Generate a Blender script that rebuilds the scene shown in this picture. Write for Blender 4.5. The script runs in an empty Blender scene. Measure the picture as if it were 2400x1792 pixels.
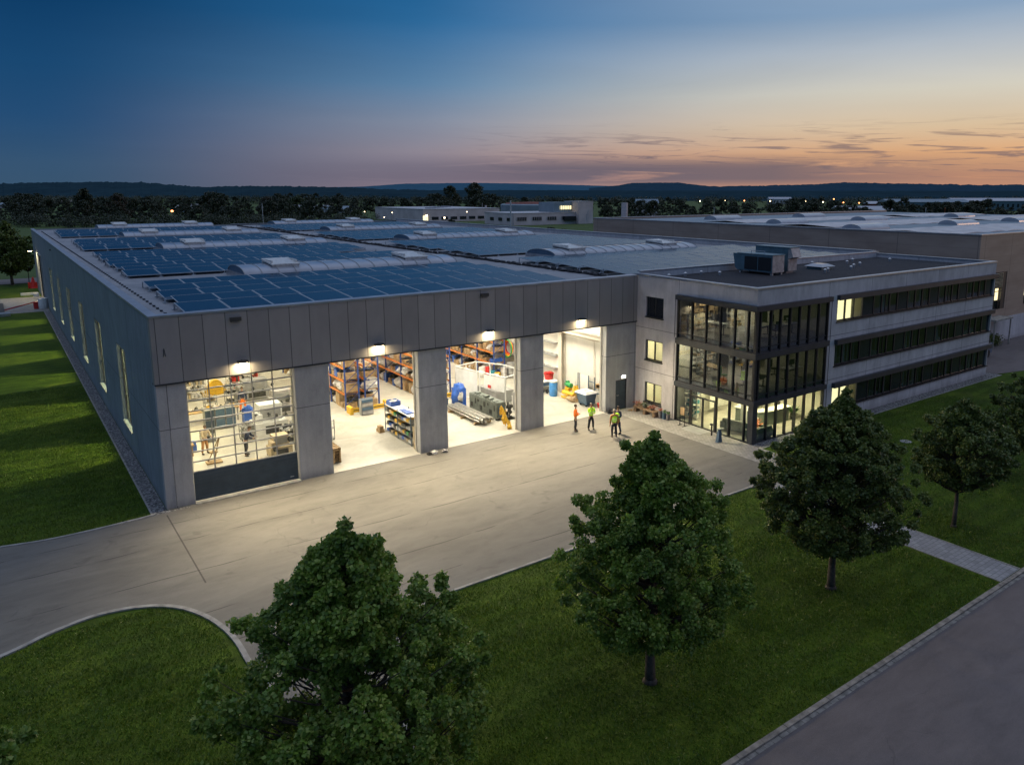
import bpy, math, random
import numpy as np
from mathutils import Matrix, Vector, noise as mnoise
R = math.radians
rnd = random.Random(7)
scene = bpy.context.scene
COL = scene.collection
PI = math.pi

# ------------------------------------------------------------------ materials
MATS = {}
def newmat(name):
    m = bpy.data.materials.new(name); m.use_nodes = True
    nt = m.node_tree; nt.nodes.clear()
    out = nt.nodes.new('ShaderNodeOutputMaterial')
    b = nt.nodes.new('ShaderNodeBsdfPrincipled')
    nt.links.new(b.outputs[0], out.inputs[0])
    MATS[name] = m
    return m, nt, b, out
def nd(nt, t, **kw):
    n = nt.nodes.new(t)
    for k, v in kw.items():
        if k.startswith('i_'):
            n.inputs[k[2:]].default_value = v
        else:
            setattr(n, k, v)
    return n
def math_(nt, op, a, b=None, c=None, clamp=False):
    n = nt.nodes.new('ShaderNodeMath'); n.operation = op; n.use_clamp = clamp
    for i, v in enumerate((a, b, c)):
        if v is None: continue
        if isinstance(v, (int, float)): n.inputs[i].default_value = v
        else: nt.links.new(v, n.inputs[i])
    return n.outputs[0]
def mixc(nt, fac, a, b, blend='MIX'):
    n = nt.nodes.new('ShaderNodeMix'); n.data_type = 'RGBA'; n.blend_type = blend
    for s, v in ((n.inputs['Factor'], fac), (n.inputs[6], a), (n.inputs[7], b)):
        if isinstance(v, (int, float)): s.default_value = v
        elif isinstance(v, (tuple, list)): s.default_value = (*v[:3], 1)
        else: nt.links.new(v, s)
    return n.outputs[2]
def ramp(nt, fac, stops, interp='LINEAR'):
    n = nt.nodes.new('ShaderNodeValToRGB'); cr = n.color_ramp; cr.interpolation = interp
    while len(cr.elements) < len(stops): cr.elements.new(0.5)
    for e, (p, c) in zip(cr.elements, stops):
        e.position = p; e.color = (*c[:3], 1) if not isinstance(c, (int, float)) else (c, c, c, 1)
    nt.links.new(fac, n.inputs[0])
    return n.outputs[0]
def noise_(nt, vec, scale, detail=4, rough=.55, dist=0.0):
    n = nt.nodes.new('ShaderNodeTexNoise')
    n.inputs['Scale'].default_value = scale; n.inputs['Detail'].default_value = detail
    n.inputs['Roughness'].default_value = rough; n.inputs['Distortion'].default_value = dist
    if vec is not None: nt.links.new(vec, n.inputs['Vector'])
    return n.outputs[0]
def mapping(nt, vec, scale=(1,1,1), loc=(0,0,0), rot=(0,0,0)):
    n = nt.nodes.new('ShaderNodeMapping'); n.inputs['Scale'].default_value = scale
    n.inputs['Location'].default_value = loc; n.inputs['Rotation'].default_value = rot
    nt.links.new(vec, n.inputs[0]); return n.outputs[0]
def objco(nt): return nt.nodes.new('ShaderNodeTexCoord').outputs['Object']
def posco(nt): return nt.nodes.new('ShaderNodeNewGeometry').outputs['Position']
def sep(nt, v):
    n = nt.nodes.new('ShaderNodeSeparateXYZ'); nt.links.new(v, n.inputs[0]); return n.outputs
def bump(nt, b, h, strength=.3, dist=.02):
    n = nt.nodes.new('ShaderNodeBump'); n.inputs['Strength'].default_value = strength
    n.inputs['Distance'].default_value = dist; nt.links.new(h, n.inputs['Height'])
    nt.links.new(n.outputs[0], b.inputs['Normal']); return n
def near(nt, s, positions, w):
    """1 where the coordinate lies within w of any of the positions"""
    tot = None
    for p in positions:
        c = math_(nt, 'COMPARE', s, p, w)
        tot = c if tot is None else math_(nt, 'MAXIMUM', tot, c)
    return tot
def simple(name, col, rough=.6, metal=0., var=.12, scale=3., bmp=0., emis=None, es=0., spec=.5):
    m, nt, b, out = newmat(name)
    co = objco(nt)
    f = noise_(nt, co, scale, 5)
    c0 = tuple(max(0, c*(1-var*1.6)) for c in col); c1 = tuple(min(1, c*(1+var*1.6)) for c in col)
    nt.links.new(ramp(nt, f, [(.3, c0), (.7, c1)]), b.inputs['Base Color'])
    b.inputs['Roughness'].default_value = rough; b.inputs['Metallic'].default_value = metal
    b.inputs['Specular IOR Level'].default_value = spec
    if bmp: bump(nt, b, noise_(nt, co, scale*6, 4), bmp, .01)
    if emis:
        b.inputs['Emission Color'].default_value = (*emis, 1); b.inputs['Emission Strength'].default_value = es
    return m

def concrete(name, base, xj=(), yj=(), zj=(), inner=False):
    m, nt, b, out = newmat(name)
    p = posco(nt); x, y, z = sep(nt, p)
    big = noise_(nt, p, .35, 4, .6, .6)
    mid = noise_(nt, mapping(nt, p, (1.3, 1.3, .5)), 1.4, 6, .65, .3)
    fine = noise_(nt, p, 16, 4, .7)
    streak = noise_(nt, mapping(nt, p, (3.5, 3.5, .18)), 1.0, 4, .6)
    col = ramp(nt, big, [(.25, tuple(c*.78 for c in base)), (.6, base), (.85, tuple(min(1, c*1.15) for c in base))])
    col = mixc(nt, .6, col, ramp(nt, mid, [(.25, (.62,)*3), (.5, (.98,)*3), (.75, (1.15,)*3)]), 'MULTIPLY')
    col = mixc(nt, .22, col, ramp(nt, streak, [(.35, (.62, .64, .66)), (.6, (1.05,)*3)]), 'MULTIPLY')
    col = mixc(nt, .25, col, ramp(nt, fine, [(.3, (.6,)*3), (.7, (1.2,)*3)]), 'MULTIPLY')
    low = math_(nt, 'MULTIPLY', z, 1.6, clamp=True)
    col = mixc(nt, .55, col, ramp(nt, math_(nt, 'ADD', low, math_(nt, 'MULTIPLY', math_(nt, 'SUBTRACT', mid, .5), .6)), [(.0, (.55, .53, .5)), (.7, (1, 1, 1))]), 'MULTIPLY')
    j = None
    for s, ps in ((x, xj), (y, yj), (z, zj)):
        if ps:
            q = near(nt, s, ps, .018); j = q if j is None else math_(nt, 'MAXIMUM', j, q)
    if j is not None:
        col = mixc(nt, math_(nt, 'MULTIPLY', j, .72), col, (.03, .03, .035))
    nt.links.new(col, b.inputs['Base Color'])
    b.inputs['Roughness'].default_value = .82; b.inputs['Specular IOR Level'].default_value = .3
    h = math_(nt, 'ADD', math_(nt, 'MULTIPLY', fine, .3), mid)
    bump(nt, b, h, .25, .015)
    return m

def build_materials():
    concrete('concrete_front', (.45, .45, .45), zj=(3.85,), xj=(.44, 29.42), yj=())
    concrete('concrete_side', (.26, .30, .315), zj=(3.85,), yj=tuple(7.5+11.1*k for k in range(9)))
    concrete('concrete_office', (.60, .575, .585), xj=(36.43, 41.18, 45.45, 49.9, 54.28), yj=(-3.95,), zj=(5.70, 2.82))
    # profiled cladding: one-metre cassettes with faint micro ribs and dents
    m, nt, b, out = newmat('cladding')
    p = posco(nt); x, y, z = sep(nt, p)
    f = math_(nt, 'FRACT', math_(nt, 'ADD', x, -.16))
    seam = math_(nt, 'COMPARE', f, .5-.48, .016)
    cell = math_(nt, 'FLOOR', math_(nt, 'ADD', x, -.18))
    wn = nt.nodes.new('ShaderNodeTexWhiteNoise'); wn.noise_dimensions = '1D'; nt.links.new(cell, wn.inputs['W'])
    n1 = noise_(nt, mapping(nt, p, (1, 1, .4)), 1.1, 5, .6, .4)
    c = ramp(nt, wn.outputs[0], [(0, (.28, .265, .26)), (1, (.335, .315, .308))])
    c = mixc(nt, .35, c, ramp(nt, n1, [(.3, (.7,)*3), (.7, (1.15,)*3)]), 'MULTIPLY')
    c = mixc(nt, math_(nt, 'MULTIPLY', seam, .85), c, (.03, .03, .03))
    nt.links.new(c, b.inputs['Base Color']); b.inputs['Roughness'].default_value = .5; b.inputs['Metallic'].default_value = .15
    wav = noise_(nt, mapping(nt, p, (.25, .25, 14)), 3, 2)
    bump(nt, b, math_(nt, 'ADD', math_(nt, 'MULTIPLY', n1, 1.0), math_(nt, 'MULTIPLY', wav, .25)), .25, .02)
    m, nt, b, out = newmat('cladding_far')
    p = posco(nt); x, y, z = sep(nt, p)
    f = math_(nt, 'FRACT', math_(nt, 'MULTIPLY', z, 1/.9)); f2 = math_(nt, 'FRACT', math_(nt, 'MULTIPLY', x, 1/5.6))
    f3 = math_(nt, 'FRACT', math_(nt, 'MULTIPLY', y, 1/8.0))
    n1 = noise_(nt, mapping(nt, p, (.3, .3, 1.2)), .8, 5)
    c = ramp(nt, n1, [(.3, (.29, .215, .17)), (.7, (.39, .30, .24))])
    sm = math_(nt, 'MAXIMUM', math_(nt, 'COMPARE', f2, .5, .006), math_(nt, 'MAXIMUM', math_(nt, 'COMPARE', f3, .5, .004), math_(nt, 'MULTIPLY', math_(nt, 'COMPARE', f, .5, .02), .4)))
    nt.links.new(mixc(nt, math_(nt, 'MULTIPLY', sm, .6), c, (.05, .045, .045)), b.inputs['Base Color'])
    b.inputs['Roughness'].default_value = .55
    # asphalt: broad stains, rolled lanes, fine aggregate
    def asphalt(name, c0, c1, lanes=True, warm=0):
        m, nt, b, out = newmat(name)
        p = posco(nt); x, y, z = sep(nt, p)
        big = noise_(nt, mapping(nt, p, (.35, 1, 1)), .35, 5, .6, .8)
        med = noise_(nt, mapping(nt, p, (.5, 1.2, 1)), 1.6, 6, .7, .4)
        fine = noise_(nt, p, 45, 3, .8)
        agg = nt.nodes.new('ShaderNodeTexVoronoi'); agg.inputs['Scale'].default_value = 60; nt.links.new(p, agg.inputs['Vector'])
        c = ramp(nt, big, [(.28, c0), (.72, c1)])
        c = mixc(nt, .5, c, ramp(nt, med, [(.28, (.66,)*3), (.5, (.96,)*3), (.68, (1.14,)*3)]), 'MULTIPLY')
        c = mixc(nt, .5, c, ramp(nt, fine, [(.3, (.55,)*3), (.7, (1.3,)*3)]), 'MULTIPLY')
        dv = nt.nodes.new('ShaderNodeTexVoronoi'); dv.feature = 'DISTANCE_TO_EDGE'; dv.inputs['Scale'].default_value = .16
        va = nt.nodes.new('ShaderNodeVectorMath'); va.operation = 'ADD'; nt.links.new(p, va.inputs[0])
        nz_ = nt.nodes.new('ShaderNodeTexNoise'); nz_.inputs['Scale'].default_value = .9; nz_.inputs['Detail'].default_value = 5; nt.links.new(p, nz_.inputs['Vector'])
        nt.links.new(nz_.outputs['Color'], va.inputs[1]); nt.links.new(va.outputs[0], dv.inputs['Vector'])
        cr_ = ramp(nt, dv.outputs['Distance'], [(.0, 1.), (.0035, 0.)])
        cr_ = math_(nt, 'MULTIPLY', cr_, ramp(nt, noise_(nt, p, .35, 2), [(.5, 0.), (.58, 1.)]))
        c = mixc(nt, math_(nt, 'MULTIPLY', cr_, .28), c, (.035, .033, .032))
        if lanes:
            wob = math_(nt, 'MULTIPLY', math_(nt, 'SUBTRACT', noise_(nt, p, .25, 2), .5), .5)
            yy = math_(nt, 'ADD', y, wob)
            ln = near(nt, yy, (-1.7, -3.9, -7.1, -10.6, -12.9), .028)
            gate = ramp(nt, noise_(nt, p, .5, 3), [(.42, 0.), (.55, 1.)])
            c = mixc(nt, math_(nt, 'MULTIPLY', math_(nt, 'MULTIPLY', ln, gate), .8), c, (.03, .028, .026))
            # cross joint from the hall corner to the lawn tip
            cj = math_(nt, 'MULTIPLY', math_(nt, 'COMPARE', math_(nt, 'ADD', x, .12), 0, .03),
                       math_(nt, 'MULTIPLY', math_(nt, 'LESS_THAN', y, -.6), math_(nt, 'GREATER_THAN', y, -8.3)))
            c = mixc(nt, math_(nt, 'MULTIPLY', cj, .75), c, (.03, .028, .026))
            spots = ramp(nt, noise_(nt, p, .9, 2, .4, 1.5), [(.66, 0.), (.74, 1.)])
            c = mixc(nt, math_(nt, 'MULTIPLY', spots, .3), c, (.06, .055, .05))
        nt.links.new(c, b.inputs['Base Color'])
        b.inputs['Roughness'].default_value = .8; b.inputs['Specular IOR Level'].default_value = .35
        bump(nt, b, math_(nt, 'ADD', fine, agg.outputs[0]), .35, .012)
        return m
    asphalt('asphalt_yard', (.125, .118, .105), (.205, .193, .17))
    asphalt('asphalt_road', (.13, .11, .105), (.185, .155, .148), lanes=False)
    # grass: mown lawn with blades in the bump, clumps and bare patches
    def grass(name, c0, c1, c2, stripe=True):
        m, nt, b, out = newmat(name)
        p = posco(nt); x, y, z = sep(nt, p)
        big = noise_(nt, p, .22, 4, .6, .8); med = noise_(nt, mapping(nt, p, (.6, 1.4, 1)), 1.5, 5, .7, .5)
        fine = noise_(nt, mapping(nt, p, (1, .45, 1)), 26, 5, .8)
        c = ramp(nt, big, [(.25, c0), (.5, c1), (.78, c2)])
        c = mixc(nt, .7, c, ramp(nt, med, [(.25, (.5, .52, .45)), (.55, (1, 1, 1)), (.8, (1.3, 1.25, .9))]), 'MULTIPLY')
        c = mixc(nt, .75, c, ramp(nt, fine, [(.3, (.35,)*3), (.52, (1.0,)*3), (.75, (1.7, 1.65, 1.1))]), 'MULTIPLY')
        if stripe:
            s = math_(nt, 'SINE', math_(nt, 'MULTIPLY', math_(nt, 'ADD', y, math_(nt, 'MULTIPLY', big, 1.2)), 2*PI/1.1))
            c = mixc(nt, .4, c, ramp(nt, math_(nt, 'ADD', math_(nt, 'MULTIPLY', s, .4), .5), [(.2, (.66,)*3), (.8, (1.22,)*3)]), 'MULTIPLY')
            worn = ramp(nt, noise_(nt, p, .6, 5, .7, 1.), [(.60, 0.), (.72, 1.)])
            c = mixc(nt, math_(nt, 'MULTIPLY', worn, .45), c, (.075, .07, .03))
        nt.links.new(c, b.inputs['Base Color'])
        b.inputs['Roughness'].default_value = .9; b.inputs['Specular IOR Level'].default_value = .15
        bump(nt, b, math_(nt, 'ADD', math_(nt, 'MULTIPLY', fine, .8), math_(nt, 'MULTIPLY', med, .8)), .9, .06)
        return m
    grass('lawn', (.032, .066, .006), (.062, .11, .008), (.12, .165, .016))
    grass('field', (.06, .10, .035), (.085, .125, .04), (.11, .14, .05), False)
    # pavers
    def pavers(name, c, sx, sy, rot=0):
        m, nt, b, out = newmat(name)
        p = posco(nt)
        br = nt.nodes.new('ShaderNodeTexBrick'); nt.links.new(mapping(nt, p, rot=(0, 0, rot)), br.inputs['Vector'])
        br.inputs['Color1'].default_value = (*[k*.85 for k in c], 1); br.inputs['Color2'].default_value = (*[k*1.12 for k in c], 1)
        br.inputs['Mortar'].default_value = (*[k*.55 for k in c], 1); br.inputs['Scale'].default_value = 1
        br.inputs['Brick Width'].default_value = sx; br.inputs['Row Height'].default_value = sy; br.inputs['Mortar Size'].default_value = .012
        n1 = noise_(nt, p, 1.2, 5, .7)
        col = mixc(nt, .6, br.outputs[0], ramp(nt, n1, [(.3, (.65,)*3), (.7, (1.15,)*3)]), 'MULTIPLY')
        nt.links.new(col, b.inputs['Base Color']); b.inputs['Roughness'].default_value = .85
        bump(nt, b, math_(nt, 'SUBTRACT', math_(nt, 'MULTIPLY', noise_(nt, p, 30, 3), .4), br.outputs['Fac']), .4, .01)
    pavers('pavers', (.31, .295, .27), .24, .16)
    pavers('pavers_path', (.30, .30, .31), .3, .2, 0)
    # gravel
    m, nt, b, out = newmat('gravel')
    p = posco(nt); v = nt.nodes.new('ShaderNodeTexVoronoi'); v.inputs['Scale'].default_value = 14; nt.links.new(p, v.inputs['Vector'])
    bw = nt.nodes.new('ShaderNodeRGBToBW'); nt.links.new(v.outputs['Color'], bw.inputs[0])
    nt.links.new(ramp(nt, bw.outputs[0], [(.2, (.06, .06, .062)), (.6, (.20, .195, .19)), (.9, (.38, .37, .36))]), b.inputs['Base Color'])
    b.inputs['Roughness'].default_value = .9; bump(nt, b, v.outputs['Distance'], 1.0, -.05)
    m, nt, b, out = newmat('roof_gravel')
    p = posco(nt); n1 = noise_(nt, p, 9, 6, .8); n2 = noise_(nt, p, .5, 4)
    c = ramp(nt, n1, [(.3, (.012, .012, .015)), (.7, (.038, .036, .042))])
    c = mixc(nt, .5, c, ramp(nt, n2, [(.3, (.7,)*3), (.7, (1.4,)*3)]), 'MULTIPLY')
    nt.links.new(c, b.inputs['Base Color']); b.inputs['Roughness'].default_value = .95; bump(nt, b, n1, .8, .05)
    m, nt, b, out = newmat('roof_membrane')
    p = posco(nt); x, y, z = sep(nt, p)
    n1 = noise_(nt, p, .5, 6, .7, .6); n2 = noise_(nt, p, 5, 5, .7)
    c = ramp(nt, n1, [(.3, (.20, .20, .21)), (.55, (.30, .295, .305)), (.8, (.37, .355, .36))])
    c = mixc(nt, .4, c, ramp(nt, n2, [(.3, (.7,)*3), (.7, (1.15,)*3)]), 'MULTIPLY')
    sm = math_(nt, 'COMPARE', math_(nt, 'FRACT', math_(nt, 'MULTIPLY', y, 1/1.55)), .5, .012)
    c = mixc(nt, math_(nt, 'MULTIPLY', sm, .4), c, (.06, .06, .065))
    nt.links.new(c, b.inputs['Base Color']); b.inputs['Roughness'].default_value = .55; bump(nt, b, n2, .15, .02)
    # solar panel: cell grid, glossy glass
    m, nt, b, out = newmat('solar_cell')
    p = objco(nt); x, y, z = sep(nt, p)
    fx = math_(nt, 'FRACT', math_(nt, 'MULTIPLY', x, 6.1)); fy = math_(nt, 'FRACT', math_(nt, 'MULTIPLY', y, 6.1))
    g = math_(nt, 'MAXIMUM', math_(nt, 'COMPARE', fx, .5, .03), math_(nt, 'COMPARE', fy, .5, .03))
    oi = nt.nodes.new('ShaderNodeObjectInfo')
    c = ramp(nt, oi.outputs['Random'], [(0, (.002, .017, .042)), (1, (.006, .030, .062))])
    nt.links.new(mixc(nt, math_(nt, 'MULTIPLY', g, .35), c, (.05, .10, .16)), b.inputs['Base Color'])
    b.inputs['Roughness'].default_value = .22; b.inputs['IOR'].default_value = 1.45; b.inputs['Specular IOR Level'].default_value = .3; b.inputs['Specular Tint'].default_value = (.22, .62, .85, 1)
    bump(nt, b, noise_(nt, posco(nt), .8, 2), .15, .03)
    # thin window glass (no refraction, so light passes through it)
    def glass(name, tint, lo=.06, hi=.75, rough=.02, gloss=(.9, .95, 1)):
        m, nt, b, out = newmat(name); nt.nodes.remove(b)
        t = nd(nt, 'ShaderNodeBsdfTransparent'); t.inputs[0].default_value = (*tint, 1)
        g = nd(nt, 'ShaderNodeBsdfGlossy'); g.inputs['Roughness'].default_value = rough; g.inputs['Color'].default_value = (*gloss, 1)
        lw = nd(nt, 'ShaderNodeLayerWeight'); lw.inputs[0].default_value = .25
        f = ramp(nt, lw.outputs['Facing'], [(0, lo), (.55, lo*1.4), (1, hi)])
        co = objco(nt)
        bp = nt.nodes.new('ShaderNodeBump'); bp.inputs['Strength'].default_value = .03; nt.links.new(noise_(nt, co, .9, 1), bp.inputs['Height'])
        nt.links.new(bp.outputs[0], g.inputs['Normal'])
        mx = nd(nt, 'ShaderNodeMixShader'); nt.links.new(f, mx.inputs[0]); nt.links.new(t.outputs[0], mx.inputs[1]); nt.links.new(g.outputs[0], mx.inputs[2])
        nt.links.new(mx.outputs[0], out.inputs[0])
    glass('glass', (.86, .9, .86)); glass('glass_tinted', (.60, .64, .68), .09, .8); glass('glass_door', (.93, .93, .9), .04, .5)
    # barrel vault skylight sheet
    m, nt, b, out = newmat('skylight_sheet')
    p = posco(nt); n1 = noise_(nt, p, .7, 4)
    nt.links.new(ramp(nt, n1, [(.3, (.27, .29, .33)), (.7, (.39, .405, .45))]), b.inputs['Base Color'])
    b.inputs['Roughness'].default_value = .28; b.inputs['Coat Weight'].default_value = .4
    # leaves
    def leaf(name, a, c, d, trans=.25):
        m, nt, b, out = newmat(name)
        g = nt.nodes.new('ShaderNodeNewGeometry'); p = objco(nt)
        col = ramp(nt, g.outputs['Random Per Island'], [(0, a), (.6, c), (1, d)])
        col = mixc(nt, .6, col, ramp(nt, noise_(nt, p, .9, 4), [(.32, (.4, .45, .4)), (.68, (1.45, 1.3, .9))]), 'MULTIPLY')
        nt.links.new(col, b.inputs['Base Color']); b.inputs['Roughness'].default_value = .42; b.inputs['Specular IOR Level'].default_value = .45
        tr = nd(nt, 'ShaderNodeBsdfTranslucent'); nt.links.new(col, tr.inputs[0])
        mx = nd(nt, 'ShaderNodeMixShader'); mx.inputs[0].default_value = trans
        nt.links.new(b.outputs[0], mx.inputs[1]); nt.links.new(tr.outputs[0], mx.inputs[2]); nt.links.new(mx.outputs[0], out.inputs[0])
    leaf('leaf', (.095, .18, .028), (.19, .32, .052), (.38, .46, .13), .38)
    leaf('leaf_dark', (.068, .112, .026), (.12, .178, .042), (.24, .27, .09), .32)
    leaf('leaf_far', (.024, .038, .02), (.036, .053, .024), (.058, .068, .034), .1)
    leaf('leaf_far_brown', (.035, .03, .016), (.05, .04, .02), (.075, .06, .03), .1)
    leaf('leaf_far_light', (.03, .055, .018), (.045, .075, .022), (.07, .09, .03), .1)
    leaf('grass_blade', (.045, .095, .008), (.095, .17, .014), (.20, .24, .05), .25)
    simple('bark', (.075, .06, .048), .95, 0, .3, 8, .8)
    simple('bark_far', (.02, .02, .018), .95)
    # general
    S = simple
    S('frame_dark', (.045, .047, .053), .42, .4, .1, 2)
    S('band_dark', (.042, .048, .06), .45, .2, .15, 1.2)
    S('frame_grey', (.34, .34, .34), .5, .5, .1, 3)
    S('frame_inner', (.42, .40, .36), .6, 0, .1, 3)
    S('door_panel', (.045, .07, .10), .45, .3, .12, 2)
    S('metal_cap', (.42, .42, .44), .38, .7, .12, 1.5, .1)
    S('metal_bright', (.55, .55, .56), .35, .8, .1, 4, .05)
    S('metal_rail', (.36, .40, .44), .55, .1, .1, 3)
    S('kerb_stone', (.29, .28, .26), .85, 0, .2, 3, .4)
    S('kerb_brown', (.24, .215, .185), .9, 0, .3, 4, .4)
    S('hvac_blue', (.13, .21, .245), .45, .4, .15, 1.5)
    S('hvac_light', (.42, .40, .39), .5, .3, .2, 3)
    S('black', (.012, .012, .014), .6)
    S('rubber', (.02, .02, .02), .85)
    S('cable', (.03, .03, .034), .8, 0, .3, 6)
    S('lamp_body', (.07, .065, .06), .5, .3)
    S('lamp_lit', (.9, .85, .7), .5, 0, 0, 1, 0, (1, .82, .48), 22)
    S('lamp_white', (.9, .9, .85), .5, 0, 0, 1, 0, (1, .92, .75), 14)
    S('lamp_far', (.9, .85, .7), .5, 0, 0, 1, 0, (1, .75, .42), 9)
    S('lamp_orange', (.9, .5, .2), .5, 0, 0, 1, 0, (1, .32, .10), 7)
    S('inner_wall', (.72, .69, .62), .85, 0, .06, 1)
    S('wall_board', (.55, .5, .42), .85, 0, .1, 1)
    m, nt, b, out = newmat('inner_floor')
    p = posco(nt); n1 = noise_(nt, p, .5, 6, .7, 1.2); n2 = noise_(nt, p, 6, 5, .7)
    c = ramp(nt, n1, [(.28, (.40, .375, .31)), (.6, (.56, .53, .45))])
    c = mixc(nt, .4, c, ramp(nt, n2, [(.3, (.75,)*3), (.7, (1.1,)*3)]), 'MULTIPLY')
    nt.links.new(c, b.inputs['Base Color']); b.inputs['Roughness'].default_value = .38; bump(nt, b, n2, .08, .01)
    S('office_floor', (.30, .28, .24), .5, 0, .12, 1.2)
    S('office_wall', (.62, .60, .52), .85, 0, .06, 1)
    S('ceiling_tile', (.6, .6, .55), .9, 0, .05, 2)
    S('lit_panel', (.9, .9, .8), .6, 0, 0, 1, 0, (1, .86, .5), 1.6)
    S('rack_blue', (.035, .075, .26), .5, .2, .15, 4)
    S('rack_orange', (.62, .20, .035), .5, .1, .12, 4)
    S('yellow', (.72, .43, .03), .5, 0, .15, 4)
    S('carton', (.42, .29, .155), .85, 0, .25, 2, .2)
    S('carton_pale', (.55, .44, .28), .85, 0, .2, 2, .2)
    S('wrap', (.66, .64, .6), .35, 0, .15, 5, .3)
    S('plastic_blue', (.025, .10, .42), .4, 0, .12, 3)
    S('plastic_lightblue', (.07, .27, .62), .35, 0, .08, 3)
    S('plastic_red', (.55, .03, .025), .4, 0, .12, 3)
    S('plastic_teal', (.02, .20, .26), .4, 0, .12, 3)
    S('plastic_green', (.03, .26, .07), .4, 0, .12, 3)
    S('steel_blue', (.075, .13, .20), .45, .2, .12, 3)
    S('white_paint', (.76, .76, .73), .5, 0, .06, 2)
    S('grey_paint', (.30, .30, .29), .55, 0, .1, 2)
    S('machine_green', (.15, .17, .15), .5, .2, .2, 3)
    S('dark_part', (.05, .05, .048), .55, .3, .3, 6)
    S('wood', (.36, .24, .12), .8, 0, .25, 5, .3)
    S('steel_tube', (.38, .37, .33), .35, .7, .15, 5)
    S('fabric_dark', (.028, .03, .038), .9, 0, .15, 10, .2)
    S('fabric_navy', (.025, .035, .075), .9, 0, .15, 10, .2)
    S('fabric_orange', (.85, .19, .02), .8, 0, .1, 10, .2, (1, .18, .01), .16)  # faint glow added so the orange cloth reads bright
    S('fabric_rust', (.42, .20, .07), .85, 0, .1, 10, .2)
    m, nt, b, out = newmat('fabric_hivis')
    z = sep(nt, objco(nt))[2]
    st = near(nt, z, (1.06, 1.17), .022)
    nt.links.new(mixc(nt, st, (.50, .85, .03), (.75, .76, .70)), b.inputs['Base Color']); b.inputs['Roughness'].default_value = .8
    b.inputs['Emission Color'].default_value = (.40, .75, .03, 1); b.inputs['Emission Strength'].default_value = .16  # fluorescence imitated by a faint glow that brightens the vests
    S('skin', (.42, .24, .16), .55, 0, .1, 8); S('hair', (.07, .045, .03), .8, 0, .3, 20); S('hair_grey', (.22, .19, .17), .8, 0, .3, 20)
    S('shoe', (.02, .018, .017), .6)
    S('sofa', (.10, .115, .11), .9, 0, .2, 6); S('counter', (.12, .15, .13), .5); S('pot', (.16, .15, .155), .7, 0, .2, 6)
    S('flower', (.42, .12, .05), .8, 0, .4, 20); S('plant_leaf', (.05, .12, .03), .7, 0, .4, 12); S('bench_wood', (.20, .135, .085), .85, 0, .35, 8, .4)
    S('white_roof', (.52, .49, .49), .5, 0, .15, .8); S('far_wall_light', (.58, .51, .50), .8, 0, .1, .2); S('far_wall_dark', (.22, .28, .32), .8, 0, .1, .2)
    S('window_dark', (.02, .025, .03), .15); S('brick_red', (.20, .06, .04), .85, 0, .25, 1)
    S('far_white', (.5, .5, .52), .8); S('lit_window', (.9, .8, .5), .5, 0, 0, 1, 0, (1, .83, .45), 1.6)
    S('blind', (.62, .62, .58), .7, 0, .1, 3); S('car_dark', (.03, .035, .04), .25, .3)
    # hills: wooded, the haze of distance painted in as a bluish glow
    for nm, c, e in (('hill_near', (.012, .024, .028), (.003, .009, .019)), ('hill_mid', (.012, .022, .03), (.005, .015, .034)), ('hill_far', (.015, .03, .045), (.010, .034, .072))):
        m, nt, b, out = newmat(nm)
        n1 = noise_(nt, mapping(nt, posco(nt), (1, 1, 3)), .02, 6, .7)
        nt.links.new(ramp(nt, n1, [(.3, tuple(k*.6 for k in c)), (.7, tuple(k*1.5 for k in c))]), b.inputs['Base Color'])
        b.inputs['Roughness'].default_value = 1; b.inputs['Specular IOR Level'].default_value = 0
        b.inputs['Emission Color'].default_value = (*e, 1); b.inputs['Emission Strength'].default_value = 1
build_materials()
M = MATS

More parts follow.
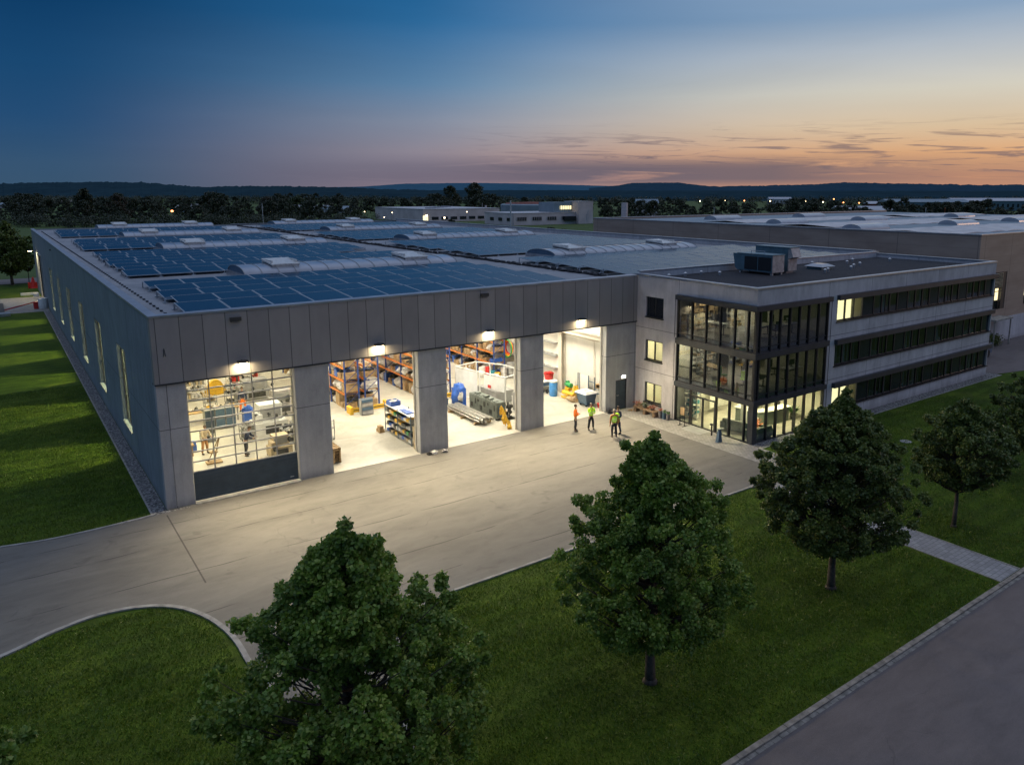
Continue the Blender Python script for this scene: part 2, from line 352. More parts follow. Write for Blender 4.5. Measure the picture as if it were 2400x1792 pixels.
# ------------------------------------------------------------------ mesh builder (world coordinates; build() localises them)
class MB:
    def __init__(s): s.v = []; s.f = []; s.mi = []; s.T = None; s.cur = 0
    def at(s, x=0, y=0, z=0, rz=0, rx=0, ry=0):
        s.T = Matrix.Translation((x, y, z)) @ Matrix.Rotation(rz, 4, 'Z') @ Matrix.Rotation(rx, 4, 'X') @ Matrix.Rotation(ry, 4, 'Y'); return s
    def add(s, vs, fs):
        n = len(s.v)
        if s.T is not None: vs = [tuple(s.T @ Vector(p)) for p in vs]
        s.v += [tuple(p) for p in vs]; s.f += [tuple(n+i for i in f) for f in fs]; s.mi += [s.cur]*len(fs); return s
    def box(s, x0, x1, y0, y1, z0, z1):
        return s.add([(x0,y0,z0),(x1,y0,z0),(x1,y1,z0),(x0,y1,z0),(x0,y0,z1),(x1,y0,z1),(x1,y1,z1),(x0,y1,z1)],
                     [(3,2,1,0),(4,5,6,7),(0,1,5,4),(1,2,6,5),(2,3,7,6),(3,0,4,7)])
    def bar(s, p0, p1, w, h=None):
        h = h or w; p0 = Vector(p0); p1 = Vector(p1); d = (p1-p0).normalized()
        u = d.cross(Vector((0,0,1))) if abs(d.z) < .99 else Vector((1,0,0)); u.normalize(); n = u.cross(d)
        vs = [p+u*a*w/2+n*b*h/2 for p in (p0, p1) for a, b in ((-1,-1),(1,-1),(1,1),(-1,1))]
        return s.add(vs, [(0,1,2,3),(7,6,5,4),(0,4,5,1),(1,5,6,2),(2,6,7,3),(3,7,4,0)])
    def tube(s, p0, p1, r0, r1=None, n=10, caps=True):
        r1 = r0 if r1 is None else r1; p0 = Vector(p0); p1 = Vector(p1); d = (p1-p0).normalized()
        u = d.cross(Vector((0,0,1))) if abs(d.z) < .99 else Vector((1,0,0)); u.normalize(); w = d.cross(u)
        vs = [p+(u*math.cos(2*PI*i/n)+w*math.sin(2*PI*i/n))*r for p, r in ((p0,r0),(p1,r1)) for i in range(n)]
        fs = [(i, (i+1)%n, n+(i+1)%n, n+i) for i in range(n)]
        if caps: fs += [tuple(range(n-1,-1,-1)), tuple(range(n, 2*n))]
        return s.add(vs, fs)
    def lathe(s, prof, x=0, y=0, z=0, n=16):
        vs = [(x+r*math.cos(2*PI*i/n), y+r*math.sin(2*PI*i/n), z+h) for r, h in prof for i in range(n)]
        fs = [(k*n+i, k*n+(i+1)%n, (k+1)*n+(i+1)%n, (k+1)*n+i) for k in range(len(prof)-1) for i in range(n)]
        fs += [tuple(range(n-1,-1,-1)), tuple(range((len(prof)-1)*n, len(prof)*n))]
        return s.add(vs, fs)
    def prism(s, poly, z0, z1):
        n = len(poly)
        return s.add([(x,y,z0) for x,y in poly]+[(x,y,z1) for x,y in poly],
                     [tuple(range(n-1,-1,-1)), tuple(range(n,2*n))]+[(i,(i+1)%n,n+(i+1)%n,n+i) for i in range(n)])
    def sheet(s, poly, z): return s.add([(x,y,z) for x,y in poly], [tuple(range(len(poly)))])
    def blob(s, c, rx, ry, rz, seed=0, amp=.2, n=8, m=6):
        vs = [(c[0], c[1], c[2]-rz)]
        for j in range(1, m):
            t = PI*j/m
            for i in range(n):
                a = 2*PI*i/n; d = Vector((math.sin(t)*math.cos(a), math.sin(t)*math.sin(a), -math.cos(t)))
                k = 1+amp*mnoise.noise(d*1.7+Vector((seed, seed*.7, 0)))*2
                vs.append((c[0]+d.x*rx*k, c[1]+d.y*ry*k, c[2]+d.z*rz*k))
        vs.append((c[0], c[1], c[2]+rz)); L = len(vs)-1
        fs = [(0, 1+(i+1)%n, 1+i) for i in range(n)]
        for j in range(m-2):
            fs += [(1+j*n+i, 1+j*n+(i+1)%n, 1+(j+1)*n+(i+1)%n, 1+(j+1)*n+i) for i in range(n)]
        fs += [(L, 1+(m-2)*n+i, 1+(m-2)*n+(i+1)%n) for i in range(n)]
        return s.add(vs, fs)
    def wall(s, ax, a0, a1, h0, h1, t0, t1, holes):
        """slab in plane ax ('x': runs along y at x t0..t1; 'y': runs along x) with rectangular holes (a0,a1,h0,h1)"""
        A = sorted({a0, a1, *[q for h in holes for q in h[:2] if a0 < q < a1]}); H = sorted({h0, h1, *[q for h in holes for q in h[2:] if h0 < q < h1]})
        full = {}
        for i in range(len(A)-1):
            for j in range(len(H)-1):
                ca = (A[i]+A[i+1])/2; ch = (H[j]+H[j+1])/2
                full[i, j] = not any(h[0] < ca < h[1] and h[2] < ch < h[3] for h in holes)
        P = (lambda a, t, h: (t, a, h)) if ax == 'x' else (lambda a, t, h: (a, t, h))
        for (i, j), f in full.items():
            if not f: continue
            a, b, c, d = A[i], A[i+1], H[j], H[j+1]
            s.add([P(a,t0,c),P(b,t0,c),P(b,t0,d),P(a,t0,d)], [(0,1,2,3)]); s.add([P(a,t1,c),P(b,t1,c),P(b,t1,d),P(a,t1,d)], [(3,2,1,0)])
            if not full.get((i-1, j)): s.add([P(a,t0,c),P(a,t1,c),P(a,t1,d),P(a,t0,d)], [(0,3,2,1)])
            if not full.get((i+1, j)): s.add([P(b,t0,c),P(b,t1,c),P(b,t1,d),P(b,t0,d)], [(0,1,2,3)])
            if not full.get((i, j-1)): s.add([P(a,t0,c),P(b,t0,c),P(b,t1,c),P(a,t1,c)], [(0,3,2,1)])
            if not full.get((i, j+1)): s.add([P(a,t0,d),P(b,t0,d),P(b,t1,d),P(a,t1,d)], [(0,1,2,3)])
        return s
    def build(s, name, mat, parent=None, origin=None, smooth=False):
        o0 = Vector(parent_world(parent)) if parent is not None else Vector(origin or (0, 0, 0))
        own = Vector((0, 0, 0))
        me = bpy.data.meshes.new(name)
        me.from_pydata([(x-o0.x, y-o0.y, z-o0.z) for x, y, z in s.v], [], s.f)
        mats = mat if isinstance(mat, (list, tuple)) else [mat]
        for q in mats: me.materials.append(M[q])
        if len(mats) > 1: me.polygons.foreach_set('material_index', s.mi)
        if smooth:
            me.polygons.foreach_set('use_smooth', [True]*len(me.polygons)); me.set_sharp_from_angle(angle=R(40))
        me.update()
        o = bpy.data.objects.new(name, me); COL.objects.link(o)
        if parent is not None: o.parent = parent
        else: o.location = o0
        return o
def parent_world(p):
    v = Vector((0, 0, 0))
    while p is not None: v += p.location; p = p.parent
    return v
def tag(o, label=None, cat=None, group=None, kind=None):
    if label: o['label'] = label
    if cat: o['category'] = cat
    if group: o['group'] = group
    if kind: o['kind'] = kind
    return o
def thing(name, label, cat, loc=(0,0,0), group=None):
    o = bpy.data.objects.new(name, None); COL.objects.link(o); o.location = loc; o.empty_display_size = .2
    return tag(o, label, cat, group)
def struct(name, mb, mat): 
    o = mb.build(name, mat); o['kind'] = 'structure'; return o
def kids(o): return KID.get(o.name) or [c for c in o.children]
KID = {}
def dup(root, loc, rz=0, label=None, group=None, scale=None):
    r = root.copy(); COL.objects.link(r); r.location = loc; r.rotation_euler = (0, 0, rz)
    if scale: r.scale = scale
    if label: r['label'] = label
    if group: r['group'] = group
    for ch in list(root.children):
        c = ch.copy(); COL.objects.link(c); c.parent = r
        for g in list(ch.children):
            d = g.copy(); COL.objects.link(d); d.parent = c
    return r
def adopt(c, p): c.parent = p; c.location = c.location-parent_world(p)
# ------------------------------------------------------------------ camera
CAM = Vector((-5.4508, -38.0215, 14.7250)); YAW, PITCH, ROLL, FPX, PX, PY = .641895, .179005, .001048, 1788.304, 1311.544, 772.143
cam = bpy.data.objects.new('camera', bpy.data.cameras.new('camera')); COL.objects.link(cam); scene.camera = cam
F_ = Vector((math.sin(YAW)*math.cos(PITCH), math.cos(YAW)*math.cos(PITCH), -math.sin(PITCH)))
R0 = Vector((math.cos(YAW), -math.sin(YAW), 0)); U0 = R0.cross(F_)
Rv = R0*math.cos(ROLL)+U0*math.sin(ROLL); Uv = -R0*math.sin(ROLL)+U0*math.cos(ROLL)
mw = Matrix((( Rv.x, Uv.x, -F_.x, CAM.x), (Rv.y, Uv.y, -F_.y, CAM.y), (Rv.z, Uv.z, -F_.z, CAM.z), (0, 0, 0, 1)))
cam.matrix_world = mw
cam.data.sensor_width = 36; cam.data.sensor_fit = 'HORIZONTAL'; cam.data.lens = 36*FPX/2400
cam.data.shift_x = -(PX-1200)/2400; cam.data.shift_y = -(896-PY)/2400
cam.data.clip_start = .5; cam.data.clip_end = 12000

# ------------------------------------------------------------------ sky and light
def build_world():
    w = bpy.data.worlds.new('World'); scene.world = w; w.use_nodes = True
    nt = w.node_tree; nt.nodes.clear()
    out = nt.nodes.new('ShaderNodeOutputWorld'); bg = nt.nodes.new('ShaderNodeBackground'); nt.links.new(bg.outputs[0], out.inputs[0])
    d = nt.nodes.new('ShaderNodeTexCoord').outputs['Generated']
    nv = nt.nodes.new('ShaderNodeVectorMath'); nv.operation = 'NORMALIZE'; nt.links.new(d, nv.inputs[0])
    x, y, z = sep(nt, nv.outputs[0])
    hl = math_(nt, 'SQRT', math_(nt, 'ADD', math_(nt, 'MULTIPLY', x, x), math_(nt, 'MULTIPLY', y, y)))
    t = math_(nt, 'DIVIDE', math_(nt, 'ADD', math_(nt, 'MULTIPLY', x, .985), math_(nt, 'MULTIPLY', y, .174)), math_(nt, 'MAXIMUM', hl, .001))
    az = math_(nt, 'ARCTAN2', x, y)
    def sr(r, g, b): 
        f = lambda c: (c/255/12.92) if c/255 <= .04045 else ((c/255+.055)/1.055)**2.4
        return (f(r), f(g), f(b))
    # elevation (sine) ramps, stretched so that the first 15 degrees get most of the stops
    e = math_(nt, 'POWER', math_(nt, 'MAXIMUM', z, 0), .5)     # .5 power: z=.0625->.25, .25->.5, 1->1
    P = lambda v: math.sqrt(v)
    left = ramp(nt, e, [(0, sr(60, 86, 110)), (P(.03), sr(54, 84, 114)), (P(.08), sr(36, 76, 116)), (P(.13), sr(26, 72, 114)), (P(.2), sr(14, 60, 102)), (P(.33), sr(20, 76, 126)), (P(.6), sr(140, 160, 196)), (1, sr(176, 190, 218))])
    mid = ramp(nt, e, [(0, sr(140, 118, 128)), (P(.02), sr(146, 128, 138)), (P(.05), sr(152, 142, 152)), (P(.085), sr(142, 150, 168)), (P(.13), sr(98, 136, 170)), (P(.2), sr(48, 110, 160)), (P(.24), sr(34, 100, 152)), (P(.34), sr(52, 106, 160)), (P(.6), sr(144, 162, 196)), (1, sr(176, 190, 218))])
    right = ramp(nt, e, [(0, sr(176, 130, 112)), (P(.02), sr(200, 146, 114)), (P(.045), sr(222, 170, 124)), (P(.075), sr(220, 194, 160)), (P(.115), sr(212, 206, 190)), (P(.16), sr(182, 190, 198)), (P(.2), sr(138, 164, 192)), (P(.45), sr(158, 172, 196)), (1, sr(176, 190, 218))])
    f1 = ramp(nt, t, [(.22, 0.), (.74, 1.)], 'EASE'); 
    f2 = ramp(nt, t, [(.58, 0.), (1.0, 1.)], 'EASE')
    c = mixc(nt, f1, left, mid); c = mixc(nt, f2, c, right)
    # wispy cloud bands near the glow
    cv = nt.nodes.new('ShaderNodeCombineXYZ'); nt.links.new(math_(nt, 'MULTIPLY', az, 4.2), cv.inputs[0]); nt.links.new(math_(nt, 'MULTIPLY', z, 72), cv.inputs[1])
    n1 = noise_(nt, cv.outputs[0], 1.0, 6, .62, .9)
    cv2 = nt.nodes.new('ShaderNodeCombineXYZ'); nt.links.new(math_(nt, 'MULTIPLY', az, 11), cv2.inputs[0]); nt.links.new(math_(nt, 'ADD', math_(nt, 'MULTIPLY', z, 190), math_(nt, 'MULTIPLY', az, 3)), cv2.inputs[1])
    n2 = noise_(nt, cv2.outputs[0], .9, 5, .6, 1.2)
    # main bank z .012-.036 between azimuth 22 and 58 degrees, thinner streaks above to z .1 on the right
    bank = math_(nt, 'MULTIPLY', ramp(nt, z, [(.006, 0.), (.014, 1.), (.030, 1.), (.048, 0.)]), ramp(nt, math_(nt, 'MULTIPLY', az, 1/PI), [(.06, 0.), (.15, .55), (.20, 1.), (.29, 1.), (.36, .25)]))
    bankm = math_(nt, 'MULTIPLY', bank, ramp(nt, n1, [(.30, 0.), (.44, 1.)]))
    thin = math_(nt, 'MULTIPLY', ramp(nt, z, [(.014, 0.), (.024, 1.), (.058, .85), (.086, 0.)]), ramp(nt, n2, [(.52, 0.), (.64, 1.)]))
    thin = math_(nt, 'MULTIPLY', thin, ramp(nt, math_(nt, 'MULTIPLY', az, 1/PI), [(.15, 0.), (.24, 1.)]))
    cloudc = mixc(nt, ramp(nt, t, [(.6, 0.), (1., 1.)]), sr(94, 94, 114), sr(128, 108, 108))
    c = mixc(nt, math_(nt, 'MULTIPLY', bankm, .95), c, cloudc); c = mixc(nt, math_(nt, 'MULTIPLY', thin, .85), c, cloudc)
    # high soft unevenness
    cv3 = nt.nodes.new('ShaderNodeCombineXYZ'); nt.links.new(math_(nt, 'MULTIPLY', az, 2.), cv3.inputs[0]); nt.links.new(math_(nt, 'MULTIPLY', z, 14), cv3.inputs[1])
    n3 = noise_(nt, cv3.outputs[0], 1.3, 4, .55, .4)
    c = mixc(nt, .10, c, ramp(nt, n3, [(.3, (.6,)*3), (.7, (1.4,)*3)]), 'MULTIPLY')
    gd = mixc(nt, ramp(nt, math_(nt, 'ADD', z, .5), [(.48, 0.), (.5, 1.)]), (.02, .03, .02), c)
    nt.links.new(gd, bg.inputs[0]); bg.inputs[1].default_value = 1.0
build_world()
def area(name, loc, sx, sy, power, col=(1, .86, .6), rot=(0, 0, 0), spread=PI):
    L = bpy.data.lights.new(name, 'AREA'); L.shape = 'RECTANGLE'; L.size = sx; L.size_y = sy; L.energy = power; L.color = col; L.spread = spread
    o = bpy.data.objects.new(name, L); COL.objects.link(o); o.location = loc; o.rotation_euler = rot; return o
# the last glow of the sun, just under the horizon to the right
sl = bpy.data.lights.new('sun', 'SUN'); sl.energy = .22; sl.angle = R(12); sl.color = (1, .62, .42)
so = bpy.data.objects.new('sun', sl); COL.objects.link(so)
so.rotation_euler = Vector((-.92, .36, -.13)).to_track_quat('-Z', 'Y').to_euler()
# hall lamps (inside, above the door heads)
for ix, px in enumerate((4.2, 11.5, 18.5, 25.0)):
    for iy, py in enumerate((4.5, 11.3, 22.4, 33.5, 44.6, 55.7, 66.8, 86)):
        if px > 12 and iy > 3: continue
        area('hall_lamp', (px, py, 8.2), 2.2, .4, (640 if iy < 3 else 400)*rnd.uniform(.6, 1.4), (1, .92, .74))
WARM = (1, .79, .44)
# unseen lights added inside, aimed out through the tall windows to brighten the lawn
for q in range(6):
    area('lawn_fill', (5.2, 11.1+11.1*q, 7.6), .5, 2.6, 950, (1, .86, .36), Vector((-1, 0, -.62)).to_track_quat('-Z', 'Y').to_euler(), R(120))

# ------------------------------------------------------------------ ground
BIG = 6500
g = MB()
N = 24
xs = [-BIG, -900, -200, -60, 120, 300, 900, 2500, BIG]; ys = [-BIG, -600, -120, -60, 120, 330, 900, 2500, BIG]
for i in range(len(xs)-1):
    for j in range(len(ys)-1): g.sheet([(xs[i], ys[j]), (xs[i+1], ys[j]), (xs[i+1], ys[j+1]), (xs[i], ys[j+1])], -.08)
struct('ground', g, 'field')
g = MB(); g.sheet([(-60, -60), (130, -60), (130, 111.5), (-60, 111.5)], -.02); struct('lawn', g, 'lawn')
def curve(pts, n=6):
    out = []
    P = [Vector((*p, 0)) for p in pts]; P = [P[0]*2-P[1]]+P+[P[-1]*2-P[-2]]
    for i in range(1, len(P)-2):
        for k in range(n):
            t = k/n; a, b, c, d = P[i-1], P[i], P[i+1], P[i+2]
            q = .5*((2*b)+(-a+c)*t+(2*a-5*b+4*c-d)*t*t+(-a+3*b-3*c+d)*t**3); out.append((q.x, q.y))
    out.append((P[-2].x, P[-2].y)); return out
north = curve([(-34, 14), (-24, 9), (-17, 5), (-11.5, 1.9), (-8.5, .5), (-6.4, -.05), (-4.8, -.42), (-3.2, -.48), (-1.6, -.4), (-.55, -.3)])
south = curve([(-34, -4), (-24, -7.5), (-16, -10.2), (-10.5, -10.6), (-6.5, -9.35), (-5.2, -8.75), (-3.8, -8.4), (-2.5, -8.65), (-1.4, -9.4), (-.72, -10.5), (-.32, -11.7), (-.12, -13), (-.1, -14.5)])
yard = north + [(29.5, -.3), (29.5, .02), (0, .02)][:0] + [(.95, -.25), (1.0, .02), (29.4, .02), (27.5, -13.0), (27.4, -14.4)] 
main_s = [(27.4, -14.42), (24.9, -14.42)]
E_ = curve([(7.2, -14.42), (5.8, -14.7), (4.4, -15.7), (3.6, -17.3), (2.5, -20), (2.1, -22.5), (2.0, -26.7)])
W_ = [(-.1, -14.5), (.1, -17), (.35, -20), (.5, -26.7)]
poly = north+[(.95, -.25), (1.0, .02), (29.4, .02), (29.3, -.15), (26.6, -.15), (27.45, -1.1), (27.38, -5), (27.4, -9), (27.5, -13.3), (25.3, -14.42)]+E_+W_[::-1]+south[::-1][1:]
g = MB(); g.sheet(poly, 0); struct('asphalt_yard', g, 'asphalt_yard')
def strip(mb, pts, w, z0, z1, side=1):
    P = [Vector((*p, 0)) for p in pts]; L = []
    for i, p in enumerate(P):
        d = (P[min(i+1, len(P)-1)]-P[max(i-1, 0)]).normalized(); n = Vector((-d.y, d.x, 0))*side; L.append((p, p+n*w))
    for i in range(len(L)-1):
        (a, b), (c, e) = L[i], L[i+1]
        vs = [(a.x,a.y,z0),(c.x,c.y,z0),(e.x,e.y,z0),(b.x,b.y,z0),(a.x,a.y,z1),(c.x,c.y,z1),(e.x,e.y,z1),(b.x,b.y,z1)]
        mb.add(vs, [(0,1,2,3),(7,6,5,4),(4,5,1,0),(3,2,6,7)]+([(0,3,7,4)] if i == 0 else [])+([(1,5,6,2)] if i == len(L)-2 else []))
k = MB(); strip(k, north, .13, -.05, .035, 1); struct('kerb', k, 'kerb_stone')
k = MB(); strip(k, south+W_[1:], .17, -.05, .04, -1); struct('kerb', k, 'kerb_stone')
k = MB(); strip(k, [(25.3, -14.42), (7.25, -14.42)]+E_[1:], .12, -.05, .035, 1); struct('kerb', k, 'kerb_stone')
k = MB(); strip(k, [(26.0, -.12), (26.6, -.17), (27.40, -1.1), (27.33, -5), (27.35, -9), (27.45, -13.3), (25.35, -14.40)], .09, -.03, .012, 1); struct('kerb', k, 'kerb_stone')
g = MB(); g.sheet([(29.5, -.02), (26.6, -.16), (27.45, -1.1), (27.38, -5), (27.4, -9), (27.5, -13.3), (25.3, -14.42), (24.45, -14.45), (24.45, -15.2), (26.1, -15.2), (26.1, -14.6), (29.45, -12.4), (29.45, -10.9), (29.55, -.02)], .008); struct('walkway', g, 'pavers')
g = MB(); g.sheet([(24.42, -15.21), (26.08, -15.21), (26.0, -26.44), (24.4, -26.44)], .006); struct('footpath', g, 'pavers_path')
k = MB(); k.box(24.36, 24.42, -26.44, -14.6, -.03, .014); k.box(26.05, 26.1, -26.44, -15.2, -.03, .014); struct('path_edging', k, 'kerb_stone')
# public road with a two-stone kerb
g = MB(); g.sheet([(-80, -35.2), (140, -35.2), (140, -26.80), (-80, -26.80)], -.006); struct('road', g, 'asphalt_road')
k = MB()
xx = -40.0
while xx < 90:
    if not (.4 < xx < 2.2): k.box(xx, xx+.985, -26.66+rnd.uniform(-.006, .006), -26.50, -.06, .055+rnd.uniform(-.008, .006)); 
    xx += 1.0
struct('road_kerb', k, 'kerb_brown')
k = MB(); xx = -40.0
while xx < 90:
    k.box(xx, xx+.32, -26.80, -26.672+rnd.uniform(-.004, 0), -.06, .004+rnd.uniform(-.006, .004)); xx += .335
struct('gutter', k, 'kerb_brown')
k = MB(); k.box(-80, 140, -35.4, -35.2, -.06, .05); struct('road_kerb', k, 'kerb_brown')
# gravel margins and their edging
g = MB(); g.sheet([(-.62, -.28), (-.02, -.28), (-.02, 75.5), (-.62, 75.5)], -.008); g.sheet([(-.02, -.28), (.95, -.25), (1.0, -.02), (-.02, -.02)], -.008); struct('gravel_strip', g, 'gravel')
k = MB(); k.box(-.70, -.62, -.30, 75.5, -.05, .01); struct('gravel_edging', k, 'kerb_stone')
g = MB(); g.sheet([(29.5, -10.95), (59.9, -11.0), (59.9, -9.6), (58.95, -9.6), (58.95, -10.2), (29.5, -10.2)], -.004); struct('gravel_strip', g, 'gravel')
k = MB(); k.box(29.45, 59.9, -11.04, -10.97, -.05, .012); struct('gravel_edging', k, 'kerb_stone')
# far yard by the neighbouring hall; paved court and lane left of the hall
g = MB(); g.sheet([(59.95, -10.6), (64, -11.6), (140, -12.8), (140, -4.25), (69, -4.25), (69, 60), (59.95, 60)], -.003); struct('asphalt_yard', g, 'asphalt_road')
g = MB(); g.sheet([(-60, 76), (-.05, 75.5), (-.05, 92.2), (-60, 92.5)], -.005); struct('paved_court', g, 'pavers')
g = MB(); g.sheet([(-60, 112.4), (40, 112.4), (40, 120.5), (-60, 121.5)], -.005); struct('lane', g, 'asphalt_road')
m_ = MB(); m_.lathe([(.33, 0), (.33, .012), (.27, .018), (.02, .018)], 37.5, -15.3, -.02, 20); tag(m_.build('manhole_cover', 'grey_paint', origin=(37.5, -15.3, 0)), 'round grey manhole cover in the lawn between the office and the footpath', 'manhole cover')

# ------------------------------------------------------------------ production hall
LX, HH, DY = 29.52, 9.2, 101.0
DOORS = [(1.24, 6.27), (8.02, 13.10), (14.87, 19.97), (21.71, 26.85)]
hall = thing('industrial_hall', 'long flat roofed production hall of grey concrete with brown metal fascia and four doorways', 'hall', (0, 0, 0))
for a, c in ((0, 1.24), (6.27, 8.02), (13.10, 14.87), (19.97, 21.71)):
    b = MB(); b.box(a, c, 0, .45, 0, 6.0); b.build('pier', 'concrete_front', hall)
b = MB(); b.wall('y', 26.85, LX, 0, 6.0, 0.0, .45, [(27.73, 28.75, -1, 2.1)]); b.build('front_wall', 'concrete_front', hall)
b = MB(); b.box(-.03, LX-.005, -.07, .45, 6.0, 9.1); b.build('fascia', 'cladding', hall)
b = MB(); b.box(-.045, LX-.01, -.10, -.072, 5.985, 6.05); b.box(-.045, LX-.01, .45, .47, 5.97, 6.05); b.build('drip_edge', 'frame_dark', hall)
b = MB(); b.box(-.06, LX-.008, -.10, .52, 9.102, 9.2); b.box(-.06, .36, .52, DY, 9.102, 9.2); b.build('parapet_cap', 'metal_cap', hall)
WY = [9.5+11.1*q for q in range(6)]
holes = [(y0, y0+3.25, 1.3, 6.0) for y0 in WY]+[(83.0, 88.5, -1, 6.3)]
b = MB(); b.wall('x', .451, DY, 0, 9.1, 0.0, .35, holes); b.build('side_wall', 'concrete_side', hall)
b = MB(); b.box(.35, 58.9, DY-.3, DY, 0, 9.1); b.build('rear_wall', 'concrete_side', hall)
b = MB(); b.box(58.6, 58.9, .3, DY-.3, 0, 9.42); b.build('side_wall', 'concrete_office', hall)
b = MB(); b.box(58.5, 58.98, .3, DY, 9.42, 9.5); b.box(28.2, 58.5, DY-.4, DY+.02, 9.12, 9.2); b.build('parapet_cap', 'metal_cap', hall)
b = MB(); b.box(.35, 58.6, .45, DY-.3, 8.72, 8.95); b.build('roof', 'roof_membrane', hall)
b = MB(); b.box(.352, 28.2, .452, DY-.3, 8.60, 8.70); b.build('ceiling', 'inner_wall', hall)
b = MB(); b.sheet([(.3, .02), (28.2, .02), (28.2, DY-.32), (.3, DY-.32)], .004); b.build('floor', 'inner_floor', hall)
b = MB(); b.box(28.05, 28.3, .46, DY-.3, 0, 8.6); b.build('inner_wall', 'inner_wall', hall)
b = MB(); b.box(.36, .40, .46, 9.3, 0, 8.6)
for q in range(6):
    y1 = WY[q]+3.45; y2 = WY[q+1]-.2 if q < 5 else 82.8
    b.box(.36, .40, y1, y2, 0, 8.6); b.box(.36, .40, WY[q]-.2, y1, 6.2, 8.6); b.box(.36, .40, WY[q]-.2, y1, 0, 1.2)
b.build('inner_wall', 'inner_wall', hall)
# steel frame columns and crane rail along the inner wall
for yy in (6.0, 17.1, 28.2):
    b = MB(); b.box(27.62, 27.68, yy, yy+.36, 0, 8.5); b.box(27.98, 28.04, yy, yy+.36, 0, 8.5); b.box(27.68, 27.98, yy+.16, yy+.2, 0, 8.5); b.build('column', 'wall_board', hall)
b = MB(); b.box(27.35, 27.6, .6, 40, 4.95, 5.02); b.box(27.45, 27.5, .6, 40, 4.72, 4.95); b.box(27.35, 27.6, .6, 40, 4.68, 4.72)
b.tube((27.9, .6, 4.45), (27.9, 40, 4.45), .05, n=6); b.tube((27.95, 2.6, 0), (27.95, 2.6, 4.7), .03, n=6)
b.build('crane_rail', 'wall_board', hall)
b = MB()
for yy in (16.8,): b.box(27.8, 28.04, 7.0, 15.8, 2.5, 2.7)
b.box(27.75, 28.04, 7.0, 15.8, 1.55, 1.66); b.box(27.7, 28.03, 7.0, 15.8, 3.5, 3.58); b.build('wall_shelf', 'grey_paint', hall)
# door portals: rails and lintel brushes inside each opening
for a, c in DOORS:
    b = MB(); b.box(a-.02, a+.05, .455, .60, 0, 6.3); b.box(c-.05, c+.10, .455, .60, 0, 6.3); b.box(a-.02, c+.1, .46, .56, 6.02, 6.3)
    b.box(a+.001, c-.001, -.02, .02, .002, .012)
    b.build('door_rail', 'frame_inner', hall)
# closed sectional door in the first opening
a, c = DOORS[0]
dr = thing('sectional_door', None, None, (a, .2, 0)); adopt(dr, hall)
b = MB()
for q in range(8):
    b.box(a+.05, c-.05, .20, .255, .06+q*.179, .06+q*.179+.172)
b.build('bottom_panel', 'door_panel', dr)
b = MB(); nz = 9; z0 = 1.50; hz = (6.0-z0)/9
for q in range(10):
    zc = z0+q*hz; w = .035 if q % 1 == 0 else .02
    b.box(a+.05, c-.05, .195, .26, zc-.028, zc+.028)
for q in range(6):
    xc = a+.05+(c-a-.1)*q/5; b.box(max(a+.05, xc-.024), min(c-.05, xc+.024), .198, .257, z0, 6.02)
b.build('frame', 'frame_grey', dr)
b = MB(); b.box(a+.06, c-.06, .225, .230, z0, 6.0); b.build('pane', 'glass_door', dr)
b = MB(); b.box(c-.46, c-.28, .190, .198, .24, .262); b.build('maker_plate', 'white_paint', dr)
b = MB(); b.box(a-.0, c+.0, -.16, .19, .0, .035); b.build('threshold', 'kerb_stone', hall)
# personnel door
pd = thing('side_door', None, None, (27.73, .1, 0)); adopt(pd, hall)
b = MB(); b.box(27.79, 28.69, .10, .15, .02, 2.03); b.build('door_leaf', 'door_panel', pd)
b = MB(); b.box(27.73, 27.79, .06, .2, 0, 2.1); b.box(28.69, 28.75, .06, .2, 0, 2.1); b.box(27.79, 28.69, .06, .2, 2.03, 2.1); b.build('frame', 'frame_dark', pd)
b = MB(); b.tube((27.9, .05, 1.02), (28.05, .05, 1.02), .014, n=6); b.tube((27.9, .05, 1.02), (27.9, .10, 1.02), .014, n=6); b.build('handle', 'metal_bright', pd)
# tall side windows, set back in lit reveals
for y0 in WY:
    wn = thing('window', None, None, (0, y0, 1.3)); adopt(wn, hall)
    y1 = y0+3.25; b = MB()
    for q in range(4):
        yc = y0+.03+(3.25-.06)*q/3; b.box(.20, .27, yc-.045, yc+.045, 1.3, 6.0)
    for zc in (1.33, 2.87, 4.43, 5.97): b.box(.202, .268, y0, y1, zc-.03, zc+.03)
    b.build('frame', 'frame_dark', wn)
    b = MB(); b.box(.232, .237, y0+.01, y1-.01, 1.31, 5.99); b.build('pane', 'glass', wn)
    b = MB(); b.box(-.06, .20, y0-.02, y1+.02, 1.25, 1.298); b.build('sill', 'metal_bright', wn)
# far side doorway with pale portal
b = MB(); b.box(.1, .16, 83.0, 84.3, 0, 6.3); b.box(-.12, .34, 82.8, 83.0, 0, 6.45); b.box(-.12, .34, 88.5, 88.8, 0, 6.45); b.box(-.12, .34, 83, 88.5, 6.3, 6.45); b.build('side_portal', 'frame_inner', hall)
